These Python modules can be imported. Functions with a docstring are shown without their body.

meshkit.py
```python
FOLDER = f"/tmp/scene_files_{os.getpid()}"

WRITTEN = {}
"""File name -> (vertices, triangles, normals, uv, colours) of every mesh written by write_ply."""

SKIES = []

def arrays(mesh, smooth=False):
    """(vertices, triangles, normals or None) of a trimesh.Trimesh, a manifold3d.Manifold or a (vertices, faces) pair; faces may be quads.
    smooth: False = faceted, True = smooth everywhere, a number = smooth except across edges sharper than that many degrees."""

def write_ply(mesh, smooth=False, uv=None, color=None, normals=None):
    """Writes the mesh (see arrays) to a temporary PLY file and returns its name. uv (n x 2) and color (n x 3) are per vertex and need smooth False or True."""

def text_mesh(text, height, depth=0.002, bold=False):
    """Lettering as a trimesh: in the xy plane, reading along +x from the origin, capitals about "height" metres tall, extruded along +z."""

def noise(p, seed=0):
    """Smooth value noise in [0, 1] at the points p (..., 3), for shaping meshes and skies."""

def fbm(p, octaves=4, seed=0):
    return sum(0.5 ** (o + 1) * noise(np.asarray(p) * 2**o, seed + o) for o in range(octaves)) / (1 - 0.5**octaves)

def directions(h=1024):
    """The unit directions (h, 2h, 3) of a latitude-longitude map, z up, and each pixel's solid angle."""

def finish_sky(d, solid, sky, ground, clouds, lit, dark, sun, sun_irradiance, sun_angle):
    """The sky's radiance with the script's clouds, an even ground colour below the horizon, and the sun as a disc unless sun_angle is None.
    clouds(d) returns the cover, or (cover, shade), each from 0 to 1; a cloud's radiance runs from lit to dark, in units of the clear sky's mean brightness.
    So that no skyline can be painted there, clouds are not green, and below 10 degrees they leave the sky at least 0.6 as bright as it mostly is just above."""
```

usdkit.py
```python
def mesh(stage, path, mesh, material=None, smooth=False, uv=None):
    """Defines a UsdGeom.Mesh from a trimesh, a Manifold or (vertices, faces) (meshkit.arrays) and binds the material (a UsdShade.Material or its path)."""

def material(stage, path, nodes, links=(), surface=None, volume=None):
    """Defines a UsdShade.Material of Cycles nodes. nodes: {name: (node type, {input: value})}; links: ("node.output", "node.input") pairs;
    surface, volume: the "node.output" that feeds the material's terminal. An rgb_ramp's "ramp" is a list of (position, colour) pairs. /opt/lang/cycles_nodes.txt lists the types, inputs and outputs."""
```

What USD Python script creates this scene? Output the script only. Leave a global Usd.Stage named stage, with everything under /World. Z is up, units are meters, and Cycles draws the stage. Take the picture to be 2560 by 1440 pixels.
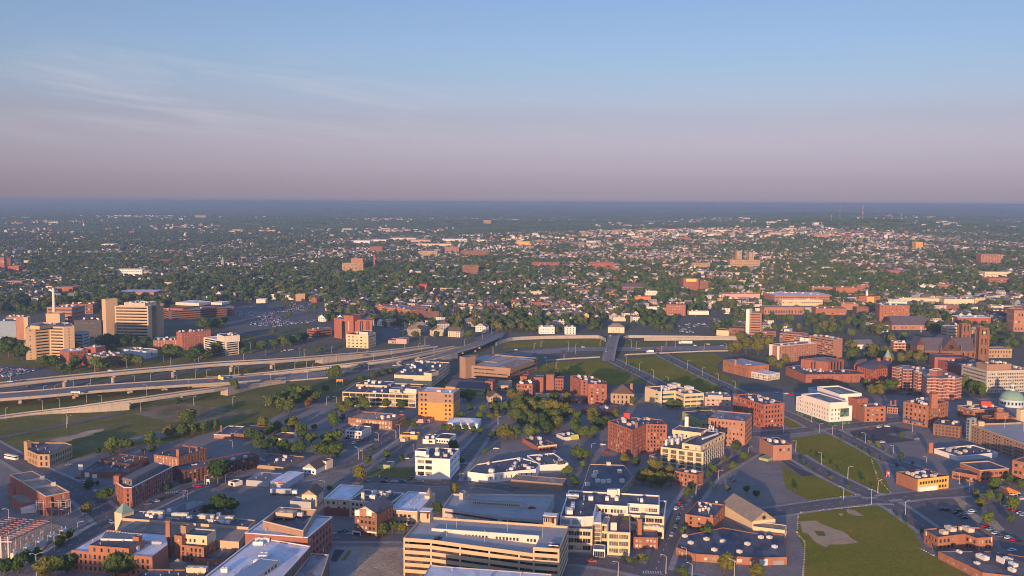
import math, random
import numpy as np, trimesh, usdkit
from pxr import Usd, UsdGeom, UsdLux, UsdShade, Gf, Sdf, Vt
from meshkit import noise, fbm
from shapely.geometry import Polygon, LineString, Point, MultiPolygon
from shapely.ops import unary_union
from shapely import prepared

stage = Usd.Stage.CreateInMemory()
UsdGeom.SetStageUpAxis(stage, 'Z'); UsdGeom.SetStageMetersPerUnit(stage, 1)
UsdGeom.Xform.Define(stage, '/World'); UsdGeom.Scope.Define(stage, '/World/Looks')
R = random.Random(7)

# ------------------------------------------------------------------ camera, sky, sun, exposure
F, H, VH = 2459.0, 180.0, 504.0
cam = UsdGeom.Camera.Define(stage, '/World/camera')
cam.CreateHorizontalApertureAttr(36.0); cam.CreateVerticalApertureAttr(20.25)
cam.CreateFocalLengthAttr(36.0 * F / 2560); cam.CreateClippingRangeAttr(Gf.Vec2f(1, 200000))
th, ro = math.atan((720 - VH) / F), math.radians(0.29)
c_fw = np.array([0, math.cos(th), -math.sin(th)]); u0 = np.array([0, math.sin(th), math.cos(th)])
c_rt = math.cos(ro) * np.array([1., 0, 0]) + math.sin(ro) * u0
c_up = -math.sin(ro) * np.array([1., 0, 0]) + math.cos(ro) * u0
cam.AddTransformOp().Set(Gf.Matrix4d(*c_rt, 0, *c_up, 0, *(-c_fw), 0, 0, 0, H, 1))
cam.CreateExposureAttr(0.72)
SUN_EL, SUN_AZ = 7.0, 180 + 15.0
def sky_look():
    n = {'tc': ('texture_coordinate', {}), 'sep': ('separate_xyz', {}),
         's': ('sky_texture', dict(sky_type='single_scattering', sun_disc=False, sun_elevation=math.radians(SUN_EL), sun_rotation=math.radians(SUN_AZ), air_density=1.0, aerosol_density=1.0, ozone_density=2.0)),
         'tint': ('rgb_ramp', {'ramp': [(0.0000, (0.965, 0.981, 2.533)), (0.0028, (0.965, 0.981, 2.533)), (0.0065, (0.864, 0.877, 2.238)), (0.0118, (0.791, 0.788, 1.967)), (0.0220, (0.724, 0.673, 1.609)), (0.0423, (0.751, 0.628, 1.242)), (0.0625, (0.817, 0.636, 1.058)), (0.0827, (0.817, 0.639, 0.942)), (0.1027, (0.853, 0.708, 0.975)), (0.1306, (0.828, 0.759, 0.986)), (0.1543, (0.836, 0.774, 1.028)), (0.1777, (0.846, 0.785, 0.998)), (0.1989, (0.830, 0.789, 1.047)), (0.3500, (1.013, 0.994, 1.362)), (0.6000, (1.743, 1.774, 2.409)), (1.0000, (2.574, 2.681, 3.666))]}),  # upper stops brightened beyond the view to lift the ambient fill
         'm': ('vector_math', dict(math_type='multiply')),
         'sl': ('math', dict(math_type='multiply_add', value2=.13)), 'sc': ('combine_xyz', {}), 'mp': ('mapping', dict(mapping_type='point', scale=(3.4, 1.2, 34.0))), 'le': ('map_range', dict(range_type='smoothstep', from_min=-.52, from_max=-.34, to_min=.1, to_max=1, clamp=True)), 'k4': ('math', dict(math_type='multiply')),
         'cn': ('noise_texture', dict(scale=1.6, detail=7, roughness=.62, distortion=.5)),
         'cr': ('rgb_ramp', {'ramp': [(0, (0, 0, 0)), (.44, (0, 0, 0)), (.64, (.30, .30, .30)), (.8, (.85, .85, .85))]}),
         'lo': ('map_range', dict(range_type='smoothstep', from_min=.035, from_max=.085, to_min=0, to_max=1, clamp=True)),
         'hi': ('map_range', dict(range_type='smoothstep', from_min=.10, from_max=.17, to_min=1, to_max=0, clamp=True)),
         'lf': ('map_range', dict(range_type='smoothstep', from_min=-.28, from_max=.18, to_min=1, to_max=.12, clamp=True)),
         'k1': ('math', dict(math_type='multiply')), 'k2': ('math', dict(math_type='multiply')), 'k3': ('math', dict(math_type='multiply')),
         'cc': ('mix', dict(mix_type='mix', color2=(3.6, 3.55, 4.1))),
         'b': ('background_shader', dict(strength=.105))}
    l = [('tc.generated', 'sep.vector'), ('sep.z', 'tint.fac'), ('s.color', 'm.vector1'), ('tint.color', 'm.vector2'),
         ('sep.x', 'sl.value1'), ('sep.z', 'sl.value3'), ('sep.x', 'sc.x'), ('sep.y', 'sc.y'), ('sl.value', 'sc.z'), ('sc.vector', 'mp.vector'), ('sep.x', 'le.value'), ('k3.value', 'k4.value1'), ('le.result', 'k4.value2'), ('mp.vector', 'cn.vector'), ('cn.fac', 'cr.fac'), ('sep.z', 'lo.value'), ('sep.z', 'hi.value'), ('sep.x', 'lf.value'),
         ('cr.color', 'k1.value1'), ('lo.result', 'k1.value2'), ('k1.value', 'k2.value1'), ('hi.result', 'k2.value2'), ('k2.value', 'k3.value1'), ('lf.result', 'k3.value2'),
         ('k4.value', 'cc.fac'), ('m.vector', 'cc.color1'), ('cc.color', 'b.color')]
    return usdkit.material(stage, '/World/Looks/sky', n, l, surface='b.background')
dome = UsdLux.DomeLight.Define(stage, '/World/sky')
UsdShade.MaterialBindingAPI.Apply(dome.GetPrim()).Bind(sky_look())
dome.GetPrim().SetCustomDataByKey('kind', 'structure')
sun = UsdLux.DistantLight.Define(stage, '/World/sun')
sun.CreateIntensityAttr(1.2); sun.CreateNormalizeAttr(True); sun.CreateAngleAttr(0.5); sun.CreateColorAttr(Gf.Vec3f(1, .60, .33))
az, el = math.radians(SUN_AZ), math.radians(SUN_EL)
sd = np.array([math.sin(az) * math.cos(el), math.cos(az) * math.cos(el), math.sin(el)])
sx = np.cross([0, 0, 1], sd); sx /= np.linalg.norm(sx); sy = np.cross(sd, sx)
sun.AddTransformOp().Set(Gf.Matrix4d(*sx, 0, *sy, 0, *sd, 0, 0, 0, 0, 1))

# ------------------------------------------------------------------ pixels to the ground
CROP = {0: (0, 0, 1.0), 1: (0, 1040, 3.6), 2: (640, 1040, 3.6), 3: (1280, 1040, 3.6), 4: (1920, 1040, 3.6), 5: (0, 700, 4.), 6: (640, 700, 4.), 7: (1280, 700, 4.), 8: (1920, 700, 4.), 9: (0, 480, 4.), 10: (640, 480, 4.), 11: (1280, 480, 4.), 12: (1920, 480, 4.)}
def px(k, x, y):
    a, b, s = CROP[k]; return a + x / s, b + y / s
def ray(u, v): return c_fw + (u - 1280) / F * c_rt - (v - 720) / F * c_up
def project(p):
    d = np.asarray(p, float) - [0, 0, H]; z = d @ c_fw
    return 1280 + F * (d @ c_rt) / z, 720 - F * (d @ c_up) / z
GAUSS = [(1050, 4300, 1100, 1300, 42), (2000, 5700, 1000, 520, 78), (-400, 7200, 2200, 700, 30), (-3200, 8500, 2500, 1400, 25), (3200, 9500, 1600, 1500, 70), (600, 2600, 900, 700, 9), (1700, 2500, 700, 800, 14)]
def terrain(x, y):
    x, y = np.asarray(x, float), np.asarray(y, float); z = np.zeros(np.broadcast(x, y).shape)
    for a, b, sx_, sy_, hh in GAUSS: z = z + hh * np.exp(-((x - a) / sx_) ** 2 - ((y - b) / sy_) ** 2)
    far = np.clip((y - 9000) / 12000, 0, 1)
    n = fbm(np.stack([x / 5200, y / 2300, np.zeros_like(x * y)], -1), 3, 5)
    z = z + far * (92 * np.clip(n - .28, 0, 1) * 2.0)
    return z * np.clip((y - 1350) / 600, 0, 1)
def at(k, x, y, z=0.0):
    d = ray(*px(k, x, y)); t = (z - H) / d[2]; return np.array([d[0] * t, d[1] * t, z])
def on_ground(k, x, y):
    d = ray(*px(k, x, y)); p = at(k, x, y)
    if p[1] < 1300 and d[2] < 0: return p
    t = np.arange(1200, 24000, 12.0); z = H + d[2] * t; g = terrain(d[0] * t, d[1] * t); hit = np.nonzero(z <= g)[0]
    i = hit[0] if len(hit) else -1
    return np.array([d[0] * t[i], d[1] * t[i], float(g[i])])

# ------------------------------------------------------------------ materials
def tufts(n, l, to, k):
    """Blades, stones and grit that lean every way: each hand-sized cell of the surface gets its own slope."""
    n.update({'ts': ('vector_math', dict(math_type='scale', scale=5.0)), 'tf': ('vector_math', dict(math_type='floor')), 'tw': ('white_noise_texture', dict(dimensions='3D')), 'to': ('vector_math', dict(math_type='subtract', vector2=(.5, .5, .5))), 'tm': ('vector_math', dict(math_type='multiply', vector2=(k, k, 0))), 'ta': ('vector_math', dict(math_type='add', vector2=(0, 0, 1))), 'tn': ('vector_math', dict(math_type='normalize'))})
    l += [('g.position', 'ts.vector1'), ('ts.vector', 'tf.vector1'), ('tf.vector', 'tw.vector'), ('tw.color', 'to.vector1'), ('to.vector', 'tm.vector1'), ('tm.vector', 'ta.vector1'), ('ta.vector', 'tn.vector1'), ('tn.vector', to)]
def look(name, col, rough=.85, var=.18, scale=.35, fine=3.0, spec=.3, metal=0., streak=False, relief=0, patch=0):
    """A colour that wanders at two scales, with a fine bump."""
    c = np.array(col); lo, hi = c * (1 - var), np.clip(c * (1 + var), 0, .95)
    n = {'g': ('geometry', {}), 'mp': ('mapping', dict(mapping_type='point', scale=(1, 1, .25 if streak else 1))), 'n1': ('noise_texture', dict(scale=scale, detail=4, roughness=.6)), 'n2': ('noise_texture', dict(scale=fine, detail=2)),
         'mx': ('mix_float', dict(fac=.4)), 'r': ('rgb_ramp', {'ramp': [(.28, tuple(lo)), (.5, tuple(c)), (.72, tuple(hi))]}),
         'p': ('principled_bsdf', dict(roughness=rough, specular_ior_level=spec, metallic=metal))}
    l = [('g.position', 'mp.vector'), ('mp.vector', 'n1.vector'), ('mp.vector', 'n2.vector'), ('n1.fac', 'mx.a'), ('n2.fac', 'mx.b'), ('mx.result', 'r.fac'), ('r.color', 'p.base_color')]
    if patch:   # membrane strips and repairs of other ages
        n.update({'ps': ('mapping', dict(mapping_type='point', rotation=(0, 0, .5), scale=(.22, .09, .3))), 'pv': ('voronoi_texture', dict(scale=1.0, metric='chebychev', randomness=.8)), 'pr': ('separate_color', {}), 'pm': ('map_range', dict(from_min=0, from_max=1, to_min=1 - .38 * patch, to_max=1 + .42 * patch)), 'pc': ('vector_math', dict(math_type='multiply')), 'pd': ('combine_xyz', {})})
        l.remove(('r.color', 'p.base_color')); l += [('g.position', 'ps.vector'), ('ps.vector', 'pv.vector'), ('pv.color', 'pr.color'), ('pr.r', 'pm.value'), ('pm.result', 'pd.x'), ('pm.result', 'pd.y'), ('pm.result', 'pd.z'), ('r.color', 'pc.vector1'), ('pd.vector', 'pc.vector2'), ('pc.vector', 'p.base_color')]
    if relief: tufts(n, l, 'p.normal', relief * 8)
    return usdkit.material(stage, '/World/Looks/' + name, n, l, surface='p.BSDF')
MAT = {}
for nm, col, kw in [
    ('brick_red', (.275, .108, .074), dict(var=.25, scale=.25, streak=True)), ('brick_orange', (.305, .135, .078), dict(var=.22, scale=.25, streak=True)), ('brick_brown', (.21, .105, .065), dict(var=.25, scale=.25, streak=True)),
    ('brick_dark', (.15, .075, .055), dict(var=.25, streak=True)), ('brick_tan', (.36, .25, .15), dict(var=.2, streak=True)), ('brick_pink', (.34, .175, .12), dict(var=.2, streak=True)), ('brick_bright', (.315, .112, .075), dict(var=.2, streak=True)),
    ('cream', (.60, .49, .31), dict(var=.10, streak=True)), ('white', (.72, .69, .62), dict(var=.08, streak=True)), ('offwhite', (.60, .56, .48), dict(var=.12, streak=True)), ('concrete', (.42, .39, .34), dict(var=.16, streak=True)), ('concrete_tan', (.50, .37, .23), dict(var=.10, scale=.12, streak=True)),
    ('concrete_brown', (.30, .20, .14), dict(var=.15, streak=True)), ('tan', (.46, .36, .24), dict(var=.14, streak=True)), ('grey_panel', (.24, .26, .28), dict(var=.12)), ('dark_wall', (.075, .075, .085), dict(var=.3)), ('sheathing', (.58, .29, .07), dict(var=.08)), ('yellow', (.66, .40, .09), dict(var=.1)),
    ('green_wall', (.33, .36, .14), dict(var=.1)), ('red_paint', (.45, .06, .035), dict(var=.2)), ('maroon', (.2, .06, .05), dict(var=.15)), ('lime', (.42, .45, .05), {}), ('pale_blue', (.42, .52, .60), dict(var=.08)), ('wood_brown', (.18, .10, .06), dict(var=.2)), ('grey_wall', (.36, .37, .38), dict(var=.15)), ('blue_wall', (.22, .30, .38), dict(var=.12)), ('pink_wall', (.50, .33, .28), dict(var=.12)),
    ('tar_roof', (.075, .078, .094), dict(patch=1, var=.45, scale=.09, fine=.9, rough=.7)), ('tar_roof_worn', (.11, .098, .095), dict(patch=1, var=.45, scale=.07, fine=.7)), ('grey_roof', (.19, .19, .20), dict(patch=1, var=.3, scale=.08, fine=.8)), ('white_roof', (.60, .60, .62), dict(patch=.4, var=.14, scale=.06, fine=.5)), ('tan_roof', (.28, .21, .16), dict(patch=.7, var=.3, scale=.1, fine=.8)), ('rust_roof', (.17, .09, .065), dict(var=.35, scale=.1)),
    ('shingle_grey', (.14, .135, .135), dict(var=.25, fine=2)), ('shingle_brown', (.12, .085, .065), dict(var=.25, fine=2)), ('slate', (.095, .085, .105), dict(var=.25, fine=2)), ('shingle_tan', (.25, .21, .16), dict(var=.2, fine=2)), ('copper_green', (.20, .33, .26), dict(var=.2)), ('deck_concrete', (.33, .32, .30), dict(var=.2, scale=.1, fine=.7)),
    ('metal_grey', (.38, .39, .40), dict(var=.15, rough=.5)), ('metal_light', (.60, .60, .58), dict(var=.12, rough=.5)), ('metal_cream', (.55, .49, .36), dict(var=.1, rough=.6)), ('metal_dark', (.06, .065, .07), dict(rough=.5)), ('coping_white', (.66, .64, .60), dict(var=.1)), ('coping_tan', (.50, .42, .30), dict(var=.1)), ('coping_dark', (.10, .10, .11), {}), ('gantry_pink', (.42, .22, .19), dict(var=.2)), ('gold', (.75, .48, .08), dict(rough=.4)),
    ('asphalt', (.125, .116, .112), dict(relief=.2, var=.30, scale=.06, fine=.8)), ('asphalt_dark', (.066, .066, .072), dict(relief=.16, var=.30, scale=.06, fine=.8)), ('asphalt_pale', (.205, .185, .168), dict(relief=.2, var=.28, scale=.05, fine=.6)), ('pavement', (.29, .27, .25), dict(relief=.18, var=.22, scale=.15, fine=1.2)), ('dirt', (.44, .33, .215), dict(relief=.3, var=.4, scale=.06, fine=.5)), ('road_paint', (.62, .60, .55), {}), ('barrier', (.36, .33, .285), dict(var=.2, streak=True)), ('girder_green', (.24, .27, .22), dict(var=.12)),
    ('bark', (.10, .075, .055), dict(var=.3)), ('galvanised', (.50, .50, .48), dict(rough=.5)), ('pole_wood', (.22, .17, .125), {}), ('sign_red', (.62, .02, .03), {}), ('sign_white', (.78, .76, .70), {}), ('sign_green', (.20, .42, .08), {}), ('sign_yellow', (.70, .55, .10), {}), ('sign_orange', (.62, .20, .04), {}), ('rubber', (.02, .02, .02), {}),
    ('car_white', (.70, .70, .69), dict(rough=.35, var=.02, spec=.5)), ('car_silver', (.36, .37, .39), dict(rough=.3, var=.02, spec=.5)), ('car_black', (.02, .02, .024), dict(rough=.25, var=.02, spec=.5)), ('car_red', (.48, .012, .02), dict(rough=.3, var=.02, spec=.5)), ('car_blue', (.04, .08, .2), dict(rough=.3, var=.02, spec=.5)), ('car_grey', (.12, .125, .13), dict(rough=.3, var=.02, spec=.5)), ('solar', (.20, .19, .16), dict(rough=.4)),
    ('house_white', (.70, .68, .63), dict(var=.06)), ('house_cream', (.62, .53, .38), dict(var=.06)), ('house_tan', (.46, .37, .27), dict(var=.08)), ('house_grey', (.40, .41, .42), dict(var=.06)), ('house_red', (.36, .13, .09), dict(var=.1)), ('house_yellow', (.62, .47, .19), dict(var=.06)), ('house_blue', (.30, .38, .46), dict(var=.06)), ('house_green', (.30, .34, .24), dict(var=.06)),
]: MAT[nm] = look(nm, col, **kw)
def pane_look(name, col, rough, spec=.6):
    MAT[name] = usdkit.material(stage, '/World/Looks/' + name, {'g': ('geometry', {}), 'n': ('white_noise_texture', dict(dimensions='3D')), 'mp': ('vector_math', dict(math_type='snap', vector2=(2.1, 2.1, 2.1))), 'r': ('rgb_ramp', {'ramp': [(0, tuple(np.array(col) * .5)), (.6, col), (1, tuple(np.array(col) * 1.9))]}),
        'p': ('principled_bsdf', dict(roughness=rough, specular_ior_level=spec))}, [('g.position', 'mp.vector1'), ('mp.vector', 'n.vector'), ('n.value', 'r.fac'), ('r.color', 'p.base_color')], surface='p.BSDF')
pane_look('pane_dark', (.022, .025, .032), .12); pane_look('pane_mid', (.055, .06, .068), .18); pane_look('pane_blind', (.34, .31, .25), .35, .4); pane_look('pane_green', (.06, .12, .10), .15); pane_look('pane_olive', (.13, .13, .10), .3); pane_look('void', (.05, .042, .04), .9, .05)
def leaf_look(name, a, b, c):
    n = {'o': ('object_info', {}), 'g': ('geometry', {}), 'n': ('noise_texture', dict(scale=.35, detail=3)), 'mf': ('mix_float', dict(fac=.5)), 'r': ('rgb_ramp', {'ramp': [(.25, a), (.5, b), (.8, c)]}),
         'd': ('diffuse_bsdf', {}), 't': ('translucent_bsdf', {}), 'm': ('mix_closure', dict(fac=.22))}
    MAT[name] = usdkit.material(stage, '/World/Looks/' + name, n, [('g.position', 'n.vector'), ('n.fac', 'mf.a'), ('o.random', 'mf.b'), ('mf.result', 'r.fac'), ('r.color', 'd.color'), ('r.color', 't.color'), ('d.BSDF', 'm.closure1'), ('t.BSDF', 'm.closure2')], surface='m.closure')
leaf_look('leaf_dark', (.046, .09, .026), (.074, .125, .032), (.115, .152, .038)); leaf_look('leaf_mid', (.070, .12, .026), (.10, .155, .032), (.15, .19, .04)); leaf_look('leaf_olive', (.11, .13, .026), (.15, .155, .032), (.19, .18, .04)); leaf_look('leaf_rust', (.13, .075, .02), (.16, .09, .024), (.19, .11, .03))
leaf_look('leaf_far', (.040, .084, .034), (.064, .116, .042), (.105, .148, .05))
def grass_look(name, cols, scale, relief=1.7):
    n = {'g': ('geometry', {}), 'n': ('noise_texture', dict(scale=scale, detail=6, roughness=.65)), 'n2': ('noise_texture', dict(scale=scale * 22, detail=3)), 'mf': ('mix_float', dict(fac=.35)), 'r': ('rgb_ramp', {'ramp': [(.3 + .4 * i / (len(cols) - 1), c) for i, c in enumerate(cols)]}), 'd': ('diffuse_bsdf', {})}
    l = [('g.position', 'n.vector'), ('g.position', 'n2.vector'), ('n.fac', 'mf.a'), ('n2.fac', 'mf.b'), ('mf.result', 'r.fac'), ('r.color', 'd.color')]; tufts(n, l, 'd.normal', relief); MAT[name] = usdkit.material(stage, '/World/Looks/' + name, n, l, surface='d.BSDF')
grass_look('lawn', [(.13, .15, .018), (.18, .18, .022), (.225, .20, .03), (.28, .215, .05)], .02, 1.7)
grass_look('rough_grass', [(.07, .105, .026), (.12, .14, .034), (.19, .17, .055), (.29, .22, .13)], .018)
grass_look('bare', [(.20, .20, .04), (.38, .29, .17), (.46, .35, .23), (.42, .31, .20)], .07)
grass_look('scrub', [(.09, .11, .04), (.15, .145, .06), (.26, .205, .14), (.38, .30, .22)], .05)
grass_look('ground', [(.08, .115, .035), (.12, .135, .06), (.155, .15, .12), (.155, .145, .135), (.24, .21, .18)], .012)
grass_look('ground_far', [(.03, .05, .02), (.045, .07, .024), (.06, .08, .03), (.09, .09, .06)], .004)
def house_look(name, cols):
    MAT[name] = usdkit.material(stage, '/World/Looks/' + name, {'o': ('object_info', {}), 'r': ('rgb_ramp', {'ramp': [(i / len(cols), c) for i, c in enumerate(cols)], 'interpolate': False}), 'd': ('diffuse_bsdf', {})}, [('o.random', 'r.fac'), ('r.color', 'd.color')], surface='d.BSDF')
house_look('far_walls', [(.68, .66, .62), (.62, .55, .42), (.46, .37, .27), (.70, .68, .64), (.40, .41, .42), (.56, .45, .33), (.34, .13, .09), (.66, .62, .55), (.30, .34, .36), (.60, .45, .22), (.64, .62, .60), (.40, .22, .15)])
house_look('far_roofs', [(.13, .125, .125), (.11, .085, .07), (.20, .19, .18), (.16, .14, .13), (.30, .29, .29), (.09, .09, .10)])
# ------------------------------------------------------------------ prims
TAKEN = {}
def free(parent, name):
    n = TAKEN.get((parent, name), 0); TAKEN[(parent, name)] = n + 1
    return f'{parent}/{name}' + (f'_{n:03d}' if n else '')
def tag(prim, label=None, cat=None, group=None, kind=None):
    for k, v in (('label', label), ('category', cat), ('group', group), ('kind', kind)):
        if v: prim.SetCustomDataByKey(k, v)
    return prim
class MB:
    """Collects boxes, quads and prisms that become one mesh."""
    def __init__(s): s.v, s.t, s.n = [], [], 0
    def add(s, v, f):
        v, f = np.asarray(v, float).reshape(-1, 3), np.asarray(f, int)
        if f.shape[1] == 4: f = np.vstack([f[:, [0, 1, 2]], f[:, [0, 2, 3]]])
        s.v.append(v); s.t.append(f + s.n); s.n += len(v); return s
    def quad(s, a, b, c, d): return s.add([a, b, c, d], [[0, 1, 2, 3]])
    def tri(s, a, b, c): return s.add([a, b, c], [[0, 1, 2]])
    def tm(s, m): return s.add(m.vertices, m.faces)
    def box(s, c, size, rz=0.0):
        x, y, z = np.array(size) / 2; cs, sn = math.cos(rz), math.sin(rz)
        v = np.array([[a * x, b * y, d * z] for d in (-1, 1) for b in (-1, 1) for a in (-1, 1)])
        v = np.stack([v[:, 0] * cs - v[:, 1] * sn, v[:, 0] * sn + v[:, 1] * cs, v[:, 2]], 1) + np.asarray(c, float)
        return s.add(v, [[0, 2, 3, 1], [4, 5, 7, 6], [0, 1, 5, 4], [2, 6, 7, 3], [0, 4, 6, 2], [1, 3, 7, 5]])
    def bar(s, a, b, r, r2=None, n=6):
        a, b = np.asarray(a, float), np.asarray(b, float); r2 = r if r2 is None else r2; t = (b - a) / np.linalg.norm(b - a)
        e = np.cross(t, [0, 0, 1.] if abs(t[2]) < .9 else [1., 0, 0]); e /= np.linalg.norm(e); g = np.cross(t, e); an = np.arange(n) * 2 * np.pi / n
        ring = np.cos(an)[:, None] * e + np.sin(an)[:, None] * g
        v = np.vstack([a + r * ring, b + r2 * ring, [a], [b]]); i = np.arange(n); j = (i + 1) % n
        s.add(v, np.vstack([np.stack([i, j, n + j], 1), np.stack([i, n + j, n + i], 1)])); 
        s.t.append(np.vstack([np.stack([j, i, np.full(n, 2 * n)], 1), np.stack([n + i, n + j, np.full(n, 2 * n + 1)], 1)]) + s.n - len(v)); return s
    def prism(s, poly, z0, z1):
        """Walls and top of a simple polygon (counter-clockwise)."""
        p = np.asarray(poly, float)[:, :2]; n = len(p); zz0 = np.broadcast_to(z0, n); zz1 = np.broadcast_to(z1, n)
        lo, hi = np.column_stack([p, zz0]), np.column_stack([p, zz1])
        for i in range(n): j = (i + 1) % n; s.quad(lo[i], lo[j], hi[j], hi[i])
        return s.flat(p, z1)
    def flat(s, poly, z):
        p = np.asarray(poly, float)[:, :2]; t = earcut(p); return s.add(np.column_stack([p, np.broadcast_to(z, len(p))]), t)
    def get(s): return np.vstack(s.v), np.vstack(s.t)
    @property
    def empty(s): return not s.v
def area2(p): p = np.asarray(p); x, y = p[:, 0], p[:, 1]; return float((x * np.roll(y, -1) - y * np.roll(x, -1)).sum())
def ccw(p): p = np.asarray(p, float); return p if area2(p) > 0 else p[::-1].copy()
def earcut(p):
    import mapbox_earcut as me
    t = me.triangulate_float64(np.ascontiguousarray(p, float), np.array([len(p)], np.uint32)).reshape(-1, 3).astype(int)
    a = p[t]; cr = (a[:, 1, 0] - a[:, 0, 0]) * (a[:, 2, 1] - a[:, 0, 1]) - (a[:, 1, 1] - a[:, 0, 1]) * (a[:, 2, 0] - a[:, 0, 0])
    t[cr < 0] = t[cr < 0][:, ::-1]; return t
def offset(p, d):
    """Moves the edges of a counter-clockwise polygon inwards by d."""
    p = np.asarray(p, float)[:, :2]; e = np.roll(p, -1, 0) - p; e /= np.linalg.norm(e, axis=1, keepdims=True); nrm = np.stack([-e[:, 1], e[:, 0]], 1); out = []
    for i in range(len(p)):
        a, b = nrm[i - 1], nrm[i]; k = 1 + a @ b; out.append(p[i] + d * (a + b) / max(k, .25))
    return np.array(out)
def put(path, mb, mat, smooth=False, origin=(0, 0, 0)):
    v, f = mb.get() if isinstance(mb, MB) else mb
    return usdkit.mesh(stage, path, (np.asarray(v) - origin, f), MAT[mat] if isinstance(mat, str) else mat, smooth).GetPrim()
class Thing:
    """An Xform at a thing's base; its parts are meshes given in world metres."""
    def __init__(s, name, label, cat, loc, group=None, rz=0.0):
        s.path = free('/World', name); s.o = np.asarray(loc, float); x = UsdGeom.Xform.Define(stage, s.path); x.AddTranslateOp().Set(Gf.Vec3d(*map(float, s.o)))
        if rz is not None: x.AddRotateZOp().Set(float(rz))
        s.prim = tag(x.GetPrim(), label, cat, group)
    def part(s, name, mb, mat, parent=None, label=None, kind=None, smooth=False, local=False):
        pr = put(free(parent or s.path, name), mb, mat, smooth, (0, 0, 0) if local else s.o); tag(pr, label, None, None, kind); return str(pr.GetPath())
def structure(name, mb, mat): return tag(put(free('/World', name), mb, mat), kind='structure')
LAND, FOOT, LABELS = [], [], {}
def fresh(label):
    n = LABELS.get(label, 0); LABELS[label] = n + 1
    return label

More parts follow.
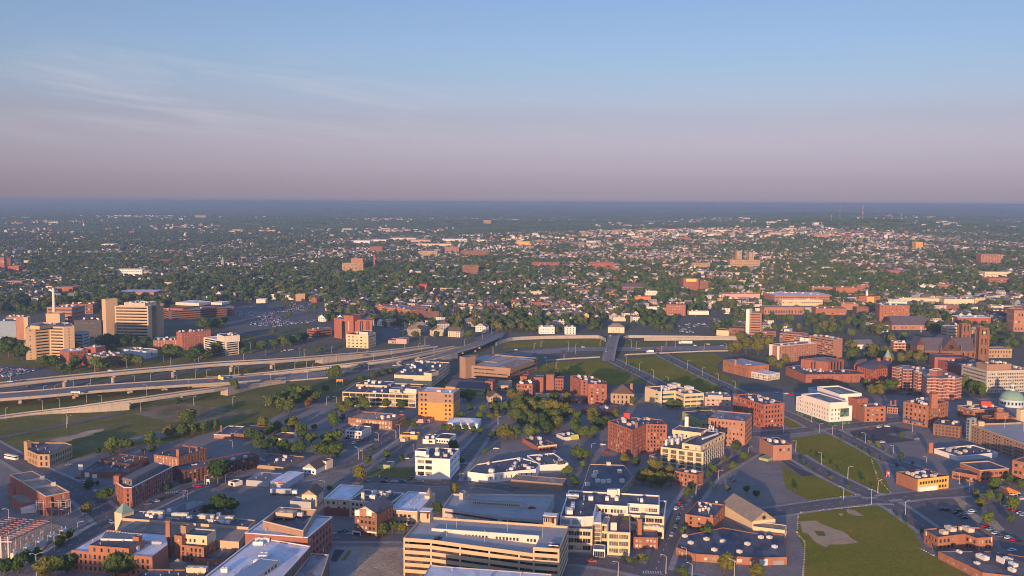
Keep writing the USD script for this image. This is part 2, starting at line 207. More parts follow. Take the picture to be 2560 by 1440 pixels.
# ------------------------------------------------------------------ buildings
PANES = [('pane_dark', .54), ('pane_mid', .27), ('pane_blind', .19)]  # pale panes: drawn blinds, and warm reflections put into the colour
def pick_pane(r, style):
    if style.get('pane'): return style['pane']
    t = r.random()
    for n, w in PANES:
        t -= w
        if t < 0: return n
    return 'pane_dark'
def wall_face(W, p, q, z0, z1, style):
    """One upright wall from p to q with real openings; returns the panes as corner lists at the back of the reveals."""
    p, q = np.array([*p[:2], 0.]), np.array([*q[:2], 0.]); L = np.linalg.norm(q - p); e = (q - p) / L; n = np.array([e[1], -e[0], 0.]); up = np.array([0, 0, 1.])
    P = lambda s_, z, d=0.0: p + e * s_ + up * z - n * d
    if not style or L < 2.5 or z1 - z0 < 2: W.quad(P(0, z0), P(L, z0), P(L, z1), P(0, z1)); return []
    fl = style.get('fl', max(1, round((z1 - z0 - .8) / 3.7))); base = style.get('base', 0.0); top = style.get('top', 1.0); fh = (z1 - z0 - top - base) / fl
    bay = style.get('bay', 3.4); nc = style.get('n') or max(1, int((L - .6) / bay)); edge = style.get('edge', min(1.2, L * .06)); cw = (L - 2 * edge) / nc
    w = min(style.get('w', 1.3), cw * .93); hh = min(style.get('h', 1.9), fh * .86); sill = style.get('sill', .30); dep = style.get('dep', .25); skip = style.get('skip', ())
    xs = [(edge + cw * (i + .5) - w / 2, edge + cw * (i + .5) + w / 2) for i in range(nc) if i not in skip]
    zs = [(z0 + base + fh * j + min(fh * sill, fh - hh - .05), z0 + base + fh * j + min(fh * sill, fh - hh - .05) + hh) for j in range(fl) if j not in style.get('skiprow', ())]
    out, zc = [], z0
    for a, b in zs:
        W.quad(P(0, zc), P(L, zc), P(L, a), P(0, a)); xc = 0.0
        for l, r in xs:
            W.quad(P(xc, a), P(l, a), P(l, b), P(xc, b)); xc = r
            W.quad(P(l, a), P(r, a), P(r, a, dep), P(l, a, dep)); W.quad(P(l, b, dep), P(r, b, dep), P(r, b), P(l, b))
            W.quad(P(l, a), P(l, a, dep), P(l, b, dep), P(l, b)); W.quad(P(r, a, dep), P(r, a), P(r, b), P(r, b, dep))
            out.append((P, l, r, a, b, dep))
        W.quad(P(xc, a), P(L, a), P(L, b), P(xc, b)); zc = b
    W.quad(P(0, zc), P(L, zc), P(L, z1), P(0, z1))
    return out
class Building(Thing):
    def __init__(s, name, label, cat='building', short=None, group=None, seed=None):
        s.name, s.label, s.cat, s.group, s.short, s.made = name, label, cat, group, short, False; s.r = random.Random(name + label)
    def base(s, c):
        if not s.made:
            Thing.__init__(s, s.name, s.label, s.cat, c, s.group); s.made = True; LAND.append((c[0], c[1], s.short or s.label))
    def footprint(s, k, pts, b=None, h=None, z0=0.0, ortho=True, zt=None):
        """Roof corners seen in the picture, the pixel row of the foot below one of them (or the height): the plan and the height."""
        if b is not None:
            i, yb = b; g = at(k, pts[i][0], yb, z0); d = ray(*px(k, *pts[i])); zt = H + d[2] * g[1] / d[1]
        elif zt is None: zt = z0 + h
        w = [at(k, x, y, zt)[:2] for x, y in pts]
        if len(w) == 3:
            A, B, C = w
            if ortho:
                ab = A - B; ab /= np.linalg.norm(ab); nn = np.array([-ab[1], ab[0]]); dd = (C - B) @ nn; C = B + nn * dd
            w = [A, B, C, A + C - B]
        return ccw(np.array(w)), float(zt)
    def block(s, k=None, pts=None, b=None, h=None, z0=0.0, zt=None, plan=None, ortho=True, wall='brick_red', roof='tar_roof', coping=None, win=None, faces=None, edges=None, par=.7, units=0, vents=0, as_=None, foot=True, every=False, ub='roof_unit', umat=None):
        if plan is None: plan, zt = s.footprint(k, pts, b, h, z0, ortho, zt)
        else:
            plan = ccw(plan); zt = zt if zt is not None else z0 + h
        c = plan.mean(0); s.base((c[0], c[1], z0))
        if foot: FOOT.append(Polygon(plan).buffer(0))
        W, wins, npl = MB(), [], len(plan)
        for i in range(npl):
            p, q = plan[i], plan[(i + 1) % npl]; e = q - p; nrm = np.array([e[1], -e[0]]); mid = (p + q) / 2; L = np.linalg.norm(e)
            seen = nrm @ (-mid) > -.12 * np.linalg.norm(nrm) * np.linalg.norm(mid); st = win
            if edges and i in edges: st = edges[i]
            elif faces:   # 'l', 'f', 'r': where the wall looks, seen from the camera
                a = math.degrees(math.atan2(nrm[0], -nrm[1])); key = 'l' if a < -22 else 'r' if a > 22 else 'f'
                if key in faces: st = faces[key]
            wins += [(w, st) for w in wall_face(W, p, q, z0, zt, st if (seen or every) else None)]
        inn = offset(plan, .35); 
        if par > .05:
            for i in range(npl):
                j = (i + 1) % npl; W.quad([*inn[j], zt - par], [*inn[i], zt - par], [*inn[i], zt], [*inn[j], zt]); W.quad([*plan[i], zt], [*plan[j], zt], [*inn[j], zt], [*inn[i], zt])
        wp = s.part(as_ or 'wall', W, wall)
        rp = roof and s.part('roof', MB().flat(inn if par > .05 else plan, zt - max(par, .0)), roof, wp if as_ else None)
        if coping:
            o, i2, C = offset(plan, -.12), offset(plan, .5), MB()
            for i in range(npl):
                j = (i + 1) % npl; za, zb = zt - .32, zt + .06
                C.quad([*o[i], za], [*o[j], za], [*o[j], zb], [*o[i], zb]); C.quad([*o[i], zb], [*o[j], zb], [*i2[j], zb], [*i2[i], zb]); C.quad([*i2[j], za], [*i2[i], za], [*i2[i], zb], [*i2[j], zb])
            s.part('coping', C, coping, wp if as_ else None)
        s.windows(wins, wp if as_ else None)
        if units or vents: s.roof_units(inn, zt - par, units, vents, wp if as_ else None, ub, umat)
        s.plan, s.zt = plan, zt
        return s
    def windows(s, wins, parent=None):
        if not wins: return
        scale = F / max(s.o[1], 300.); big, small = [], {}
        for (P, l, r, a, b, dep), st in wins:
            m = pick_pane(s.r, st)
            if max(r - l, b - a) * scale >= 9.0 and len(big) < 280: big.append((P, l, r, a, b, dep, m, st))
            else: small.setdefault(m, MB()).quad(P(l, a, dep), P(r, a, dep), P(r, b, dep), P(l, b, dep))
        for P, l, r, a, b, dep, m, st in big:
            fr = st.get('frame')
            if fr:
                t, d0, d1 = .09, dep - .10, dep - .02; M = MB(); nx = max(1, round((r - l) / st.get('mull', 1.0))); nz = st.get('bars', 2)
                for i in range(nx + 1):
                    x = l + (r - l) * i / nx; x0, x1 = max(l, x - t / 2), min(r, x + t / 2); M.quad(P(x0, a, d0), P(x1, a, d0), P(x1, b, d0), P(x0, b, d0))
                for i in range(nz + 1):
                    z = a + (b - a) * i / nz; za, zb = max(a, z - t / 2), min(b, z + t / 2); M.quad(P(l, za, d0 + .004), P(r, za, d0 + .004), P(r, zb, d0 + .004), P(l, zb, d0 + .004))
                w = s.part('window', M, fr, parent if parent is None else None) if parent is None else s.part('window', M, fr, parent)
                if parent is None: s.part('pane', MB().quad(P(l, a, dep), P(r, a, dep), P(r, b, dep), P(l, b, dep)), m, w)
                else: small.setdefault(m, MB()).quad(P(l, a, dep), P(r, a, dep), P(r, b, dep), P(l, b, dep))
            else: s.part('window', MB().quad(P(l, a, dep), P(r, a, dep), P(r, b, dep), P(l, b, dep)), m, parent)
        for m, M in small.items(): s.part('window_panes', M, m, parent, kind='stuff')
    def roof_units(s, plan, z, units, vents, parent=None, name='roof_unit', mat=None):
        pg = Polygon(plan).buffer(-2.0)
        if pg.is_empty or pg.area < 8: return
        e = plan[1] - plan[0]; rz = math.atan2(e[1], e[0]); x0, y0, x1, y1 = pg.bounds; done = []; tries = 0
        while len(done) < units + vents and tries < 400:
            tries += 1; x, y = s.r.uniform(x0, x1), s.r.uniform(y0, y1)
            if not pg.contains(Point(x, y)) or any((x - a) ** 2 + (y - b) ** 2 < 16 for a, b in done): continue
            vent = len(done) >= units; done.append((x, y)); s.unit(x, y, z, rz, vent, parent, name, mat)
        for i in range(min(3, (units + vents) // 4)):
            a = s.r.choice(done); L = s.r.uniform(3, 9); q = rz + s.r.choice([0, math.pi / 2]); b = (a[0] + math.cos(q) * L, a[1] + math.sin(q) * L)
            if pg.contains(Point(b)): s.part('roof_duct', MB().box(((a[0] + b[0]) / 2, (a[1] + b[1]) / 2, z + .5), (L, .6, .55), q).box((*b, z + .4), (.9, .9, .8), q), s.r.choice(['metal_grey', 'metal_light']), parent)
    def unit(s, x, y, z, rz, vent=False, parent=None, name='roof_unit', mat=None, size=None):
        M = MB()
        if vent:
            hh = s.r.uniform(.5, 1.1); M.bar((x, y, z), (x, y, z + hh), .22, n=8).bar((x, y, z + hh), (x, y, z + hh + .25), .42, .3, n=8); s.part('roof_vent', M, 'metal_grey', parent)
        else:
            a, b, c = size or (s.r.uniform(1.8, 3.6), s.r.uniform(1.5, 2.4), s.r.uniform(1.0, 1.8)); cs, sn = math.cos(rz), math.sin(rz)
            M.box((x, y, z + .15), (a * .9, b * .9, .3), rz).box((x, y, z + .3 + c / 2), (a, b, c), rz).box((x, y, z + .33 + c), (a * 1.04, b * 1.04, .06), rz)
            nf = 2 if a > 2.4 else 1
            for i in range(nf):
                t = (i - (nf - 1) / 2) * a * .48; fx, fy = x + t * cs, y + t * sn; M.bar((fx, fy, z + c + .3), (fx, fy, z + c + .6), min(b, a / nf) * .36, n=10)
            s.part(name, M, mat or s.r.choice(['metal_light', 'metal_grey', 'metal_light', 'metal_cream']), parent)
    def unit_at(s, k, x, y, size, mat='metal_light', z=None, rz=None, name='roof_unit'):
        z = s.zt - .7 if z is None else z; p = at(k, x, y, z); e = s.plan[1] - s.plan[0]; s.unit(p[0], p[1], z, math.atan2(e[1], e[0]) if rz is None else rz, False, None, name, mat, size); return s
    def gable(s, plan, z, rise, roof='shingle_grey', wall='house_white', along=None, over=.4, hip=0.0, parent=None, rname='roof'):
        """A pitched roof on a four-cornered plan; the ridge runs along the longer side unless said."""
        p = ccw(plan); a = np.linalg.norm(p[1] - p[0]); b = np.linalg.norm(p[2] - p[1])
        if (a < b) if along is None else along: p = np.roll(p, -1, 0)
        e = (p[1] - p[0]) / np.linalg.norm(p[1] - p[0]); m0, m1 = (p[0] + p[3]) / 2, (p[1] + p[2]) / 2; L = np.linalg.norm(m1 - m0); hp = min(hip, L * .48)
        q0, q1 = m0 + e * hp, m1 - e * hp; Rf, G = MB(), MB(); t = rise / (np.linalg.norm(p[3] - p[0]) / 2); n = np.array([-e[1], e[0]])
        ov = over if not hip else 0.0; pe = [p[0] - n * over - e * ov, p[1] - n * over + e * ov, p[2] + n * over + e * ov, p[3] + n * over - e * ov]; zl = z - over * t
        r0, r1 = (q0 - e * ov, q1 + e * ov)
        for dz, fl in ((0.0, False), (-.22, True)):
            A = [np.array([*x, zl + dz]) for x in pe]; B0, B1 = np.array([*r0, z + rise + dz]), np.array([*r1, z + rise + dz])
            for qd in ((A[0], A[1], B1, B0), (A[2], A[3], B0, B1)): Rf.quad(*(qd[::-1] if fl else qd))
            if hip: Rf.tri(A[1], A[2], B1) ; Rf.tri(A[3], A[0], B0)
            top = (A, B0, B1) if not fl else top
        A = [np.array([*x, zl]) for x in pe]; D = np.array([0, 0, -.22])
        for u_, v_ in ((0, 1), (2, 3)): Rf.quad(A[u_] + D, A[v_] + D, A[v_], A[u_])
        for u_, c_ in ((1, 1), (2, 1), (3, 0), (0, 0)):
            T = np.array([*(r1 if c_ else r0), z + rise]); Rf.quad(A[u_] + D, T + D, T, A[u_]); Rf.quad(A[u_], T, T + D, A[u_] + D)
        s.part(rname, Rf, roof, parent)
        if not hip:
            for u_, v_, c_ in ((0, 3, q0), (1, 2, q1)):
                tri = (np.array([*p[u_], z]), np.array([*p[v_], z]), np.array([*c_, z + rise])); G.tri(*tri); G.tri(*tri[::-1])
            s.part('gable_wall', G, wall, parent)
        return s
    def chimney(s, x, y, z0, z1, w=1.2, mat='brick_red', name='chimney', top=.9):
        M = MB(); r = w / 2; M.add([[x + a * r * (1 if z == z0 else top), y + b * r * (1 if z == z0 else top), z] for z in (z0, z1) for a, b in ((-1, -1), (1, -1), (1, 1), (-1, 1))], [[0, 1, 5, 4], [1, 2, 6, 5], [2, 3, 7, 6], [3, 0, 4, 7], [4, 5, 6, 7]])
        M.box((x, y, z1 - .25), (w * 1.12, w * 1.12, .3)); s.part(name, M, mat); return s
    def on_wall(s, k, rect, name, mat, proud=.07, label=None, parent=None, round_=False):
        """A panel, door or sign on the wall that the pixel rectangle looks at."""
        x0, y0, x1, y1 = rect; xm, ym = (x0 + x1) / 2, (y0 + y1) / 2; best = None; npl = len(s.plan)
        for i in range(npl):
            p, q = s.plan[i], s.plan[(i + 1) % npl]; e = q - p; L = np.linalg.norm(e); e = e / L; n = np.array([e[1], -e[0]]); d = ray(*px(k, xm, ym))
            if d[:2] @ n >= -1e-3: continue
            t = (p @ n) / (d[:2] @ n); h = d[:2] * t; a = (h - p) @ e
            if t > 0 and -3 < a < L + 3 and (best is None or t > best[0]): best = (t, p, e, n)
        if best is None: return s
        t, p, e, n = best
        def hit(x, y): d = ray(*px(k, x, y)); t = (p @ n) / (d[:2] @ n); return (d[:2] * t - p) @ e, H + d[2] * t
        a0, a1 = hit(x0, ym)[0], hit(x1, ym)[0]; zt, zb = hit(xm, y0)[1], hit(xm, y1)[1]; c = p + e * (a0 + a1) / 2 + n * proud / 2
        M = MB()
        if round_:
            r = (zt - zb) / 2; zc = (zt + zb) / 2; M.bar([*(c - n * proud), zc], [*(c + n * proud), zc], r, n=14)
        else: M.box((c[0], c[1], (zt + zb) / 2), (abs(a1 - a0), proud * 2, zt - zb), math.atan2(e[1], e[0]))
        s.part(name, M, mat, parent, label); return s
    def bands(s, n, mat, name='balcony_band', hgt=.55, out=.35, z0=0.0):
        o, i2, npl = offset(s.plan, -out), offset(s.plan, .1), len(s.plan)
        for j in range(1, n + 1):
            z = z0 + (s.zt - z0) * j / n - .25; M = MB()
            for i in range(npl):
                k = (i + 1) % npl; M.quad([*o[i], z - hgt / 2], [*o[k], z - hgt / 2], [*o[k], z + hgt / 2], [*o[i], z + hgt / 2]).quad([*o[i], z + hgt / 2], [*o[k], z + hgt / 2], [*i2[k], z + hgt / 2], [*i2[i], z + hgt / 2]).quad([*i2[i], z - hgt / 2], [*i2[k], z - hgt / 2], [*o[k], z - hgt / 2], [*o[i], z - hgt / 2])
            s.part(name, M, mat)
        return s
def front(k, x0, x1, yb, depth, yaw=0.0, yb1=None, ground=True):
    """A four-cornered plan from the pixel ends of its front foot."""
    f = on_ground if ground else at
    a, b = f(k, x0, yb), f(k, x1, yb if yb1 is None else yb1); z = min(a[2], b[2])
    if a[1] > 1300: b = at(k, x1, yb, z) if yb1 is None else b; a = at(k, x0, yb, z) if yb1 is None else a
    A, B = a[:2], b[:2]
    if yaw:
        m = (A + B) / 2; L = np.linalg.norm(B - A) / 2; e = np.array([math.cos(math.radians(yaw)), math.sin(math.radians(yaw))]); A, B = m - e * L, m + e * L
    e = (B - A) / np.linalg.norm(B - A); n = np.array([-e[1], e[0]]); return np.array([A, B, B + n * depth, A + n * depth]), float(z)
def rise(k, x, yt, p, yb=None):
    """The height of pixel row yt above the plan's front middle."""
    m = (p[0] + p[1]) / 2; d = ray(*px(k, x, yt)); return H + d[2] * m[1] / d[1]
def slab(name, label, k, x0, x1, yt, yb, depth, yaw=0.0, short=None, cat='building', thing=None, group=None, **kw):
    p, z = front(k, x0, x1, yb, depth, yaw); b = thing or Building(name, label, cat, short, group); return b.block(plan=p, z0=z - 1.5 if z > .5 else z, zt=rise(k, (x0 + x1) / 2, yt, p), **kw)
def chim(k, x, yt, yb, w, s, mat='brick_red', name='chimney', zf=0.0, top=.9):
    """A chimney of a building, from the pixel rows of its top and its foot (at height zf)."""
    g = at(k, x, yb, zf); d = ray(*px(k, x, yt)); s.base((g[0], g[1], 0)) if not s.made else None
    s.chimney(g[0], g[1], max(zf - .5, 0), H + d[2] * g[1] / d[1], w, mat, name, top); return s
# ------------------------------------------------------------------ landmark buildings, from the front to the back
CROP[13] = (1000, 1260, 2560 / 440); CROP[14] = (1380, 1200, 2225 / 340); CROP[15] = (2400, 1000, 12.0)
PUN = dict(w=1.25, h=1.95, bay=3.0); PUNW = dict(w=1.25, h=1.95, bay=3.0, frame='coping_white', mull=1.3); SMALL = dict(w=1.0, h=1.6, bay=3.4); TWO = dict(w=1.3, h=1.7, bay=3.6, fl=2, top=.8)
RIB = dict(n=1, w=999, h=1.5, edge=.6, pane='pane_dark'); OPEN = dict(n=1, w=999, h=1.15, edge=.5, pane='void', dep=.8, sill=.5)
def GRID(**k): return dict(dict(w=99, h=2.6, bay=4.6, frame='metal_dark', mull=1.1, bars=3, pane='pane_olive', edge=.3), **k)
def shift(z, s): return [(x, y, z) for x, y in s]
B = Building

# --- lower left
b = B('tan_brick_building', 'two storey tan brick building with chamfered corner beside the white bus', short='tan chamfered building')
b.block(1, [(245, 302), (340, 345), (445, 345), (650, 258), (590, 238), (260, 236)], b=(1, 465), wall='brick_tan', win=dict(w=1.3, h=2.6, bay=2.7, fl=2, pane='pane_dark'), roof='tar_roof_worn', vents=4)
b.block(1, [(213, 226), (243, 232), (272, 222)], b=(1, 405), wall='brick_tan', foot=False, par=.4)
b = B('red_power_house', 'weathered red brick hall with three stepped tan roof sections at left edge', short='weathered red brick hall')
b.block(1, [(90, 528), (412, 722), (602, 668)], b=(1, 905), wall='brick_red', roof='tan_roof', coping='coping_tan', faces={'r': dict(w=1.6, h=2.4, bay=4.5, fl=3), 'f': dict(w=1.6, h=2.4, bay=4.5, fl=2), 'l': None})
zt, pl = b.zt, b.plan
for f_ in (.36, .66):
    a, c = pl[0] + (pl[1] - pl[0]) * f_, pl[3] + (pl[2] - pl[3]) * f_; b.part('fire_wall', MB().box((*((a + c) / 2), zt), (np.linalg.norm(c - a), .5, 1.4), math.atan2(*(c - a)[::-1])), 'coping_tan')
    b.part('roof_vent_house', MB().box((*(c + (a - c) * .12), zt + .4), (2.6, 1.8, 2.2), .3), 'offwhite')
b.block(1, [(68, 612), (120, 642), (166, 628)], b=(1, 735), wall='brick_red', roof='tan_roof', foot=False, par=.3); b.block(1, [(88, 716), (190, 792), (304, 752)], b=(1, 872), wall='brick_red', roof='tan_roof', par=.3); b.block(1, [(292, 795), (345, 828), (390, 806)], b=(1, 885), wall='brick_dark', roof='tan_roof', par=.3)
b = B('dark_garage_building', 'low dark brown garage building with three white roller doors at left', short='dark garage building')
b.block(1, [(890, 395), (1165, 430), (1300, 364)], b=(1, 510), wall='brick_dark', roof='rust_roof', vents=9)
b.block(1, [(880, 410), (728, 500), (1085, 548)], b=(1, 556), wall='brick_brown', roof='tar_roof', vents=9, units=1)
for r_ in ((703, 437, 746, 486), (764, 508, 804, 550), (830, 524, 874, 566)): b.on_wall(1, r_, 'roller_door', 'white')
b = B('flatiron_mill', 'four storey red brick wedge building with grey mansard storey on its roof', short='wedge-shaped brick mill')
b.block(1, [(1038, 592), (1112, 640), (1186, 643), (1552, 455), (1430, 418)], b=(2, 830), wall='brick_red', coping='coping_white', win=dict(w=1.2, h=1.9, bay=2.5, fl=4, base=.3), vents=4)
b.block(1, [(1102, 552), (1188, 572), (1452, 436), (1388, 412)], zt=b.zt + 3.4, z0=b.zt - .7, wall='shingle_grey', roof='shingle_grey', as_='mansard', foot=False, par=.1, win=dict(w=1.1, h=1.4, bay=3.6, fl=1, frame=None), ortho=False)
chim(1, 1057, 532, 600, 3.2, b, zf=b.zt - 4, top=1.)
b = B('orange_mill_block', 'sunlit orange brick mill block with chimneys behind the wedge-shaped mill', short='sunlit orange mill block')
b.block(1, [(1385, 345), (1608, 374), (1700, 268)], b=(0, 455), wall='brick_orange', win=dict(w=1.4, h=1.9, bay=2.9, fl=3, pane='pane_blind'), vents=4); chim(1, 1602, 298, 372, 2.0, b, 'brick_orange', zf=b.zt - 1)
b = B('long_dark_mill', 'long four storey dark brick mill with white window surrounds along the street', short='long dark brick mill')
b.block(1, [(1552, 455), (1642, 492), (2000, 238)], b=(1, 612), wall='brick_dark', win=dict(w=1.4, h=2.0, bay=2.9, fl=4, frame='coping_white', mull=1.4), vents=3, units=2)
chim(1, 1697, 270, 330, 2.4, b, 'brick_orange', zf=b.zt - 1); chim(1, 1772, 290, 320, 1.4, b, 'brick_orange', zf=b.zt - 1)
b = B('low_brick_shed', 'low brick building with white fascia and chimney below the green embankment', short='white-fascia brick shed')
b.block(1, [(1925, 166), (2075, 170), (2150, 90)], b=(1, 205), wall='brick_pink', coping='coping_white', par=.4); b.block(1, [(2070, 150), (2240, 165), (2304, 86)], b=(1, 205), wall='brick_brown', par=.4, foot=False); chim(1, 1993, 84, 150, 1.2, b, zf=2)
b = B('white_kiosk', 'tiny white kiosk with one window beside the car yard', short='tiny white kiosk'); b.block(1, [(2055, 585), (2112, 600), (2182, 580)], b=(1, 637), wall='white', par=.3).on_wall(1, (2075, 603, 2098, 626), 'window', 'pane_dark')
b = B('filling_station', 'long low grey pitched roof of the filling station by the red sign', short='filling station')
b.block(1, [(1455, 850), (1560, 880), (1755, 772)], h=4.0, wall='grey_wall', roof=None, par=0, win=dict(w=1.6, h=1.6, bay=4, fl=1)); b.gable(b.plan, b.zt, 1.8, 'grey_roof', 'grey_wall')
b = B('warehouse_complex', 'wide grey and tan roofed complex with a row of cream rooftop air units', short='wide tan-roofed complex')
b.block(1, [(1100, 918), (2235, 1000), (2300, 935), (1215, 850)], h=8.5, wall='tan', roof='tar_roof', vents=14, ortho=False, par=.4)
for x, y in ((1405, 890), (1622, 908), (1858, 924), (2030, 938)): b.unit_at(1, x, y, (8.8, 2.6, 1.9), 'metal_cream', rz=-.06)
for x, y in ((1520, 862), (1968, 898), (1365, 918), (1330, 905), (1445, 925), (1700, 930), (1905, 955), (1610, 900), (2000, 965), (2050, 970)): b.unit_at(1, x, y, (2.2, 1.6, 1.2))
b.block(1, [(1042, 1050), (2150, 1132), (2240, 1008), (1095, 925)], h=7.2, wall='tan', roof='tan_roof', ortho=False, par=.15)
b.block(1, [(1030, 862), (1094, 878), (1170, 834)], b=(1, 1050), wall='cream', par=0, roof=None, foot=False); b.gable(b.plan, b.zt, 4.6, 'copper_green', hip=99, over=.3, rname='turret_roof')
b = B('front_brick_mill', 'three storey orange brick mill with raised middle storey and glazed skylight roof', short='orange mill with skylight')
b.block(1, [(642, 1207), (1370, 1268), (1512, 1158), (1500, 1062), (955, 1022)], b=(0, 1392), wall='brick_orange', roof='white_roof', faces={'l': dict(w=1.2, h=2.0, bay=2.7, fl=3), 'f': dict(w=1.2, h=2.0, bay=2.55, fl=3, top=1.4), 'r': None}, vents=4, par=.4)
z9 = b.zt
b.block(1, [(797, 1162), (1160, 1192), (1300, 1108)], zt=z9 + 3.4, z0=z9 - .4, wall='brick_orange', roof='tar_roof', as_='raised_storey', foot=False, par=.3, faces={'f': dict(w=1.1, h=1.9, n=5, fl=1), 'l': None, 'r': None}, vents=2)
b.block(1, [(905, 1103), (1192, 1110), (1285, 1062), (950, 1032)], zt=z9 + 4.0, z0=z9 - .4, wall='coping_white', roof='solar', as_='skylight', foot=False, par=.15, ortho=False)
for i in range(1, 12):
    p = b.plan; a, c = p[0] + (p[1] - p[0]) * i / 12, p[3] + (p[2] - p[3]) * i / 12; b.part('skylight_bar', MB().bar([*a, b.zt], [*c, b.zt], .14, n=4), 'coping_tan')
b.block(1, [(1195, 1085), (1248, 1090), (1262, 1072)], zt=z9 + 5.2, z0=z9 - .4, wall='brick_orange', as_='stair_head', foot=False, par=.2)
b.plan = pl_ = b.plan; b.zt = z9 + .4; b.unit_at(1, 1228, 1215, (2.4, 2, 2.2)); b.unit_at(1, 1380, 1150, (9, 1.2, 1.0), 'metal_grey', rz=-.1)
b = B('mill_chimney', 'tall tapering square brick chimney between the orange mill and cream penthouse', cat='chimney', short='tall square brick chimney'); chim(1, 1522, 936, 1262, 2.9, b, 'brick_orange', 'shaft', top=.66)
b = B('cream_penthouse_mill', 'brick building with cream plastered penthouse beside the tall brick chimney', short='cream-penthouse brick building')
b.block(1, [(1575, 1152), (1835, 1182), (1905, 1118)], b=(0, 1300), wall='brick_orange', win=dict(w=1.15, h=1.9, n=6, fl=3)); z11 = b.zt
b.block(1, [(1568, 1072), (1636, 1080), (1720, 1042)], zt=z11 + 4.5, z0=0, wall='brick_orange', foot=False, win=dict(w=1.1, h=1.8, n=1, fl=4)); b.block(1, [(1640, 1064), (1862, 1080), (1912, 1022)], zt=z11 + 4.2, z0=z11 - .7, wall='cream', as_='penthouse', foot=False, faces={'f': dict(w=1.1, h=1.7, n=5, fl=1, skip=(3,)), 'l': None, 'r': None}, par=.4)
b.block(1, [(1625, 985), (1672, 992), (1690, 972)], zt=z11 + 8, z0=z11 + 3, wall='concrete_brown', as_='lift_head', foot=False, par=.2)
b = B('low_brick_workshop', 'low brick workshop under a wide dark roof right of the penthouse mill', short='low brick workshop'); b.block(1, [(1755, 1278), (1988, 1297), (2195, 1122)], b=(0, 1338), wall='brick_orange', win=dict(w=1.6, h=1.4, bay=3.4, fl=1, pane='pane_blind'), par=.3, vents=3)
b = B('pyramid_roof_hut', 'small hut with tan pyramid roof in the mill yard', short='pyramid-roofed hut'); b.block(1, [(1530, 1325), (1635, 1340), (1672, 1318)], h=3.6, par=0, roof=None, wall='tan'); b.gable(b.plan, b.zt, 2.2, 'shingle_tan', hip=99)
b = B('dark_flat_roof_shed', 'flat dark roofed shed at the bottom edge with cream roof unit', short='flat dark roofed shed'); b.block(1, [(1195, 1445), (1800, 1475), (1872, 1382), (1325, 1374)], h=6.5, wall='brick_brown', ortho=False, vents=6); b.unit_at(1, 1775, 1405, (9.5, 3.0, 2.2), 'metal_cream', rz=-.05)

# --- lower middle
b = B('white_roof_office', 'large brick office with white roofs and a tan screened plant enclosure', short='large white-roofed office')
b.block(2, [(-99, 1050), (465, 1092), (660, 905)], h=16, wall='brick_red', roof='white_roof', coping='coping_white', faces={'r': dict(w=2.2, h=2.2, bay=4, fl=4), 'f': None, 'l': None}, vents=4); z14, p14 = b.zt, b.plan
b.block(2, [(62, 942), (425, 1032), (546, 840), (212, 818)], ortho=False, zt=z14 + 3.3, z0=z14 - .7, wall='concrete_brown', as_='plant_screen', foot=False, par=3.6, coping='coping_tan'); b.plan = p14; b.zt = z14 + 1.3; b.unit_at(2, 275, 905, (9.5, 6.0, 2.6), 'tan'); b.unit_at(2, 400, 900, (3, 2, 1.6), 'metal_grey')
b.block(2, [(-584, 1540), (150, 1540), (490, 1170), (0, 1088)], h=13.4, wall='brick_red', roof='white_roof', coping='coping_white', ortho=False, faces={'r': dict(w=3.0, h=2.6, bay=3.6, fl=4, pane='pane_olive', frame='metal_dark'), 'f': None, 'l': None}, vents=5)
for x, y, s_ in ((60, 1130, (7, 2.4, 1.6)), (75, 1275, (4, 7, 2.2)), (30, 1330, (5, 3, 1.8)), (20, 1160, (5, 1.6, 1.4)), (260, 1105, (3, 1.4, .8)), (90, 1400, (4, 2, 1.4)), (-280, 1400, (3, 3, 1.6))): b.unit_at(2, x, y, s_, 'metal_light')
b.block(0, [(575, 1446), (622, 1452), (672, 1398)], z0=12.6, zt=15.6, wall='metal_grey', roof='blue_wall', as_='roof_lantern', foot=False, par=.15, faces={'r': dict(w=2.4, h=1.4, bay=3, fl=1), 'f': None, 'l': None})
b.block(2, [(300, 1490), (570, 1505), (656, 1247), (498, 1234)], h=8.5, wall='brick_brown', roof='grey_roof', ortho=False, coping='coping_tan')
b = B('apartment_block', 'long tan and maroon apartment block with white and dark roofs and pink gable', short='tan and maroon apartment block')
b.block(2, [(612, 742), (833, 754), (965, 627)], b=(0, 890), wall='tan', roof='white_roof', coping='coping_white', win=dict(w=1.5, h=1.6, n=4, fl=3), faces=None); zt = b.zt; p = b.plan
b.part('maroon_cladding', MB().prism(offset(p, -.10), .02, zt * .46), 'maroon')
b.block(2, [(838, 757), (1200, 792), (1302, 690)], zt=zt, wall='tan', roof='tar_roof', coping='coping_white', win=dict(w=1.5, h=1.6, n=9, fl=3), units=6, vents=6); b.block(2, [(945, 690), (973, 692), (978, 686)], zt=zt + 5, z0=zt - 1, wall='cream', as_='lift_shaft', foot=False, par=.2)
b.block(2, [(888, 850), (1088, 876), (1216, 785)], b=(1, 1102), wall='brick_brown', roof=None, par=0, faces={'f': dict(w=1.4, h=1.6, n=5, fl=4), 'r': dict(w=1.3, h=1.6, bay=3.2, fl=4), 'l': None}); zf = b.zt
b.on_wall(2, (890, 846, 936, 898), 'white_panel', 'white').on_wall(2, (994, 846, 1040, 900), 'white_panel', 'white').on_wall(2, (936, 838, 994, 900), 'pink_bay', 'brick_pink', .35).on_wall(2, (868, 1036, 945, 1094), 'shop_front', 'coping_white', .12).on_wall(2, (878, 1046, 936, 1086), 'shop_window', 'pane_dark', .2)
b.on_wall(2, (1000, 1040, 1085, 1052), 'shop_sign', 'coping_white', .15); b.gable(b.plan, b.zt, 3.4, 'tar_roof', 'white', along=None)
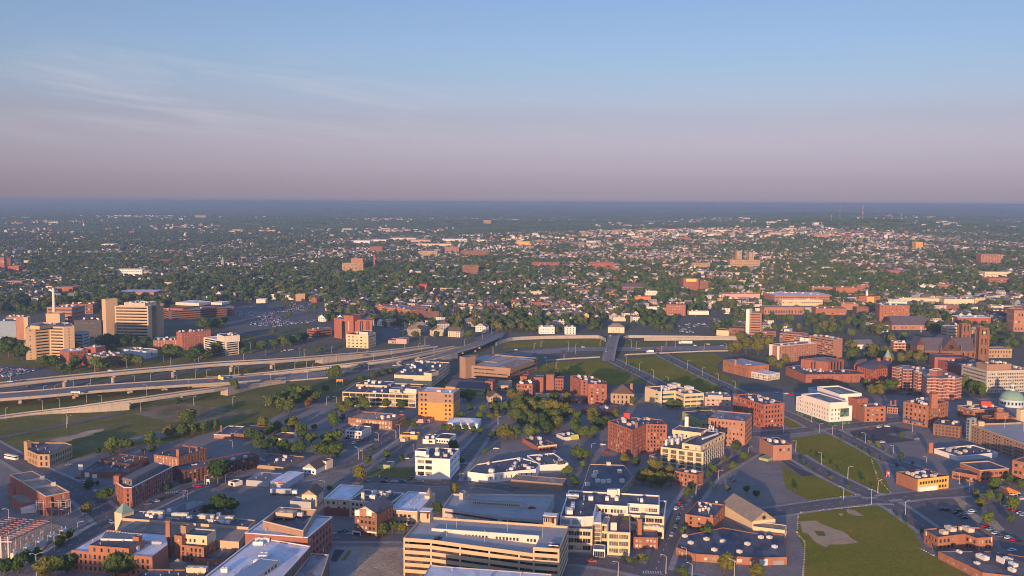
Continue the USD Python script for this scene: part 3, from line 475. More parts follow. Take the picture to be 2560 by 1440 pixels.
b.block(2, [(1195, 842), (1452, 860), (1588, 692)], h=8.5, wall='tan', roof='white_roof', coping='coping_white', win=dict(w=1.7, h=1.5, n=6, fl=2), vents=8)
b.block(2, [(1518, 716), (1560, 722), (1588, 698)], h=9.5, wall='cream', par=0, roof=None, foot=False); b.gable(b.plan, b.zt, 4.2, 'shingle_tan', hip=99, rname='turret_roof')
b = B('white_cottage', 'small white gabled cottage with brown roof beside the empty car park', cat='house', short='white gabled cottage'); b.block(2, [(421, 462), (538, 474), (612, 405)], b=(0, 518), wall='house_white', roof=None, par=0, faces={'f': dict(w=1.4, h=1.3, n=3, fl=1), 'r': dict(w=1.0, h=1.2, n=4, fl=1)}); b.gable(b.plan, b.zt, 3.4, 'shingle_brown', 'house_white', along=True)
b.block(2, [(585, 400), (632, 408), (650, 380)], h=6, wall='house_cream', par=.2, foot=False)
b = B('cream_gable_house', 'cream gable end house behind a flat grey shed beside the truck', cat='house', short='cream gable-end house'); b.block(2, [(412, 706), (543, 712), (600, 655)], h=7, wall='house_cream', roof=None, par=0, win=dict(w=1., h=1.3, n=2, fl=2)); b.gable(b.plan, b.zt, 3.2, 'shingle_brown', 'house_cream', along=True); b.block(2, [(305, 762), (495, 775), (520, 735)], h=4.5, wall='grey_wall', roof='grey_roof', par=.3)
b = B('tan_strip_store', 'low tan brick store with flat grey roof by the leafy trees', short='low tan brick store'); b.block(2, [(-150, 422), (245, 460), (330, 355)], b=(1, 493), wall='brick_tan', roof='tar_roof_worn', units=5, vents=4, par=.5)
b = B('white_metal_shed', 'low shed with sloping white metal roof and red sign', short='white metal-roofed shed'); b.block(2, [(125, 588), (270, 600), (392, 502)], h=4.2, wall='grey_wall', roof='white_roof', par=.05); b.on_wall(2, (200, 598, 240, 612), 'sign', 'sign_red'); b.block(2, [(-90, 575), (118, 590), (170, 512)], h=3.8, wall='grey_wall', roof='grey_roof', par=.2, vents=3)
b = B('white_office_box', 'boxy white two storey office with dark roof and window rows', short='boxy white office'); b.block(2, [(806, 126), (951, 137), (1009, 90)], b=(1, 208), wall='white', coping='coping_white', faces={'f': dict(w=1.7, h=1.7, n=5, fl=2), 'r': dict(w=1.7, h=1.6, n=5, fl=2), 'l': None}, units=1)
b = B('olive_box_store', 'low olive cream box building behind the row of trees', short='low olive box building'); b.block(2, [(128, 196), (330, 208), (398, 152)], b=(1, 246), wall='cream', roof='rust_roof', units=2).on_wall(2, (252, 210, 292, 226), 'window', 'pane_dark')
b = B('orange_loft', 'two storey orange brick loft with a wide row of windows', short='two storey orange loft'); b.block(2, [(830, 14), (1225, 45), (1290, -18)], b=(1, 130), wall='brick_orange', roof='tan_roof', win=dict(w=2.0, h=2.1, n=13, fl=2, pane='pane_blind'), units=4, vents=3)
b = B('yellow_shop', 'low bright yellow shop box beside the street', short='bright yellow shop'); b.block(2, [(1295, 168), (1452, 173), (1472, 148)], b=(1, 211), wall='yellow', units=1, par=.4); b.block(2, [(1298, 200), (1340, 205), (1352, 190)], h=2.4, wall='metal_cream', par=.2, foot=False)
b = B('white_l_shop', 'low white L-shaped shop with dark roof and two white roof fans', short='low white L-shaped shop'); b.block(2, [(1612, 197), (1740, 206), (1782, 160)], b=(1, 250), wall='white', win=dict(w=1.2, h=1.4, n=5, fl=1), par=.4); b.block(2, [(1500, 208), (1609, 212), (1650, 165)], b=(1, 253), wall='white', units=2, par=.4, foot=False).on_wall(2, (1556, 222, 1588, 240), 'window', 'pane_dark')
b = B('white_cube_office', 'white three storey cube with big dark windows and blank right half', short='white three storey cube'); b.block(2, [(1432, 372), (1746, 388), (1826, 294)], b=(1, 578), wall='white', coping='coping_white', faces={'f': dict(w=4.4, h=2.3, n=4, skip=(2, 3), fl=3, base=1.2, frame='metal_dark', mull=.8), 'r': dict(w=2.4, h=2.0, n=6, fl=3, base=1.0), 'l': None}, units=9, vents=3); z = b.zt
b.block(2, [(1430, 312), (1530, 318), (1545, 295)], zt=z + 3, z0=z - .7, wall='white', as_='stair_head', foot=False, par=.2)
b = B('green_shed', 'tiny pale green shed in the fenced lot left of the white cube', short='tiny pale green shed'); b.block(2, [(1086, 434), (1204, 442), (1224, 408)], b=(1, 481), wall='green_wall', par=.2)
b = B('long_white_store', 'long low white building with angled front and stepped white parapet', short='long low white building')
b.block(0, [(1169, 1179), (1216, 1185), (1340, 1172), (1352, 1158), (1300, 1143), (1192, 1160)], b=(0, 1202), wall='white', ortho=False, edges={1: dict(w=.7, h=2.4, n=9, fl=1)}, units=8, vents=5); b.block(3, [(135, 352), (256, 442), (490, 410)], b=(1, 522), wall='white', units=3, vents=4)
b.on_wall(3, (410, 412, 480, 436), 'shop_window', 'pane_mid')
b = B('concrete_deck', 'shaded concrete parking deck with open rooftop behind the big cream garage', short='shaded concrete parking deck')
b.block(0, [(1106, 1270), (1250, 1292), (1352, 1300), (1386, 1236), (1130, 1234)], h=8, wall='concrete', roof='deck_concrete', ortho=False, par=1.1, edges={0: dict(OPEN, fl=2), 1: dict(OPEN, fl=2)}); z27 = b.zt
p, z = front(2, 1905, 2310, 790, .6, ground=False); p = np.array([at(2, 1905, 792, z27 - 1)[:2], at(2, 2420, 826, z27 - 1)[:2]]); e = (p[1] - p[0]) / np.linalg.norm(p[1] - p[0]); n_ = np.array([-e[1], e[0]])
b.block(plan=[p[0], p[1], p[1] + n_ * .6, p[0] + n_ * .6], z0=z27 - 1.1, zt=z27 + 1.6, wall='concrete', as_='ramp_wall', foot=False, par=0, win=dict(w=.55, h=1.1, bay=1.3, fl=1, pane='void', edge=3)); b.block(2, [(1828, 690), (1862, 694), (1872, 672)], zt=z27 + 3, z0=z27 - 1, wall='concrete', as_='stair_head', foot=False, par=.2)
b.block(3, [(-10, 570), (455, 610), (462, 560)], h=5, wall='concrete_brown', roof='tan_roof', par=.3)

def garage():
    b = B('cream_parking_garage', 'big cream concrete parking garage with sloping open levels at bottom centre', 'garage', 'big cream parking garage')
    h = 19.0; plan, zt = b.footprint(13, [(48, 490), (2318, 652), (2420, 318)], h=h); A, Bq, C, D = plan; b.base((*plan.mean(0), 0)); FOOT.append(Polygon(plan)); b.plan, b.zt = plan, zt
    e = (Bq - A); L = np.linalg.norm(e); e /= L; n = np.array([-e[1], e[0]]); W = np.linalg.norm(D - A); lev = 3.12; P = lambda s, d, z: np.array([*(A + e * s + n * d), z])
    fr = [0, .182, .370, .558, .747, .840, 1.0]; drop = lev * 1.0; rz = math.atan2(e[1], e[0])
    def dz(s): return -drop * np.clip((s / L - fr[1]) / (fr[5] - fr[1]), 0, 1) if s / L < fr[5] + 1e-6 else 0.0
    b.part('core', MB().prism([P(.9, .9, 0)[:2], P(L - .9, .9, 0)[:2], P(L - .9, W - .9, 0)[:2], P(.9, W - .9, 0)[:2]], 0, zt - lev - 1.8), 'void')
    for i in range(6):
        s0, s1 = L * fr[i] + .12, L * fr[i + 1] - .12; z0, z1 = (dz(s0), dz(s1)) if i < 5 else (0, 0)
        for j in range(6):
            a, c = zt - lev * j - (1.75 if j == 0 else 1.55) + (.0 if j == 0 else 0), zt - lev * j; M = MB(); q = []
            if j: c = zt - lev * j + .25
            for d in (0, .35):
                q.append([P(s0, d, a + z0), P(s1, d, a + z1), P(s1, d, c + z1), P(s0, d, c + z0)])
            f_, k_ = q; M.quad(*f_).quad(f_[3], f_[2], k_[2], k_[3]).quad(k_[1], k_[0], k_[3], k_[2]).quad(f_[1], f_[0], k_[0], k_[1]).quad(f_[0], f_[3], k_[3], k_[0]).quad(f_[2], f_[1], k_[1], k_[2]); b.part('spandrel', M, 'concrete_tan')
    for i, f_ in enumerate(fr):
        s = min(max(L * f_, .4), L - .4); zz = zt + (dz(L * f_) if i < 5 else -.1) - .12; b.part('column', MB().box((*P(s, .34, 0)[:2], zz / 2), (.8, .6, zz), rz), 'concrete_tan')
    for j in range(6):
        z = zt - lev * j; b.part('side_spandrel', MB().box((*P(L - .18, W / 2, 0)[:2], z - .75), (.36, W - .8, 1.5), rz), 'concrete_tan')
        b.part('side_spandrel', MB().box((*P(.18, W / 2 + .4, 0)[:2], z - .75), (.36, W - 1.2, 1.5), rz), 'concrete_tan')
    b.part('rear_parapet', MB().box((*P(L / 2, W - .2, 0)[:2], zt - .55), (L - .8, .4, 1.1), rz), 'concrete_tan')
    for f_ in (.12, .3, .48, .66, .8): b.part('parapet_pier', MB().box((*P(L * f_, W - .55, 0)[:2], zt - .5), (.5, .4, 1.3), rz), 'concrete_tan')
    s1, s5, m0 = L * fr[1], L * fr[5], W * .47; zr = zt - 1.15
    b.part('roof_deck', MB().quad(P(.36, m0, zr), P(L - .36, m0, zr), P(L - .36, W - .36, zr), P(.36, W - .36, zr)).quad(P(.36, .36, zr), P(s1, .36, zr), P(s1, m0, zr), P(.36, m0, zr)).quad(P(s5, .36, zr), P(L - .36, .36, zr), P(L - .36, m0, zr), P(s5, m0, zr)), 'deck_concrete')
    b.part('ramp_deck', MB().quad(P(s1, .36, zr), P(s5, .36, zr - drop), P(s5, m0, zr - drop), P(s1, m0, zr)), 'deck_concrete')
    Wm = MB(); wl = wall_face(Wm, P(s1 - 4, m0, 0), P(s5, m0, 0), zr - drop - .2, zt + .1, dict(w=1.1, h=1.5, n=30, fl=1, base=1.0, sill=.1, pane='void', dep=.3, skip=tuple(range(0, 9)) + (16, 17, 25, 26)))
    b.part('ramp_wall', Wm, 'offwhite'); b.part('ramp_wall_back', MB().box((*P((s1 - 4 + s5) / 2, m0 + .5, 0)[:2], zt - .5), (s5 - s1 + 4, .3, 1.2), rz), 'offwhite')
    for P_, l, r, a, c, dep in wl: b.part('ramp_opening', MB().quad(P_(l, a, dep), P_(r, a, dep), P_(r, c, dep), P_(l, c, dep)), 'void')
    Wr = MB(); Wr.quad(P(s5, .36, zr - drop), P(s5, m0, zr - drop), P(s5, m0, zr), P(s5, .36, zr)); b.part('ramp_side', Wr, 'concrete_tan')
    def hut(c, sz, name='stair_tower'):
        t = b.part(name, MB().box((*c, zt + sz[2] / 2 - 2), (sz[0], sz[1], sz[2] + 2), rz), 'concrete_tan'); b.part('roof', MB().box((*c, zt + sz[2] + .15), (sz[0] + .5, sz[1] + .5, .3), rz), 'coping_white', t)
        f0 = np.array(c) - n * (sz[1] / 2 + .03); b.part('window', MB().box((*(f0 + e * sz[0] * .28), zt + sz[2] * .5), (1.0, .08, sz[2] * .62), rz), 'pane_dark', t)
        if name != 'stair_tower':
            for i in range(5): b.part('window', MB().box((*(f0 + e * sz[0] * (-.40 + .14 * i)), zt + sz[2] * .55), (.55, .08, sz[2] * .5), rz), 'pane_dark', t)
    hut(P(3.0, W - 3.0, 0)[:2], (5.2, 5.2, 4.4)); hut(P(L - 9.5, W + 2.0, 0)[:2], (6.4, 4.5, 4.4), 'lift_tower')
    for f_, d in ((.25, .3), (.5, .28), (.28, .62), (.62, .62), (.86, .5)):
        q = P(L * f_, W * d, zr + (0 if d > .47 else dz(L * f_))); b.part('light_pole', MB().bar(q, q + [0, 0, 6.5], .09, .06), 'galvanised')
    return b
GAR = garage()
b = B('white_roof_store', 'pale membrane roof of a building cut off by the bottom edge', short='pale bottom-edge roof'); b.block(13, [(230, 1250), (2235, 1330), (2208, 1018), (440, 888)], h=15, wall='concrete', roof='white_roof', ortho=False, vents=6, par=.3)

# --- lower right
b = B('small_brick_store', 'small brick store with cream cornice beside the curved car park', short='cream-cornice brick store'); b.block(3, [(92, 197), (234, 277), (405, 260)], b=(1, 322), wall='brick_red', roof='tar_roof_worn', units=4, vents=3, faces={'r': dict(w=1.8, h=1.6, n=5, fl=1), 'f': dict(w=1.8, h=1.6, n=5, fl=1), 'l': None}).on_wall(3, (236, 262, 404, 276), 'cornice', 'cream', .25)
b = B('lime_corner_store', 'white box store with lime green wall panel among green trees', short='box store with lime panel'); b.block(3, [(400, 160), (468, 192), (598, 176)], b=(1, 224), wall='offwhite', units=2).on_wall(3, (530, 168, 596, 212), 'lime_panel', 'lime')
b = B('red_mill_tall', 'tall six storey red brick mill with red roof tank and angled wings', short='tall tank-roofed red mill')
b.block(3, [(866, 42), (1086, 124), (1206, 70), (1397, 76), (1350, 32), (1160, 8), (985, 18)], b=(1, 382), wall='brick_red', ortho=False, win=dict(w=1.15, h=1.7, bay=2.35, fl=7, base=.4), units=7, vents=6); q = at(3, 1030, 30, b.zt - .7)
b.part('roof_tank', MB().box((q[0], q[1], b.zt + 2.2), (4.4, 4.4, 4.4)), 'red_paint'); b.part('tank_legs', MB().box((q[0], q[1], b.zt - .2), (3.6, 3.6, .9)), 'metal_dark'); chim(3, 1118, 55, 112, 1.8, b, 'brick_red', zf=b.zt - 1, top=1.)
b.block(3, [(1235, 350), (1310, 372), (1345, 350)], h=4, wall='tan', foot=False, par=.2)
b = B('cream_loft', 'cream concrete loft with gridded windows and crowded rooftop ducts', short='cream gridded loft')
b.block(3, [(1339, 276), (1723, 324), (1949, 184)], b=(1, 508), wall='cream', win=GRID(fl=4, bay=5.0, w=4.0, h=2.6, top=1.2), vents=6); z = b.zt; p33 = b.plan
b.block(3, [(1530, 243), (1697, 268), (1918, 152)], zt=z + 3.4, z0=z - .7, wall='cream', as_='penthouse', foot=False, win=dict(w=3.0, h=1.6, bay=6, fl=1), par=.4); b.block(3, [(1442, 122), (1700, 152), (1745, 112)], zt=z + 5, z0=z - .7, wall='cream', as_='penthouse', foot=False, par=.3, win=dict(w=1.2, h=1.5, bay=4, fl=1))
b.plan, b.zt = p33, z
for i in range(6): b.unit_at(3, 1392 + i * 26, 262 - i * 3 - (i % 2) * 26, (1.5, 3.4, 3.6), 'metal_light')
q0 = z + 3.2
for (xa, ya), (xb, yb) in (((1715, 205), (1850, 160)), ((1850, 160), (1840, 120)), ((1730, 140), (1790, 112))): b.part('duct', MB().bar(at(3, xa, ya, q0 + 1), at(3, xb, yb, q0 + 1), .75, n=8), 'metal_light')
for x, y in ((1775, 128), (1795, 118), (1812, 128), (1780, 112)): q = at(3, x, y, q0); b.part('fan_stack', MB().bar(q, q + [0, 0, 2.6], .7, .5, n=8), 'metal_light')
for x in (1562, 1577): chim(3, x, 6, 104, 1.3, b, 'white', 'flue', zf=z + 4, top=1.)
b = B('brick_mill_flat', 'five storey pinkish brick mill with small windows behind the cream loft', short='pinkish brick mill'); b.block(7, [(1966, 1378), (2332, 1412), (2490, 1342)], b=(1, 1676), wall='brick_pink', roof='grey_roof', win=dict(w=1.1, h=1.6, bay=2.8, fl=5), vents=3)
b = B('dark_low_supermarket', 'low dark flat roof store with many pale rooftop units', short='low dark unit-roofed store'); b.block(3, [(622, 682), (985, 658), (1092, 545), (1010, 440), (700, 432)], h=5.2, wall='tan', ortho=False, edges={1: dict(w=2, h=1.6, bay=4, fl=1)}, par=.4)
for x, y in ((868, 445), (968, 515), (770, 600), (820, 606), (868, 602), (680, 630), (755, 522), (740, 555), (990, 600)): b.unit_at(3, x, y, (2.6, 2.4, 1.9), 'offwhite')
b = B('brick_corner_house', 'three storey orange brick house behind the broad flat-topped tree', short='three storey orange brick house'); b.block(3, [(1466, 492), (1662, 530), (1716, 500)], b=(1, 652), wall='brick_orange', win=dict(w=1.3, h=1.7, n=5, fl=3), faces=None, units=2)

b = B('cream_campus_building', 'large cream building with stepped wings, glass stair and wide dark roof', short='large stepped cream building')
WG = dict(w=.95, h=2.3, bay=1.25, fl=3, base=.3, pane=None); q4 = lambda n, **k: dict(dict(w=99, h=2.3, n=n, fl=3, frame='cream', mull=1.2, bars=1, edge=.8, base=.2), **k)
zL = 12.5
b.block(14, [(60, 782), (662, 806), (760, 560)], h=zL, wall='cream', roof='tar_roof_worn', coping='coping_tan', faces={'f': q4(4), 'l': None, 'r': q4(3)})
b.block(14, [(1235, 562), (1836, 602), (1988, 348)], h=zL, wall='cream', roof='tar_roof', coping='coping_white', faces={'f': q4(4), 'r': dict(w=2.2, h=3.2, n=9, fl=3), 'l': None})
b.block(14, [(906, 844), (1281, 860), (1310, 548)], h=zL - .2, wall='cream', roof='rust_roof', coping='metal_grey', faces={'f': q4(2, pane='pane_olive'), 'l': q4(4), 'r': None}); b.part('green_roof', MB().flat([at(14, x, y, zL - .85)[:2] for x, y in ((1150, 660), (1268, 665), (1285, 580), (1165, 575))], zL - .8), 'lawn')
b.block(14, [(135, 592), (500, 604), (680, 592), (725, 402), (1245, 430), (1245, 382), (1757, 412), (1757, 252), (275, 167)], z0=zL - .9, zt=17.0, wall='offwhite', roof='tar_roof', coping='coping_white', as_='top_storey', ortho=False, edges={3: dict(w=1.3, h=2.0, n=9, fl=1), 5: dict(w=99, h=2.0, n=3, fl=1, frame='white', mull=.9, bars=2), 1: dict(w=1.4, h=1.6, n=2, fl=1, skip=(1,))}, vents=5)
b.on_wall(14, (150, 640, 292, 720), 'louvre', 'blue_wall').on_wall(14, (330, 645, 475, 725), 'louvre', 'blue_wall')
for x, y, s_ in ((340, 470, (2, 8, 2.2)), (280, 540, (4, 6, 2.0)), (335, 290, (7, 2.5, 1.6)), (635, 325, (2.6, 2.6, 1.6)), (900, 325, (2, 3, 1.4)), (1055, 330, (2, 3, 1.6)), (1465, 360, (1.6, 2.4, 1.6)), (1030, 235, (4, 4, 2.4))): b.unit_at(14, x, y, s_, z=16.3)
b.block(14, [(903, 160), (1064, 166), (1066, 148)], z0=16, zt=20.5, wall='offwhite', as_='lift_head', foot=False, par=.3); b.block(14, [(1070, 146), (1112, 148), (1113, 140)], z0=16, zt=21.5, wall='offwhite', as_='flue_box', foot=False, par=.3)
b.block(14, [(684, 690), (806, 694), (815, 515)], h=14.2, wall='offwhite', roof='white_roof', as_='glass_stair', foot=False, win=GRID(n=5, w=99, fl=6, h=2.0, edge=.2, mull=.5, bars=1), par=.2); b.block(14, [(815, 715), (905, 722), (915, 600)], h=13, wall='cream', roof='grey_roof', foot=False, as_='stair_block', faces={'f': dict(w=2.6, h=2.8, n=2, fl=3)}, par=.2)
b.block(14, [(960, 705), (1062, 708), (1066, 690)], z0=zL - 1, zt=zL + 3.2, wall='offwhite', as_='lift_head', foot=False, par=.2); b.block(14, [(672, 1130), (866, 1140), (880, 1060)], h=4.4, wall='coping_white', roof='grey_roof', as_='entrance_porch', foot=False, faces={'f': dict(w=1.9, h=3.2, n=5, fl=1, pane='pane_dark', dep=.5)}, par=.2)
b = B('brick_annexe', 'low red brick house with chimney tucked against the stepped cream building', short='red brick house with chimney'); b.block(14, [(1335, 932), (1736, 944), (1838, 822)], b=(1, 1136), wall='brick_red', faces={'f': dict(w=1.2, h=1.6, n=6, fl=2, skip=(2,), pane='pane_blind'), 'r': dict(w=1.1, h=1.6, n=6, fl=2), 'l': None}); chim(14, 1430, 632, 905, 2.1, b, 'brick_orange', zf=b.zt - 1, top=1.)
for x, y, s_ in ((1550, 818, (6, 2, 2)), (1690, 826, (4, 3, 2.4)), (1775, 840, (3, 2, 2))): b.unit_at(14, x, y, s_, 'metal_cream')
b = B('three_storey_brick', 'three storey brick block with round roof vents and fire escape', short='round-vent brick block'); b.block(3, [(1558, 882), (1812, 918), (1882, 792)], b=(1, 1052), wall='brick_orange', faces={'f': dict(w=1.3, h=1.6, n=5, fl=3, base=.5), 'l': dict(w=1.2, h=1.5, n=3, fl=3), 'r': dict(w=1.1, h=1.5, n=4, fl=3)}, vents=2)
for x, y in ((1690, 800), (1750, 800), (1785, 812), (1740, 835), (1700, 830), (1770, 850), (1720, 852), (1690, 858), (1840, 790)): q = at(3, x, y, b.zt - .7); b.part('roof_vent', MB().bar(q, q + [0, 0, 1.3], .75, n=10).bar(q + [0, 0, 1.3], q + [0, 0, 1.7], .95, .5, n=10), 'offwhite')
chim(3, 1793, 888, 925, 1.3, b, 'brick_orange', zf=b.zt - 1, top=1.)
for y in (975, 1005): b.on_wall(3, (1676, y - 4, 1735, y + 6), 'fire_escape', 'metal_dark', .9)
b = B('gabled_hall', 'cream gabled hall with wide tan roof and round window in its gable', short='cream gabled hall'); b.block(3, [(1896, 782), (2163, 947), (2374, 930)], b=(1, 1057), wall='cream', roof=None, par=0, faces={'r': dict(w=1.1, h=1.5, n=3, fl=1), 'f': dict(w=1.1, h=1.5, n=3, fl=1)}); b.gable(b.plan, b.zt, 5.2, 'shingle_tan', 'cream', along=None)
q = b.on_wall(3, (2252, 895, 2282, 930), 'round_window', 'pane_dark', .12, round_=True); b.block(3, [(2168, 992), (2456, 1028), (2500, 985)], h=5.4, wall='cream', roof='tan_roof', par=.3, win=dict(w=1.1, h=1.2, n=8, fl=1))
b = B('long_brick_garage', 'long low brick building with wide dark roof and mural wall', short='low mural-walled brick building')
b.block(3, [(1478, 1180), (1645, 1240), (2220, 1277), (2476, 1268), (2452, 1068), (2160, 1048), (1900, 1002), (1530, 1077)], b=(2, 1347), wall='brick_orange', ortho=False, edges={0: dict(w=1.4, h=1.6, n=5, fl=1, pane='pane_blind'), 1: dict(w=2.6, h=1.8, n=9, fl=1, pane='pane_blind', skip=(0, 4, 7))}, par=.35)
b.on_wall(3, (2226, 1288, 2302, 1352), 'mural', 'pale_blue').on_wall(4, (44, 1302, 142, 1352), 'garage_door', 'grey_panel')
for x, y in ((1555, 1095), (1750, 1122), (1608, 1155), (1898, 1142), (2118, 1165), (1820, 1218), (2045, 1235), (2240, 1105)): b.unit_at(3, x, y, (2.4, 2.0, 1.3), 'offwhite')
b.unit_at(4, 60, 1190, (2.4, 2, 1.2)); b.unit_at(4, 12, 1105, (2.4, 2, 1.2))
b = B('green_row_kiosk', 'low dark green kiosk row beside the empty grey lot', short='dark green kiosk row'); b.block(3, [(2222, 372), (2304, 388), (2340, 340)], b=(1, 412), wall='green_wall', roof='copper_green', par=.2, win=dict(w=1.5, h=1.4, n=3, fl=1))
b = B('pink_brick_shop', 'low pinkish brick shop with dark roof beside the striped car park', short='low pinkish brick shop'); b.block(4, [(-75, 195), (48, 264), (240, 270)], b=(2, 408), wall='brick_pink', faces={'r': dict(w=1.6, h=2.0, n=4, skip=(0, 1), fl=2, skiprow=(0,)), 'f': dict(w=1.6, h=2.0, n=4, skip=(0,), fl=2, skiprow=(0,)), 'l': None}, units=3)
b = B('yellow_front_shops', 'two storey shops with yellow front and orange brick side wall', short='yellow-fronted shops'); b.block(4, [(1156, 502), (1347, 572), (1646, 548)], b=(1, 682), wall='brick_orange', roof='tar_roof_worn', units=7, vents=5); p, z = b.plan, b.zt; e = (p[2] - p[1]) / np.linalg.norm(p[2] - p[1]); n_ = np.array([e[1], -e[0]])
b.block(plan=[p[1] + n_ * .35, p[2] + n_ * .35, p[2] + n_ * .02, p[1] + n_ * .02], z0=0, zt=z + .3, wall='yellow', as_='front_wall', foot=False, par=0, faces=None, win=dict(w=1.7, h=1.8, n=10, fl=2, top=1.2)); b.plan = p; b.zt = z; b.on_wall(4, (1352, 628, 1512, 668), 'shop_window', 'sign_white', .9, 'bright white shop window')
b = B('brick_cafe_block', 'stepped low orange brick block right of the yellow-fronted shops', short='stepped low orange brick block'); b.block(4, [(1728, 418), (1906, 488), (2132, 458)], b=(1, 592), wall='brick_orange', coping='coping_tan', faces={'f': dict(w=2.4, h=1.5, n=6, fl=2), 'r': dict(w=2.4, h=1.5, n=6, fl=2), 'l': None}); b.block(4, [(1656, 496), (1880, 534), (1912, 500)], h=5, wall='brick_orange', foot=False, win=dict(w=1.6, h=1.4, n=8, fl=1), par=.3)
b = B('blue_white_warehouse', 'low white and pale blue warehouse with dark roof and roof fans', short='white and pale blue warehouse'); b.block(4, [(1496, 292), (1706, 362), (2050, 322)], b=(1, 406), wall='white', coping='coping_white', units=6, vents=4); p, z = b.plan, b.zt; e = (p[2] - p[1]) / np.linalg.norm(p[2] - p[1]); n_ = np.array([e[1], -e[0]]); b.part('blue_cladding', MB().prism([p[1] + n_ * .12, p[2] + n_ * .12, p[2] + n_ * .01, p[1] + n_ * .01], .05, z - .6), 'pale_blue'); chim(4, 1458, 236, 330, 3, b, 'brick_orange', zf=0, top=1.)
b = B('brown_brick_store', 'three storey brown brick building with white roof unit beside the striped lot', short='brown brick building'); b.block(4, [(1488, 68), (1732, 96), (1758, 52)], b=(1, 197), wall='brick_brown', win=dict(w=1.3, h=1.6, n=7, fl=3, pane='pane_mid'), units=3)
b = B('brown_parking_garage', 'brown concrete parking garage with grouped openings at right edge', 'garage', 'brown parking garage')
pl, zt = b.footprint(15, [(2500, 1520), (310, 722), (1700, 628)], b=(1, 1225)); b.block(plan=pl, zt=zt, wall='concrete_brown', roof='deck_concrete', coping='coping_tan', par=1.2, win=dict(w=2.5, h=.95, bay=3.2, fl=5, pane='void', dep=.5, skip=(3, 7, 11, 15, 19)), every=True)
b.block(15, [(205, 540), (292, 562), (420, 520)], zt=zt + 4.5, wall='grey_panel', roof='offwhite', as_='stair_tower', foot=False, par=.2, win=dict(w=2.4, h=1.9, n=1, fl=7, pane='pane_green'))
b.block(15, [(560, 648), (740, 655), (770, 632)], zt=zt + 2.6, z0=zt - 1, wall='tan', as_='lift_head', foot=False, par=.2)
for x, y0_, y1_ in ((1340, 550, 850), (1900, 500, 960)): q = at(15, x, y1_, zt - 1.2); b.part('light_pole', MB().bar(q, q + [0, 0, 9], .12, .08).box(q + [0, 0, 9], (1.2, .4, .2)), 'galvanised')
b = B('edge_brick_block', 'orange brick block with paired windows cut by the right edge', short='orange block at right edge'); b.block(4, [(2200, 394), (2430, 442), (2520, 384)], b=(0, 586), wall='brick_orange', win=dict(w=2.0, h=1.9, n=5, fl=3))
b = B('brick_l_building', 'L-shaped orange brick building with big cream roof units by the lawn', short='L-shaped orange building')
b.block(4, [(1405, 1017), (1530, 1090), (1690, 1070), (1772, 1062), (1880, 1098), (2026, 1087), (1905, 1002), (1692, 987)], b=(1, 1217), wall='brick_orange', ortho=False, edges={0: dict(w=1.5, h=1.7, n=4, fl=2), 1: dict(w=1.4, h=1.8, n=4, fl=2), 3: dict(w=1.4, h=1.8, n=3, fl=2), 4: dict(w=1.2, h=1.8, n=4, fl=2)})
for x, y, s_ in ((1580, 1062, (4, 3, 1.6)), (1640, 1028, (6, 3.4, 1.6)), (1800, 1035, (6, 3.4, 1.8)), (1730, 1025, (1.4, 1.4, 1.4))): b.unit_at(4, x, y, s_, 'metal_cream')
b.on_wall(4, (1421, 1040, 1430, 1076), 'sign', 'sign_white'); b.on_wall(4, (2006, 1092, 2014, 1130), 'sign', 'sign_white')
b.block(4, [(1532, 1216), (1932, 1408), (2520, 1475), (2520, 1300), (2024, 1218)], h=4.2, wall='brick_orange', roof='tar_roof_worn', ortho=False, par=.3, edges={0: dict(w=1.8, h=1.2, n=7, fl=1, pane='pane_blind')})
for x, y, s_ in ((1930, 1285, (6, 3, 1.6)), (2090, 1320, (5, .6, 2.4)), (2160, 1305, (4, 2.4, 1.4)), (2205, 1350, (4, 2.4, 1.4)), (2195, 1398, (3.4, 2, 1.3)), (1720, 1230, (3, 1.4, .8)), (1880, 1330, (2.4, 2, .6))): b.unit_at(4, x, y, s_, 'metal_light', z=3.9)
# --- hospital quarter, left of the highway
b = B('chevron_hospital', 'ten storey tan hospital block with two angled striped wings at far left', short='chevron hospital block')
b.block(5, [(250, 484), (348, 478), (495, 464), (634, 468), (742, 460), (705, 428), (430, 420), (300, 436)], b=(1, 795), wall='concrete_tan', roof='grey_roof', ortho=False, edges={0: dict(w=1.2, h=1.3, n=3, fl=10, skip=(0, 2)), 1: dict(RIB, fl=10), 2: dict(RIB, fl=10), 3: dict(w=1.2, h=1.3, n=3, fl=10, skip=(0, 2))}, units=9, vents=5); z = b.zt
b.block(5, [(300, 455), (395, 460), (415, 432)], zt=z + 3, z0=z - 1, wall='concrete_tan', as_='penthouse', foot=False, par=.4)
slab('boiler_house', 'tan boiler house carrying the tall white smokestack', 5, 465, 605, 335, 560, 16, short='tan boiler house', wall='concrete_tan', roof='grey_roof', vents=3)
b = B('smokestack', 'tall slender white smokestack above the tan hospital boiler house', cat='smokestack', short='tall white smokestack'); p, z = front(5, 525, 552, 540, 6); c = p.mean(0); b.base((*c, 0)); zt = rise(5, 538, 80, p); b.part('shaft', MB().bar((*c, 18), (*c, zt), 2.3, 1.55, n=16), 'offwhite', smooth=40); b.part('rim', MB().bar((*c, zt - 1), (*c, zt + .2), 1.75, n=16), 'metal_grey'); b.part('foot_block', MB().box((*c, 9.2), (7, 5, 18.4)), 'concrete_tan')
slab('hospital_wing', 'tall tan service tower at the left of the chevron block', 5, 246, 288, 372, 660, 8, short='tan service tower', wall='concrete_tan')
slab('brick_hospital_wing', 'six storey brick wing with dark window bands behind the smokestack', 5, 465, 748, 272, 500, 30, -6, short='brick wing behind the smokestack', wall='brick_pink', win=dict(RIB, fl=6), roof='grey_roof', units=4)
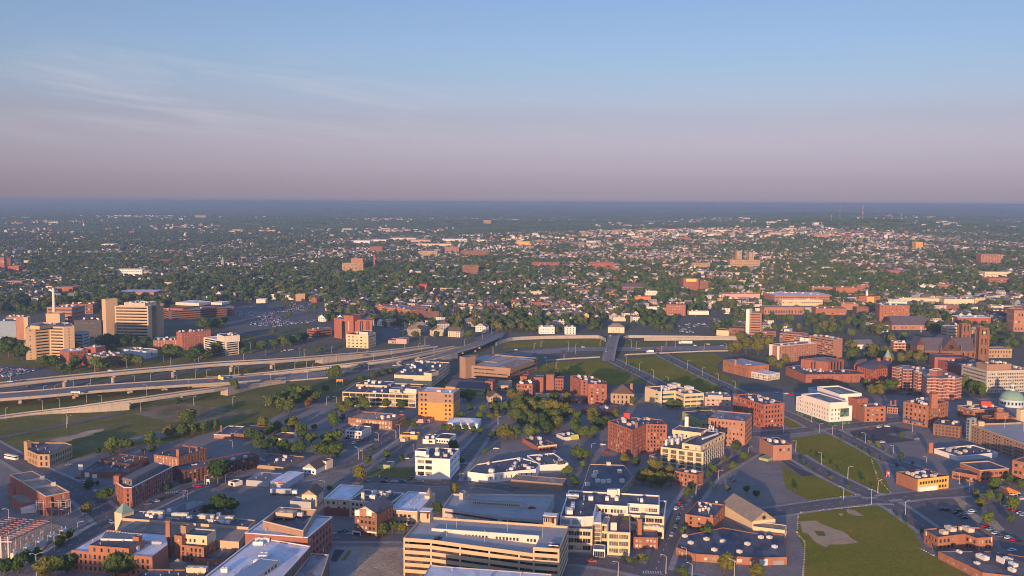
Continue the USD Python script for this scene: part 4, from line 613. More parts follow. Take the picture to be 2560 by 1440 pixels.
slab('brick_hospital_wing', 'low brown brick wing right of the smokestack with rooftop clutter', 5, 680, 930, 240, 340, 24, short='low brown brick wing', wall='brick_brown', win=dict(w=2, h=2, bay=3.4, fl=3), roof='tar_roof', units=6)
slab('blue_grey_block', 'plain blue grey hospital block at the left picture edge', 5, -60, 165, 412, 600, 30, short='blue grey block', wall='blue_wall', roof='grey_roof', units=3)
slab('maroon_tower', 'plain maroon tower squeezed between hospital blocks at far left', 5, 166, 246, 366, 600, 14, short='plain maroon tower', wall='brick_pink', roof='grey_roof', units=2)
slab('orange_penthouse_block', 'orange brick block with white roof plant behind blue grey block', 5, 70, 162, 365, 520, 14, short='orange white-topped block', wall='brick_orange', units=3)
slab('dark_glass_wing', 'dark glazed low wing between the hospital towers', 5, 745, 1015, 402, 580, 26, short='dark glazed wing', wall='dark_wall', roof='tar_roof_worn', win=dict(RIB, fl=4, pane='pane_mid'), units=4)
slab('grey_side_wing', 'grey concrete wing with window bands right of the chevron block', 5, 690, 836, 530, 690, 18, short='grey concrete wing', wall='concrete', roof='grey_roof', win=dict(RIB, fl=5), units=3)
b = B('striped_hospital_tower', 'tall tan hospital tower with ten dark window bands and plain end shafts', short='striped hospital tower')
b.block(5, [(1146, 257), (1480, 262), (1530, 254)], b=(1, 600), wall='concrete_tan', roof='grey_roof', faces={'f': dict(RIB, fl=11, h=1.7, edge=.2), 'r': None, 'l': None}, par=1.5); z, pz = b.zt, b.plan
b.block(5, [(1240, 222), (1450, 232), (1490, 212)], zt=z + 3.5, z0=z - 1.5, wall='concrete', as_='plant_room', foot=False, par=1.5, units=8)
b.block(5, [(1016, 190), (1054, 195), (1166, 185)], b=(1, 582), wall='concrete_tan', as_='stair_shaft', foot=False, par=.5); b.block(5, [(1520, 234), (1562, 238), (1622, 230)], b=(1, 572), wall='concrete_tan', as_='stair_shaft', foot=False, par=.5, faces={'f': dict(w=1, h=1.2, n=1, fl=10), 'l': None, 'r': None})
b = B('long_hospital', 'long four storey brick hospital with white penthouses beside the big car lot', short='long brick hospital'); b.block(5, [(1622, 288), (1690, 306), (2240, 242)], b=(1, 402), wall='brick_brown', roof='grey_roof', win=dict(RIB, fl=4), units=5); z = b.zt
b.block(5, [(1755, 222), (1990, 232), (2010, 208)], zt=z + 3.5, z0=z - 1, wall='offwhite', roof='white_roof', as_='penthouse', foot=False, par=.3); b.block(5, [(2110, 222), (2220, 226), (2230, 210)], zt=z + 3, z0=z - 1, wall='offwhite', roof='white_roof', as_='penthouse', foot=False, par=.3); b.block(5, [(1625, 280), (1830, 286), (1860, 262)], zt=z + 1.5, z0=z - 1, wall='brick_orange', roof='rust_roof', as_='penthouse', foot=False, par=.3)
b = B('red_stepped_hospital', 'bright red brick hospital stepping from four to seven storeys', short='red stepped hospital'); WD = dict(w=1.3, h=1.6, bay=3.2, pane='pane_blind')
b.block(5, [(1530, 606), (1780, 598), (1810, 566)], b=(0, 700), wall='brick_bright', coping='copper_green', win=dict(WD, fl=4), units=6); b.block(5, [(1764, 516), (1822, 528), (2076, 494)], b=(1, 705), wall='brick_bright', win=dict(WD, fl=7), units=7)
b = B('cream_stepped_hospital', 'cream hospital block with dark bands and plain rooftop box', short='cream banded hospital block'); b.block(5, [(2036, 572), (2262, 612), (2358, 592)], b=(1, 757), wall='offwhite', win=dict(RIB, fl=6), roof='white_roof', units=2); z = b.zt; b.block(5, [(2170, 538), (2240, 562), (2342, 532)], zt=z + 6.5, z0=z - 1, wall='offwhite', as_='plant_room', foot=False, par=.4, units=3)
b = B('brick_dormitory', 'brick hall with lit tall windows in front of the chevron block', short='lit-window brick hall'); b.block(5, [(595, 697), (690, 718), (850, 690)], b=(1, 858), wall='brick_red', roof='white_roof', faces={'l': dict(w=1.6, h=2.4, n=3, fl=4, pane='pane_blind'), 'f': dict(w=1.6, h=2.4, n=3, fl=4, pane='pane_blind'), 'r': dict(w=1.4, h=2, bay=3.6, fl=4)}, units=5)
b.block(5, [(840, 668), (955, 676), (1020, 655)], h=b.zt + 2, wall='brick_bright', roof='white_roof', foot=False, units=2)
b = B('brick_dormitory', 'wide brick hall with ribbed white roof plant beside the viaduct trees', short='wide white-roofed brick hall'); b.block(5, [(820, 740), (945, 778), (1268, 748)], b=(1, 890), wall='brick_red', roof='grey_roof', win=dict(w=1.4, h=1.7, bay=3.4, fl=4), units=14, umat='offwhite')
b = B('pale_blue_annexe', 'low pale grey flat annexe right of the ribbed brick hall', short='low pale grey annexe'); b.block(5, [(1210, 690), (1462, 712), (1536, 688)], b=(1, 790), wall='pale_blue', roof='grey_roof', coping='coping_white', units=2, faces={'r': dict(w=1.6, h=5, n=3, fl=1, skip=(0, 2)), 'f': None, 'l': None})
# --- across the highway, middle
b = B('red_brick_office', 'tall red brick office with arched glass slot and vertical lettering', short='tall red glass-slot office')
b.block(6, [(780, 380), (838, 388), (975, 400), (988, 396), (1160, 402), (1168, 384), (1060, 368), (850, 368)], b=(2, 600), wall='brick_bright', roof='grey_roof', ortho=False); z, pz = b.zt, b.plan
b.on_wall(6, (858, 418, 892, 588), 'glass_slot', 'pane_dark', .1).on_wall(6, (858, 408, 892, 440), 'glass_arch', 'pane_dark', .1, round_=True)
for i in range(9): b.on_wall(6, (925, 408 + i * 11.5, 931, 415.5 + i * 11.5), 'sign_letter', 'sign_white', .12)
for x in (1040, 1060, 1105, 1125): b.on_wall(6, (x, 408, x + 9, 545), 'window_slot', 'pane_dark', .06)
b.block(6, [(880, 352), (972, 358), (985, 340)], zt=z + 6, z0=z - 1, wall='brick_bright', as_='plant_room', foot=False, par=.3)
b = B('cream_office', 'cream four storey office in front of the tall red office', short='cream four storey office'); b.block(6, [(900, 541), (1122, 551), (1245, 529)], b=(1, 685), wall='cream', faces={'f': dict(w=2.6, h=1.2, n=5, fl=4), 'r': dict(w=2.4, h=1.6, n=8, fl=4), 'l': None}, units=4); z = b.zt; b.block(6, [(1030, 518), (1120, 522), (1140, 508)], zt=z + 2.6, z0=z - 1, wall='offwhite', as_='plant_room', foot=False, par=.2)
b = B('small_brick_office', 'small red brick office with grey roof beside the big car lot', short='small red car-lot office'); b.block(6, [(510, 490), (592, 500), (720, 474)], b=(1, 582), wall='brick_red', roof='grey_roof', win=dict(RIB, fl=3), units=3)
b = B('red_apartments', 'long four storey red brick apartments with rows of pale windows', short='long red brick apartments'); b.block(6, [(1190, 252), (1548, 294), (1608, 268)], b=(1, 380), wall='brick_bright', roof='grey_roof', win=dict(w=2.0, h=1.4, bay=3.5, fl=4, pane='pane_blind'), units=5, vents=5)
b = B('pink_corner_shop', 'low pink and cream corner shop beside the highway slip road', short='low pink corner shop'); b.block(6, [(1320, 604), (1500, 608), (1512, 588)], b=(0, 634), wall='pink_wall', win=dict(w=2.4, h=1.4, n=6, fl=1)); b.block(6, [(1400, 586), (1505, 590), (1512, 578)], h=6.5, wall='pink_wall', foot=False, par=.3)
b = B('church_brown', 'rust red gabled church roof among trees behind the houses', 'church', 'rust red church roof'); p, z = front(6, 1630, 1830, 415, 14); b.block(plan=p, z0=0, h=7, wall='brick_brown', roof=None, par=0); b.gable(b.plan, b.zt, 8, 'rust_roof', 'brick_brown'); b.chimney(*p.mean(0), 9, 20, 3, 'brick_brown', 'belfry')
for i, (x0, x1, yb, yt, dp, hh, rf, wl, lab, yw) in enumerate([(1545, 1650, 560, 505, 14, 9, 'shingle_tan', 'house_tan', 'large tan gabled house at left of the row above the slip road', 28), (1590, 1715, 520, 470, 12, 9, 'shingle_tan', 'house_tan', 'tan hipped house behind the left end of the gabled row', 20), (1765, 1880, 560, 510, 12, 8, 'shingle_brown', 'house_cream', 'cream double gabled house in the middle of the gabled row', 24), (1915, 2045, 570, 510, 13, 8, 'shingle_brown', 'house_cream', 'cream gabled house at the right end of the gabled row', -18), (2190, 2300, 520, 480, 12, 8, 'shingle_grey', 'house_white', 'white gabled house with open porch by the overpass', -22), (2085, 2200, 470, 420, 12, 8, 'shingle_grey', 'house_tan', 'tan hipped house with two roof peaks behind the overpass end', 15), (1815, 1935, 495, 455, 10, 8, 'shingle_brown', 'house_grey', 'grey hipped house behind the cream double gabled house', 10)]):
    p, z = front(6, x0, x1, yb, dp, yw); b = B('gabled_house', lab, 'house', lab[:0] or ' '.join(lab.split()[:3])); b.block(plan=p, z0=0, h=hh, wall=wl, roof=None, par=0, win=dict(w=1.1, h=1.5, bay=2.6, fl=3)); b.gable(b.plan, hh, 4.6, rf, wl, along=i % 2 == 0, hip=5 if 'hipped' in lab else 0); c = p.mean(0); b.chimney(c[0] + 2, c[1], hh, hh + 6, .9)
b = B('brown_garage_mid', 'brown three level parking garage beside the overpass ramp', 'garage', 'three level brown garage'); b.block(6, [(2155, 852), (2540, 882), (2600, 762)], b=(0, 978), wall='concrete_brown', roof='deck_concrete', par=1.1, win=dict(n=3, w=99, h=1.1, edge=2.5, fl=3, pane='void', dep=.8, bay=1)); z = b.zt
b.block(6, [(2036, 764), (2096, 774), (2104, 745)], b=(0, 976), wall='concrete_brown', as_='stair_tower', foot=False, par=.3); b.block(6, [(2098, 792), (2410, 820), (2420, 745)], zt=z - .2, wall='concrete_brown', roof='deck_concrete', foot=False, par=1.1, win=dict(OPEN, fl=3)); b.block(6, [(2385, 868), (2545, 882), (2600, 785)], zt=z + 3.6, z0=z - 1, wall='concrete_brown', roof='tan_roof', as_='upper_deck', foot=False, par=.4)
b = B('cream_pilaster_mill', 'cream ended mill with pilastered side and crowded white roof plant', short='cream-ended pilastered mill'); b.block(6, [(1380, 946), (1755, 958), (1950, 822)], b=(1, 1075), wall='cream', roof='tar_roof', faces={'f': None, 'l': None, 'r': dict(w=2.6, h=2.4, bay=3.8, fl=3)}, units=16, vents=5); z = b.zt; b.block(6, [(1678, 925), (1756, 932), (1775, 905)], zt=z + 2.5, z0=z - 1, wall='cream', as_='stair_head', foot=False, par=.2)
b = B('cream_long_mill', 'long cream three storey mill with eleven window bays and busy roof', short='long busy-roofed cream mill'); b.block(6, [(865, 1117), (1598, 1140), (1650, 1040)], b=(0, 1258), wall='cream', roof='tar_roof', coping='coping_tan', win=GRID(n=11, w=99, h=2.7, fl=3, edge=.3, pane=None), units=10, vents=5); z = b.zt; b.windows and None
b.block(6, [(1000, 1042), (1308, 1056), (1330, 1012)], zt=z + 1.2, z0=z - 1, wall='cream', as_='rear_wing', foot=False, par=.4, units=4, win=dict(w=2, h=.9, n=6, fl=1)); b.block(6, [(1494, 1085), (1604, 1092), (1612, 1066)], zt=z + 4, z0=z - .7, wall='offwhite', as_='lift_head', foot=False, par=.2); b.block(6, [(1330, 1090), (1440, 1096), (1450, 1078)], zt=z + 2.4, z0=z - .7, wall='metal_cream', as_='plant_box', foot=False, par=.2)
b = B('yellow_sheathed_block', 'six storey block sheathed in yellow below and grey above, still unfinished', short='yellow sheathed block'); p, zt = b.footprint(6, [(1623, 1118), (1973, 1134), (2032, 1086)], b=(1, 1412)); ws = dict(w=1.7, h=1.7, n=8, skip=(2, 3, 4, 5), top=.2)
b.block(plan=p, z0=0, zt=zt * .63, wall='sheathing', roof=None, par=0, faces={'f': dict(ws, fl=4), 'r': dict(w=1.5, h=1.6, n=5, fl=4), 'l': None}); b.block(plan=p, z0=zt * .63, zt=zt, wall='concrete_brown', roof='white_roof', coping='sheathing', foot=False, faces={'f': dict(ws, fl=2), 'r': dict(w=1.5, h=1.6, n=5, fl=2), 'l': None}, units=2)
b = B('dark_vaulted_hall', 'dark pitched hall with slim brick tower and pale green window wall', short='dark hall with brick tower'); b.block(6, [(1895, 1060), (2286, 1088), (2335, 1015)], h=9, wall='green_wall', roof=None, par=0, win=dict(w=1.4, h=2.2, bay=2.2, fl=2, pane='pane_green')); b.gable(b.plan, 9, 3.4, 'slate', 'brick_brown')
b.block(6, [(2290, 1012), (2367, 1016), (2390, 998)], b=(1, 1165), wall='brick_bright', as_='brick_tower', foot=False, par=.3, win=dict(w=1.1, h=1.6, n=2, fl=4)); b.block(6, [(2392, 1052), (2522, 1056), (2545, 1005)], b=(1, 1112), wall='tan', roof='tan_roof', foot=False, par=.3, win=dict(w=1.6, h=1.4, n=6, fl=1))
b = B('street_gable_house', 'small tan gabled house among trees right of the yellow sheathed block', 'house', 'small tan gabled house'); p, z = front(6, 2332, 2462, 1228, 12, 14); b.block(plan=p, z0=0, h=5.5, wall='house_tan', roof=None, par=0, win=dict(w=1., h=1.3, n=4, fl=2)); b.gable(b.plan, 5.5, 4, 'shingle_brown', 'house_tan', along=True)
b = B('pink_shop', 'pinkish two storey shop with rust red roof below yellow sheathed block', short='pinkish shop with rust roof'); b.block(6, [(1575, 1388), (1736, 1396), (1812, 1350)], b=(1, 1434), wall='pink_wall', roof='rust_roof', win=dict(w=1.2, h=1.3, n=3, fl=2, skiprow=(0,)), par=.3)
b = B('white_hip_house', 'low white house with pale hipped roof behind a row of clipped trees', 'house', 'low white hipped house'); b.block(6, [(1905, 1428), (2222, 1436), (2278, 1382)], h=4.6, wall='house_white', roof=None, par=0, win=dict(w=1.2, h=1.3, n=8, fl=1)); b.gable(b.plan, b.zt, 2.0, 'white_roof', hip=8)
# --- middle right
b = B('brick_chimney_complex', 'cluster of red brick mill blocks joined by tall brick stacks', short='brick stack cluster')
b.block(7, [(46, 1036), (206, 1042), (228, 1004)], b=(0, 1195), wall='brick_red', win=dict(w=1.4, h=1.7, n=6, fl=4), units=4); b.block(7, [(218, 972), (314, 975), (322, 955)], b=(0, 1140), wall='brick_red', as_='block', foot=False, par=.4); b.block(7, [(428, 985), (514, 987), (532, 962)], b=(0, 1130), wall='brick_red', as_='block', foot=False, par=.4, win=dict(w=1.2, h=1.6, n=3, fl=4)); chim(7, 378, 940, 1125, 7.5, b, 'brick_red', 'brick_stack', top=.96)
b.block(7, [(80, 962), (150, 965), (165, 945)], h=16, wall='brick_red', foot=False, as_='block', par=.4)
b = B('long_pitched_link', 'long low hall with tan pitched roof between the brick mill clusters', short='long low tan-roofed hall'); b.block(7, [(232, 1170), (525, 1178), (540, 1140)], h=5.5, wall='tan', roof=None, par=0, win=dict(w=2.2, h=2.2, n=6, fl=1)); b.gable(b.plan, 5.5, 2.2, 'tan_roof', 'tan')
b.block(7, [(525, 1180), (700, 1192), (715, 1150)], h=5, wall='brick_orange', foot=False, par=.3, win=dict(w=1.8, h=2, n=5, fl=1))
b = B('brick_l_mill', 'six storey L-shaped red brick mill beside the shaded lawn', short='L-shaped red mill by the lawn'); b.block(7, [(582, 955), (690, 998), (756, 1006), (762, 1038), (949, 1044), (945, 1015), (770, 955)], b=(4, 1250), wall='brick_red', ortho=False, win=dict(w=1.4, h=1.8, bay=4.2, fl=6), units=8)
b = B('maroon_low_shop', 'low maroon flat roofed shop in front of the L-shaped mill', short='low maroon shop'); b.block(7, [(690, 1295), (950, 1322), (958, 1250)], h=4, wall='maroon', roof='rust_roof', units=4, par=.3)
b = B('brown_hip_church', 'brown brick hall with steep hipped brown roof behind two trees', 'church', 'steep-roofed brown hall'); b.block(7, [(988, 1135), (1222, 1142), (1318, 1100)], b=(0, 1245), wall='brick_tan', roof=None, par=0, win=dict(w=1.4, h=2.6, n=5, fl=2)); b.gable(b.plan, b.zt, 7, 'shingle_brown', hip=9); c = b.plan.mean(0); b.chimney(c[0] + 8, c[1] + 3, b.zt, b.zt + 7, 2.5, 'brick_pink')
b = B('cream_zigzag_office', 'cream office with zigzag front, green window bands and rooftop plant', short='cream zigzag office'); RG = dict(RIB, fl=3, pane='pane_green', h=1.7, top=1.6)
b.block(7, [(1330, 1068), (1476, 1114), (1632, 1104), (1722, 1138), (1919, 1128), (1810, 1082), (1560, 1052)], b=(3, 1285), wall='cream', ortho=False, edges={0: dict(n=3, w=4, h=1.5, fl=3, skip=(0, 1), top=1.6, pane='pane_green'), 1: RG, 2: RG, 3: dict(RG, n=3)}, units=9, vents=3); z = b.zt
for x, y, s_ in ((1600, 1075, (9, 4, 2.4)), (1640, 1062, (8, 4, 2.4)), (1770, 1095, (8, 5, 2.6)), (1520, 1085, (4, 4, 2))): b.unit_at(7, x, y, s_, 'offwhite')
b = B('white_mast', 'slim white mast standing before the cream zigzag office', 'flagpole', 'slim white mast'); p = on_ground(7, 1490, 1278); b.base(p); b.part('pole', MB().bar(p, (*p[:2], rise(7, 1490, 1052, np.array([p[:2], p[:2]]))), .55, .4, n=10), 'coping_white')
b = B('pink_banded_house', 'low pink and cream banded building with stepped grey roof', short='pink banded building'); b.block(7, [(1928, 1168), (2190, 1172), (2208, 1128)], b=(0, 1262), wall='pink_wall', roof='tan_roof', win=dict(w=2, h=1.2, n=5, fl=2), coping='coping_tan'); z = b.zt; b.block(7, [(1960, 1150), (2110, 1156), (2130, 1125)], zt=z + 2.6, z0=z - 1, wall='concrete', roof='grey_roof', as_='penthouse', foot=False, par=.2, units=2)
b = B('red_long_mill', 'long five storey deep red brick mill with rows of dark windows', short='long deep red mill'); b.block(7, [(2210, 1148), (2520, 1245), (2722, 1226)], b=(1, 1490), wall='brick_bright', win=dict(w=1.6, h=2.0, bay=2.9, fl=5), units=8, vents=4)
b = B('grey_green_shed', 'low grey green building with dark flat roof and brick chimney', short='low grey-green shed'); b.block(7, [(1702, 1314), (1885, 1402), (2215, 1385)], h=6.5, wall='green_wall', roof='tar_roof_worn', par=.4, win=dict(w=1.4, h=1.4, bay=3.2, fl=1), vents=4); chim(7, 2142, 1274, 1365, 2.2, b, 'brick_orange', zf=5.5, top=1.)
b = B('brick_school', 'low brick school with blue grey roof and glass canopy by the lawn', short='brick school with glass canopy'); b.block(7, [(2110, 800), (2375, 862), (2570, 845)], b=(1, 978), wall='brick_orange', roof='blue_wall', win=dict(w=1.2, h=1.4, bay=6, fl=2), vents=4); chim(7, 2232, 795, 850, 2, b, 'brick_pink', zf=b.zt - 1, top=1.)
b.block(7, [(2392, 915), (2560, 945), (2640, 920)], h=6.5, wall='metal_light', roof='white_roof', as_='glass_canopy', foot=False, par=.1, win=GRID(n=10, w=99, h=2.2, fl=2, edge=.2, pane='pane_blind'))
b = B('cream_motel_tower', 'slim eight storey brick tower with tall white stair shaft', short='slim white-shafted brick tower'); b.block(7, [(2376, 326), (2498, 328), (2502, 312)], b=(1, 566), wall='brick_pink', win=dict(n=1, w=99, h=1.2, fl=9, edge=1.2), par=.4); b.block(7, [(2342, 292), (2376, 294), (2380, 284)], b=(1, 566), wall='white', as_='stair_shaft', foot=False, par=.2); b.on_wall(7, (2380, 318, 2490, 330), 'roof_sign', 'tar_roof')
b = B('motel_wing', 'low brick and cream motel wing left of the slim brick tower', short='low motel wing'); b.block(7, [(2170, 478), (2322, 486), (2335, 462)], b=(0, 558), wall='brick_brown', win=dict(w=2, h=1.6, n=6, fl=2)); b.block(7, [(2045, 500), (2168, 506), (2176, 490)], b=(0, 555), wall='cream', foot=False, par=.3)
b.block(7, [(2500, 505), (2640, 512), (2650, 490)], h=8, wall='brick_brown', foot=False, par=.3, win=dict(w=1.8, h=1.4, n=6, fl=2))
for nm, lab, x0, x1, yt, yb, dp, wl, kw in [('white_box_house', 'wide white flat roofed house above the sunken highway wall', 272, 426, 468, 540, 12, 'white', dict(win=dict(w=1.2, h=1.2, n=6, fl=2, skip=(4,)))), ('white_box_house', 'narrow white flat roofed house right of the wide white one', 531, 636, 470, 545, 11, 'white', dict(win=dict(w=1.4, h=1.5, n=3, fl=3))), ('cream_flat_house', 'long cream two storey house behind the white flat roofed houses', 405, 540, 410, 455, 12, 'house_cream', dict(win=dict(w=1.3, h=1.3, n=6, fl=2))), ('cream_balcony_house', 'pale cream balconied building beside the far grassy bank', 140, 298, 115, 160, 12, 'house_cream', dict(win=dict(w=1.3, h=1.5, n=9, fl=2))), ('tan_strip_shop', 'tan strip shop roof behind the green trees right of overpass', 1012, 1140, 372, 412, 12, 'house_cream', {}), ('long_white_shed', 'long plain white shed left of the red brick corner block', 1325, 1480, 268, 300, 12, 'white', {}), ('white_wall_shop', 'long white windowless shop right of the red brick corner block', 1768, 1970, 312, 348, 10, 'white', {}), ('long_tan_factory', 'long low tan factory with orange awning at mid right', 2095, 2480, 138, 190, 26, 'pink_wall', dict(win=dict(w=4, h=1.5, n=12, fl=1, skiprow=()))), ('orange_awning_shop', 'long low shop with bright orange awning roof', 1222, 1390, 166, 200, 14, 'sign_orange', {}), ('teal_shop', 'low teal roofed shop among parked cars', 1560, 1695, 192, 225, 12, 'copper_green', {}), ('white_store_row', 'white two storey store left of the red signboard building', 1325, 1452, 110, 155, 14, 'white', dict(win=dict(w=1.5, h=1.2, n=7, fl=2)))]:
    slab(nm, lab, 7, x0, x1, yt, yb, dp, 4, short=' '.join(lab.split()[:4]), wall=wl, roof='grey_roof', par=.3, units=2, **kw)
b = B('hip_cream_house', 'big pale house with hipped tan roof at the overpass end', 'house', 'pale house at the overpass end'); p, z = front(7, 960, 1122, 530, 15, -6); b.block(plan=p, z0=0, h=8.5, wall='house_cream', roof=None, par=0, win=dict(w=1.2, h=1.4, n=5, fl=2, skip=(0, 4))); b.gable(b.plan, 8.5, 4.2, 'shingle_tan', hip=7)
b = B('red_corner_block', 'four storey red brick corner block above the highway right of overpass', short='red brick corner block'); b.block(7, [(1540, 242), (1738, 246), (1757, 222)], b=(0, 358), wall='brick_red', win=dict(w=1.4, h=1.5, n=8, fl=4, pane='pane_blind'), units=4)
slab('red_signboard_building', 'plain red brick building with a yellow signboard near its roof', 11, 1712, 1866, 868, 985, 24, 4, short='yellow signboard building', wall='brick_red', roof='tan_roof').on_wall(11, (1740, 868, 1844, 896), 'signboard', 'sign_yellow', .3)
slab('red_signboard_annexe', 'lower brown brick block right of the yellow signboard building', 11, 1876, 1964, 890, 985, 18, 4, short='brown block right of signboard', wall='brick_brown', roof='tan_roof', units=1)
b = B('brick_hall_gable', 'long maroon gabled hall with dark roof before the right hillside houses', short='maroon gabled hall'); p, z = front(11, 1090, 1330, 985, 18, -4); b.block(plan=p, z0=z, h=8, wall='brick_red', roof=None, par=0, win=dict(w=1.4, h=3, n=8, fl=1)); b.gable(b.plan, b.zt, 6, 'slate', 'brick_red')
# --- right, around the stone church
b = B('slab_residence', 'long brick slab residence with blank cream end wall', short='long slab residence'); b.block(8, [(408, 553), (655, 592), (750, 584)], b=(1, 782), wall='brick_pink', roof='grey_roof', faces={'l': dict(n=14, w=99, h=1.2, fl=8, edge=.4), 'f': None, 'r': None}, units=6); b.block(8, [(118, 528), (335, 548), (400, 530)], zt=b.zt - 1, wall='brick_pink', roof='grey_roof', foot=False, win=dict(n=9, w=99, h=1.2, fl=8, edge=.4)); b.block(8, [(318, 575), (410, 585), (430, 560)], b=(1, 745), wall='white', as_='stair_shaft', foot=False, par=.3, win=dict(w=1.4, h=1.1, n=1, fl=8)); b.block(8, [(160, 490), (215, 494), (225, 482)], zt=b.zt + 3, z0=b.zt - 4, wall='offwhite', as_='lift_head', foot=False, par=.2)
b = B('short_slab_residence', 'shorter brick slab residence with white end piers in front', short='short slab residence'); b.block(8, [(12, 642), (108, 660), (405, 614)], b=(1, 828), wall='brick_pink', roof='grey_roof', coping='coping_white', faces={'l': dict(w=3, h=1, n=1, fl=1), 'r': dict(n=15, w=1.4, h=1.2, fl=7), 'f': dict(n=15, w=1.4, h=1.2, fl=7)}, units=4)
for r_ in ((12, 648, 44, 760), (92, 662, 112, 800)): b.on_wall(8, r_, 'white_pier', 'white', .15)
b = B('brick_arts_centre', 'broad low brick arts building with windowless upper drum and tan roof', short='broad brick arts building'); b.block(8, [(178, 868), (378, 945), (962, 938), (945, 905), (700, 888), (300, 848)], b=(1, 1030), wall='brick_red', ortho=False, win=dict(w=.9, h=1.2, bay=5, fl=2), units=12, vents=4); b.block(8, [(330, 790), (600, 820), (762, 795), (560, 768)], zt=b.zt + 9, z0=b.zt - 1, wall='brick_red', roof='tan_roof', as_='upper_hall', foot=False, ortho=False, par=.4)
for x in (432, 462, 630, 660, 690, 720): b.on_wall(8, (x, 815, x + 12, 895), 'window_slot', 'pane_dark', .1)
b = B('gothic_brick_school', 'ornate red brick building with slate gables and tall chimneys', short='ornate gabled brick building'); b.block(8, [(892, 862), (1060, 900), (1196, 880), (1240, 815)], b=(1, 1030), wall='brick_bright', roof=None, par=0, ortho=False, win=dict(w=1.3, h=1.9, bay=3.2, fl=4)); p = b.plan; b.gable(p, b.zt, 5, 'slate', 'brick_bright'); chim(8, 1102, 778, 850, 3, b, 'brick_bright', zf=b.zt, top=1.)
b.block(8, [(860, 850), (930, 860), (980, 840)], h=b.zt - 2, wall='brick_bright', foot=False, roof=None, par=0, win=dict(w=1.2, h=1.8, n=3, fl=4)); b.gable(b.plan, b.zt, 6, 'slate', 'brick_bright', along=True)
def spire(name, lab, k, x, yt, ye, yb, w, wall, roof, short=None):
    b = B(name, lab, 'church', short or ' '.join(lab.split()[:4])); p = on_ground(k, x, yb); h = lambda y: H + ray(*px(k, x, y))[2] * p[1] / ray(*px(k, x, y))[1]; r = w / 2
    pl = np.array([[p[0] - r, p[1] - r], [p[0] + r, p[1] - r], [p[0] + r, p[1] + r], [p[0] - r, p[1] + r]]); b.block(plan=pl, z0=p[2] - .5, zt=h(ye), wall=wall, roof=None, par=0, win=dict(w=w * .25, h=w * .5, n=2, fl=3)); M = MB(); M.bar((*p[:2], h(ye)), (*p[:2], h(yt)), r * 1.15, .06, n=8); b.part('spire', M, roof); return b
b = spire('green_spire', 'pale green copper spire over a red brick tower by the gothic school', 8, 1192, 688, 770, 900, 7, 'brick_bright', 'copper_green')
b = spire('white_steeple', 'little white steeple of a low chapel among olive trees', 8, 912, 600, 635, 680, 4, 'white', 'white'); p, z = front(8, 880, 1050, 690, 14, 5); b.block(plan=p, z0=0, h=6, wall='house_white', roof=None, par=0); b.gable(b.plan, 6, 5, 'shingle_grey', 'house_white')
b = B('cream_band_house', 'cream banded flat topped house among trees beside the church', short='cream banded house'); p, z = front(8, 1260, 1440, 715, 16, -8); b.block(plan=p, z0=0, h=11, wall='brick_orange', win=dict(n=5, w=1.8, h=1.6, fl=3), coping='coping_white', units=3).bands(3, 'coping_white', 'cornice_band', .5, .2)
b = B('zigzag_apartments', 'seven storey zigzag brick apartments with white balcony bands', short='zigzag brick apartments'); b.block(8, [(1243, 868), (1293, 880), (1343, 874), (1350, 888), (1400, 897), (1452, 892), (1460, 914), (1505, 928), (1545, 926), (1560, 952), (1592, 982), (1660, 977), (1730, 987), (1800, 979), (1870, 987), (1940, 972), (1850, 930), (1700, 900), (1560, 870), (1350, 848)], b=(0, 1075), wall='brick_red', roof='grey_roof', ortho=False, win=dict(w=1.6, h=1.3, bay=3.2, fl=7), units=9).bands(7, 'coping_white', hgt=.4, out=.15); z = b.zt; b.block(8, [(1612, 895), (1690, 905), (1705, 885)], zt=z + 5, z0=z - 1, wall='brick_red', roof='grey_roof', as_='lift_head', foot=False, coping='coping_white')
b = B('concrete_office_block', 'wide pale concrete office block with window bands at right edge', short='wide pale concrete office'); b.block(8, [(1938, 840), (2192, 908), (2640, 896)], b=(1, 1130), wall='concrete', roof='tan_roof', coping='coping_tan', faces={'l': dict(RIB, fl=6, pane='pane_olive', h=1.3), 'f': dict(w=1.2, h=1.5, bay=1.9, fl=6, top=2), 'r': dict(w=1.2, h=1.5, bay=1.9, fl=6, top=2)}, units=4); z = b.zt; b.block(8, [(2086, 820), (2190, 845), (2430, 836)], zt=z + 5, z0=z - .7, wall='concrete_brown', as_='penthouse', foot=False, par=.4, units=5)
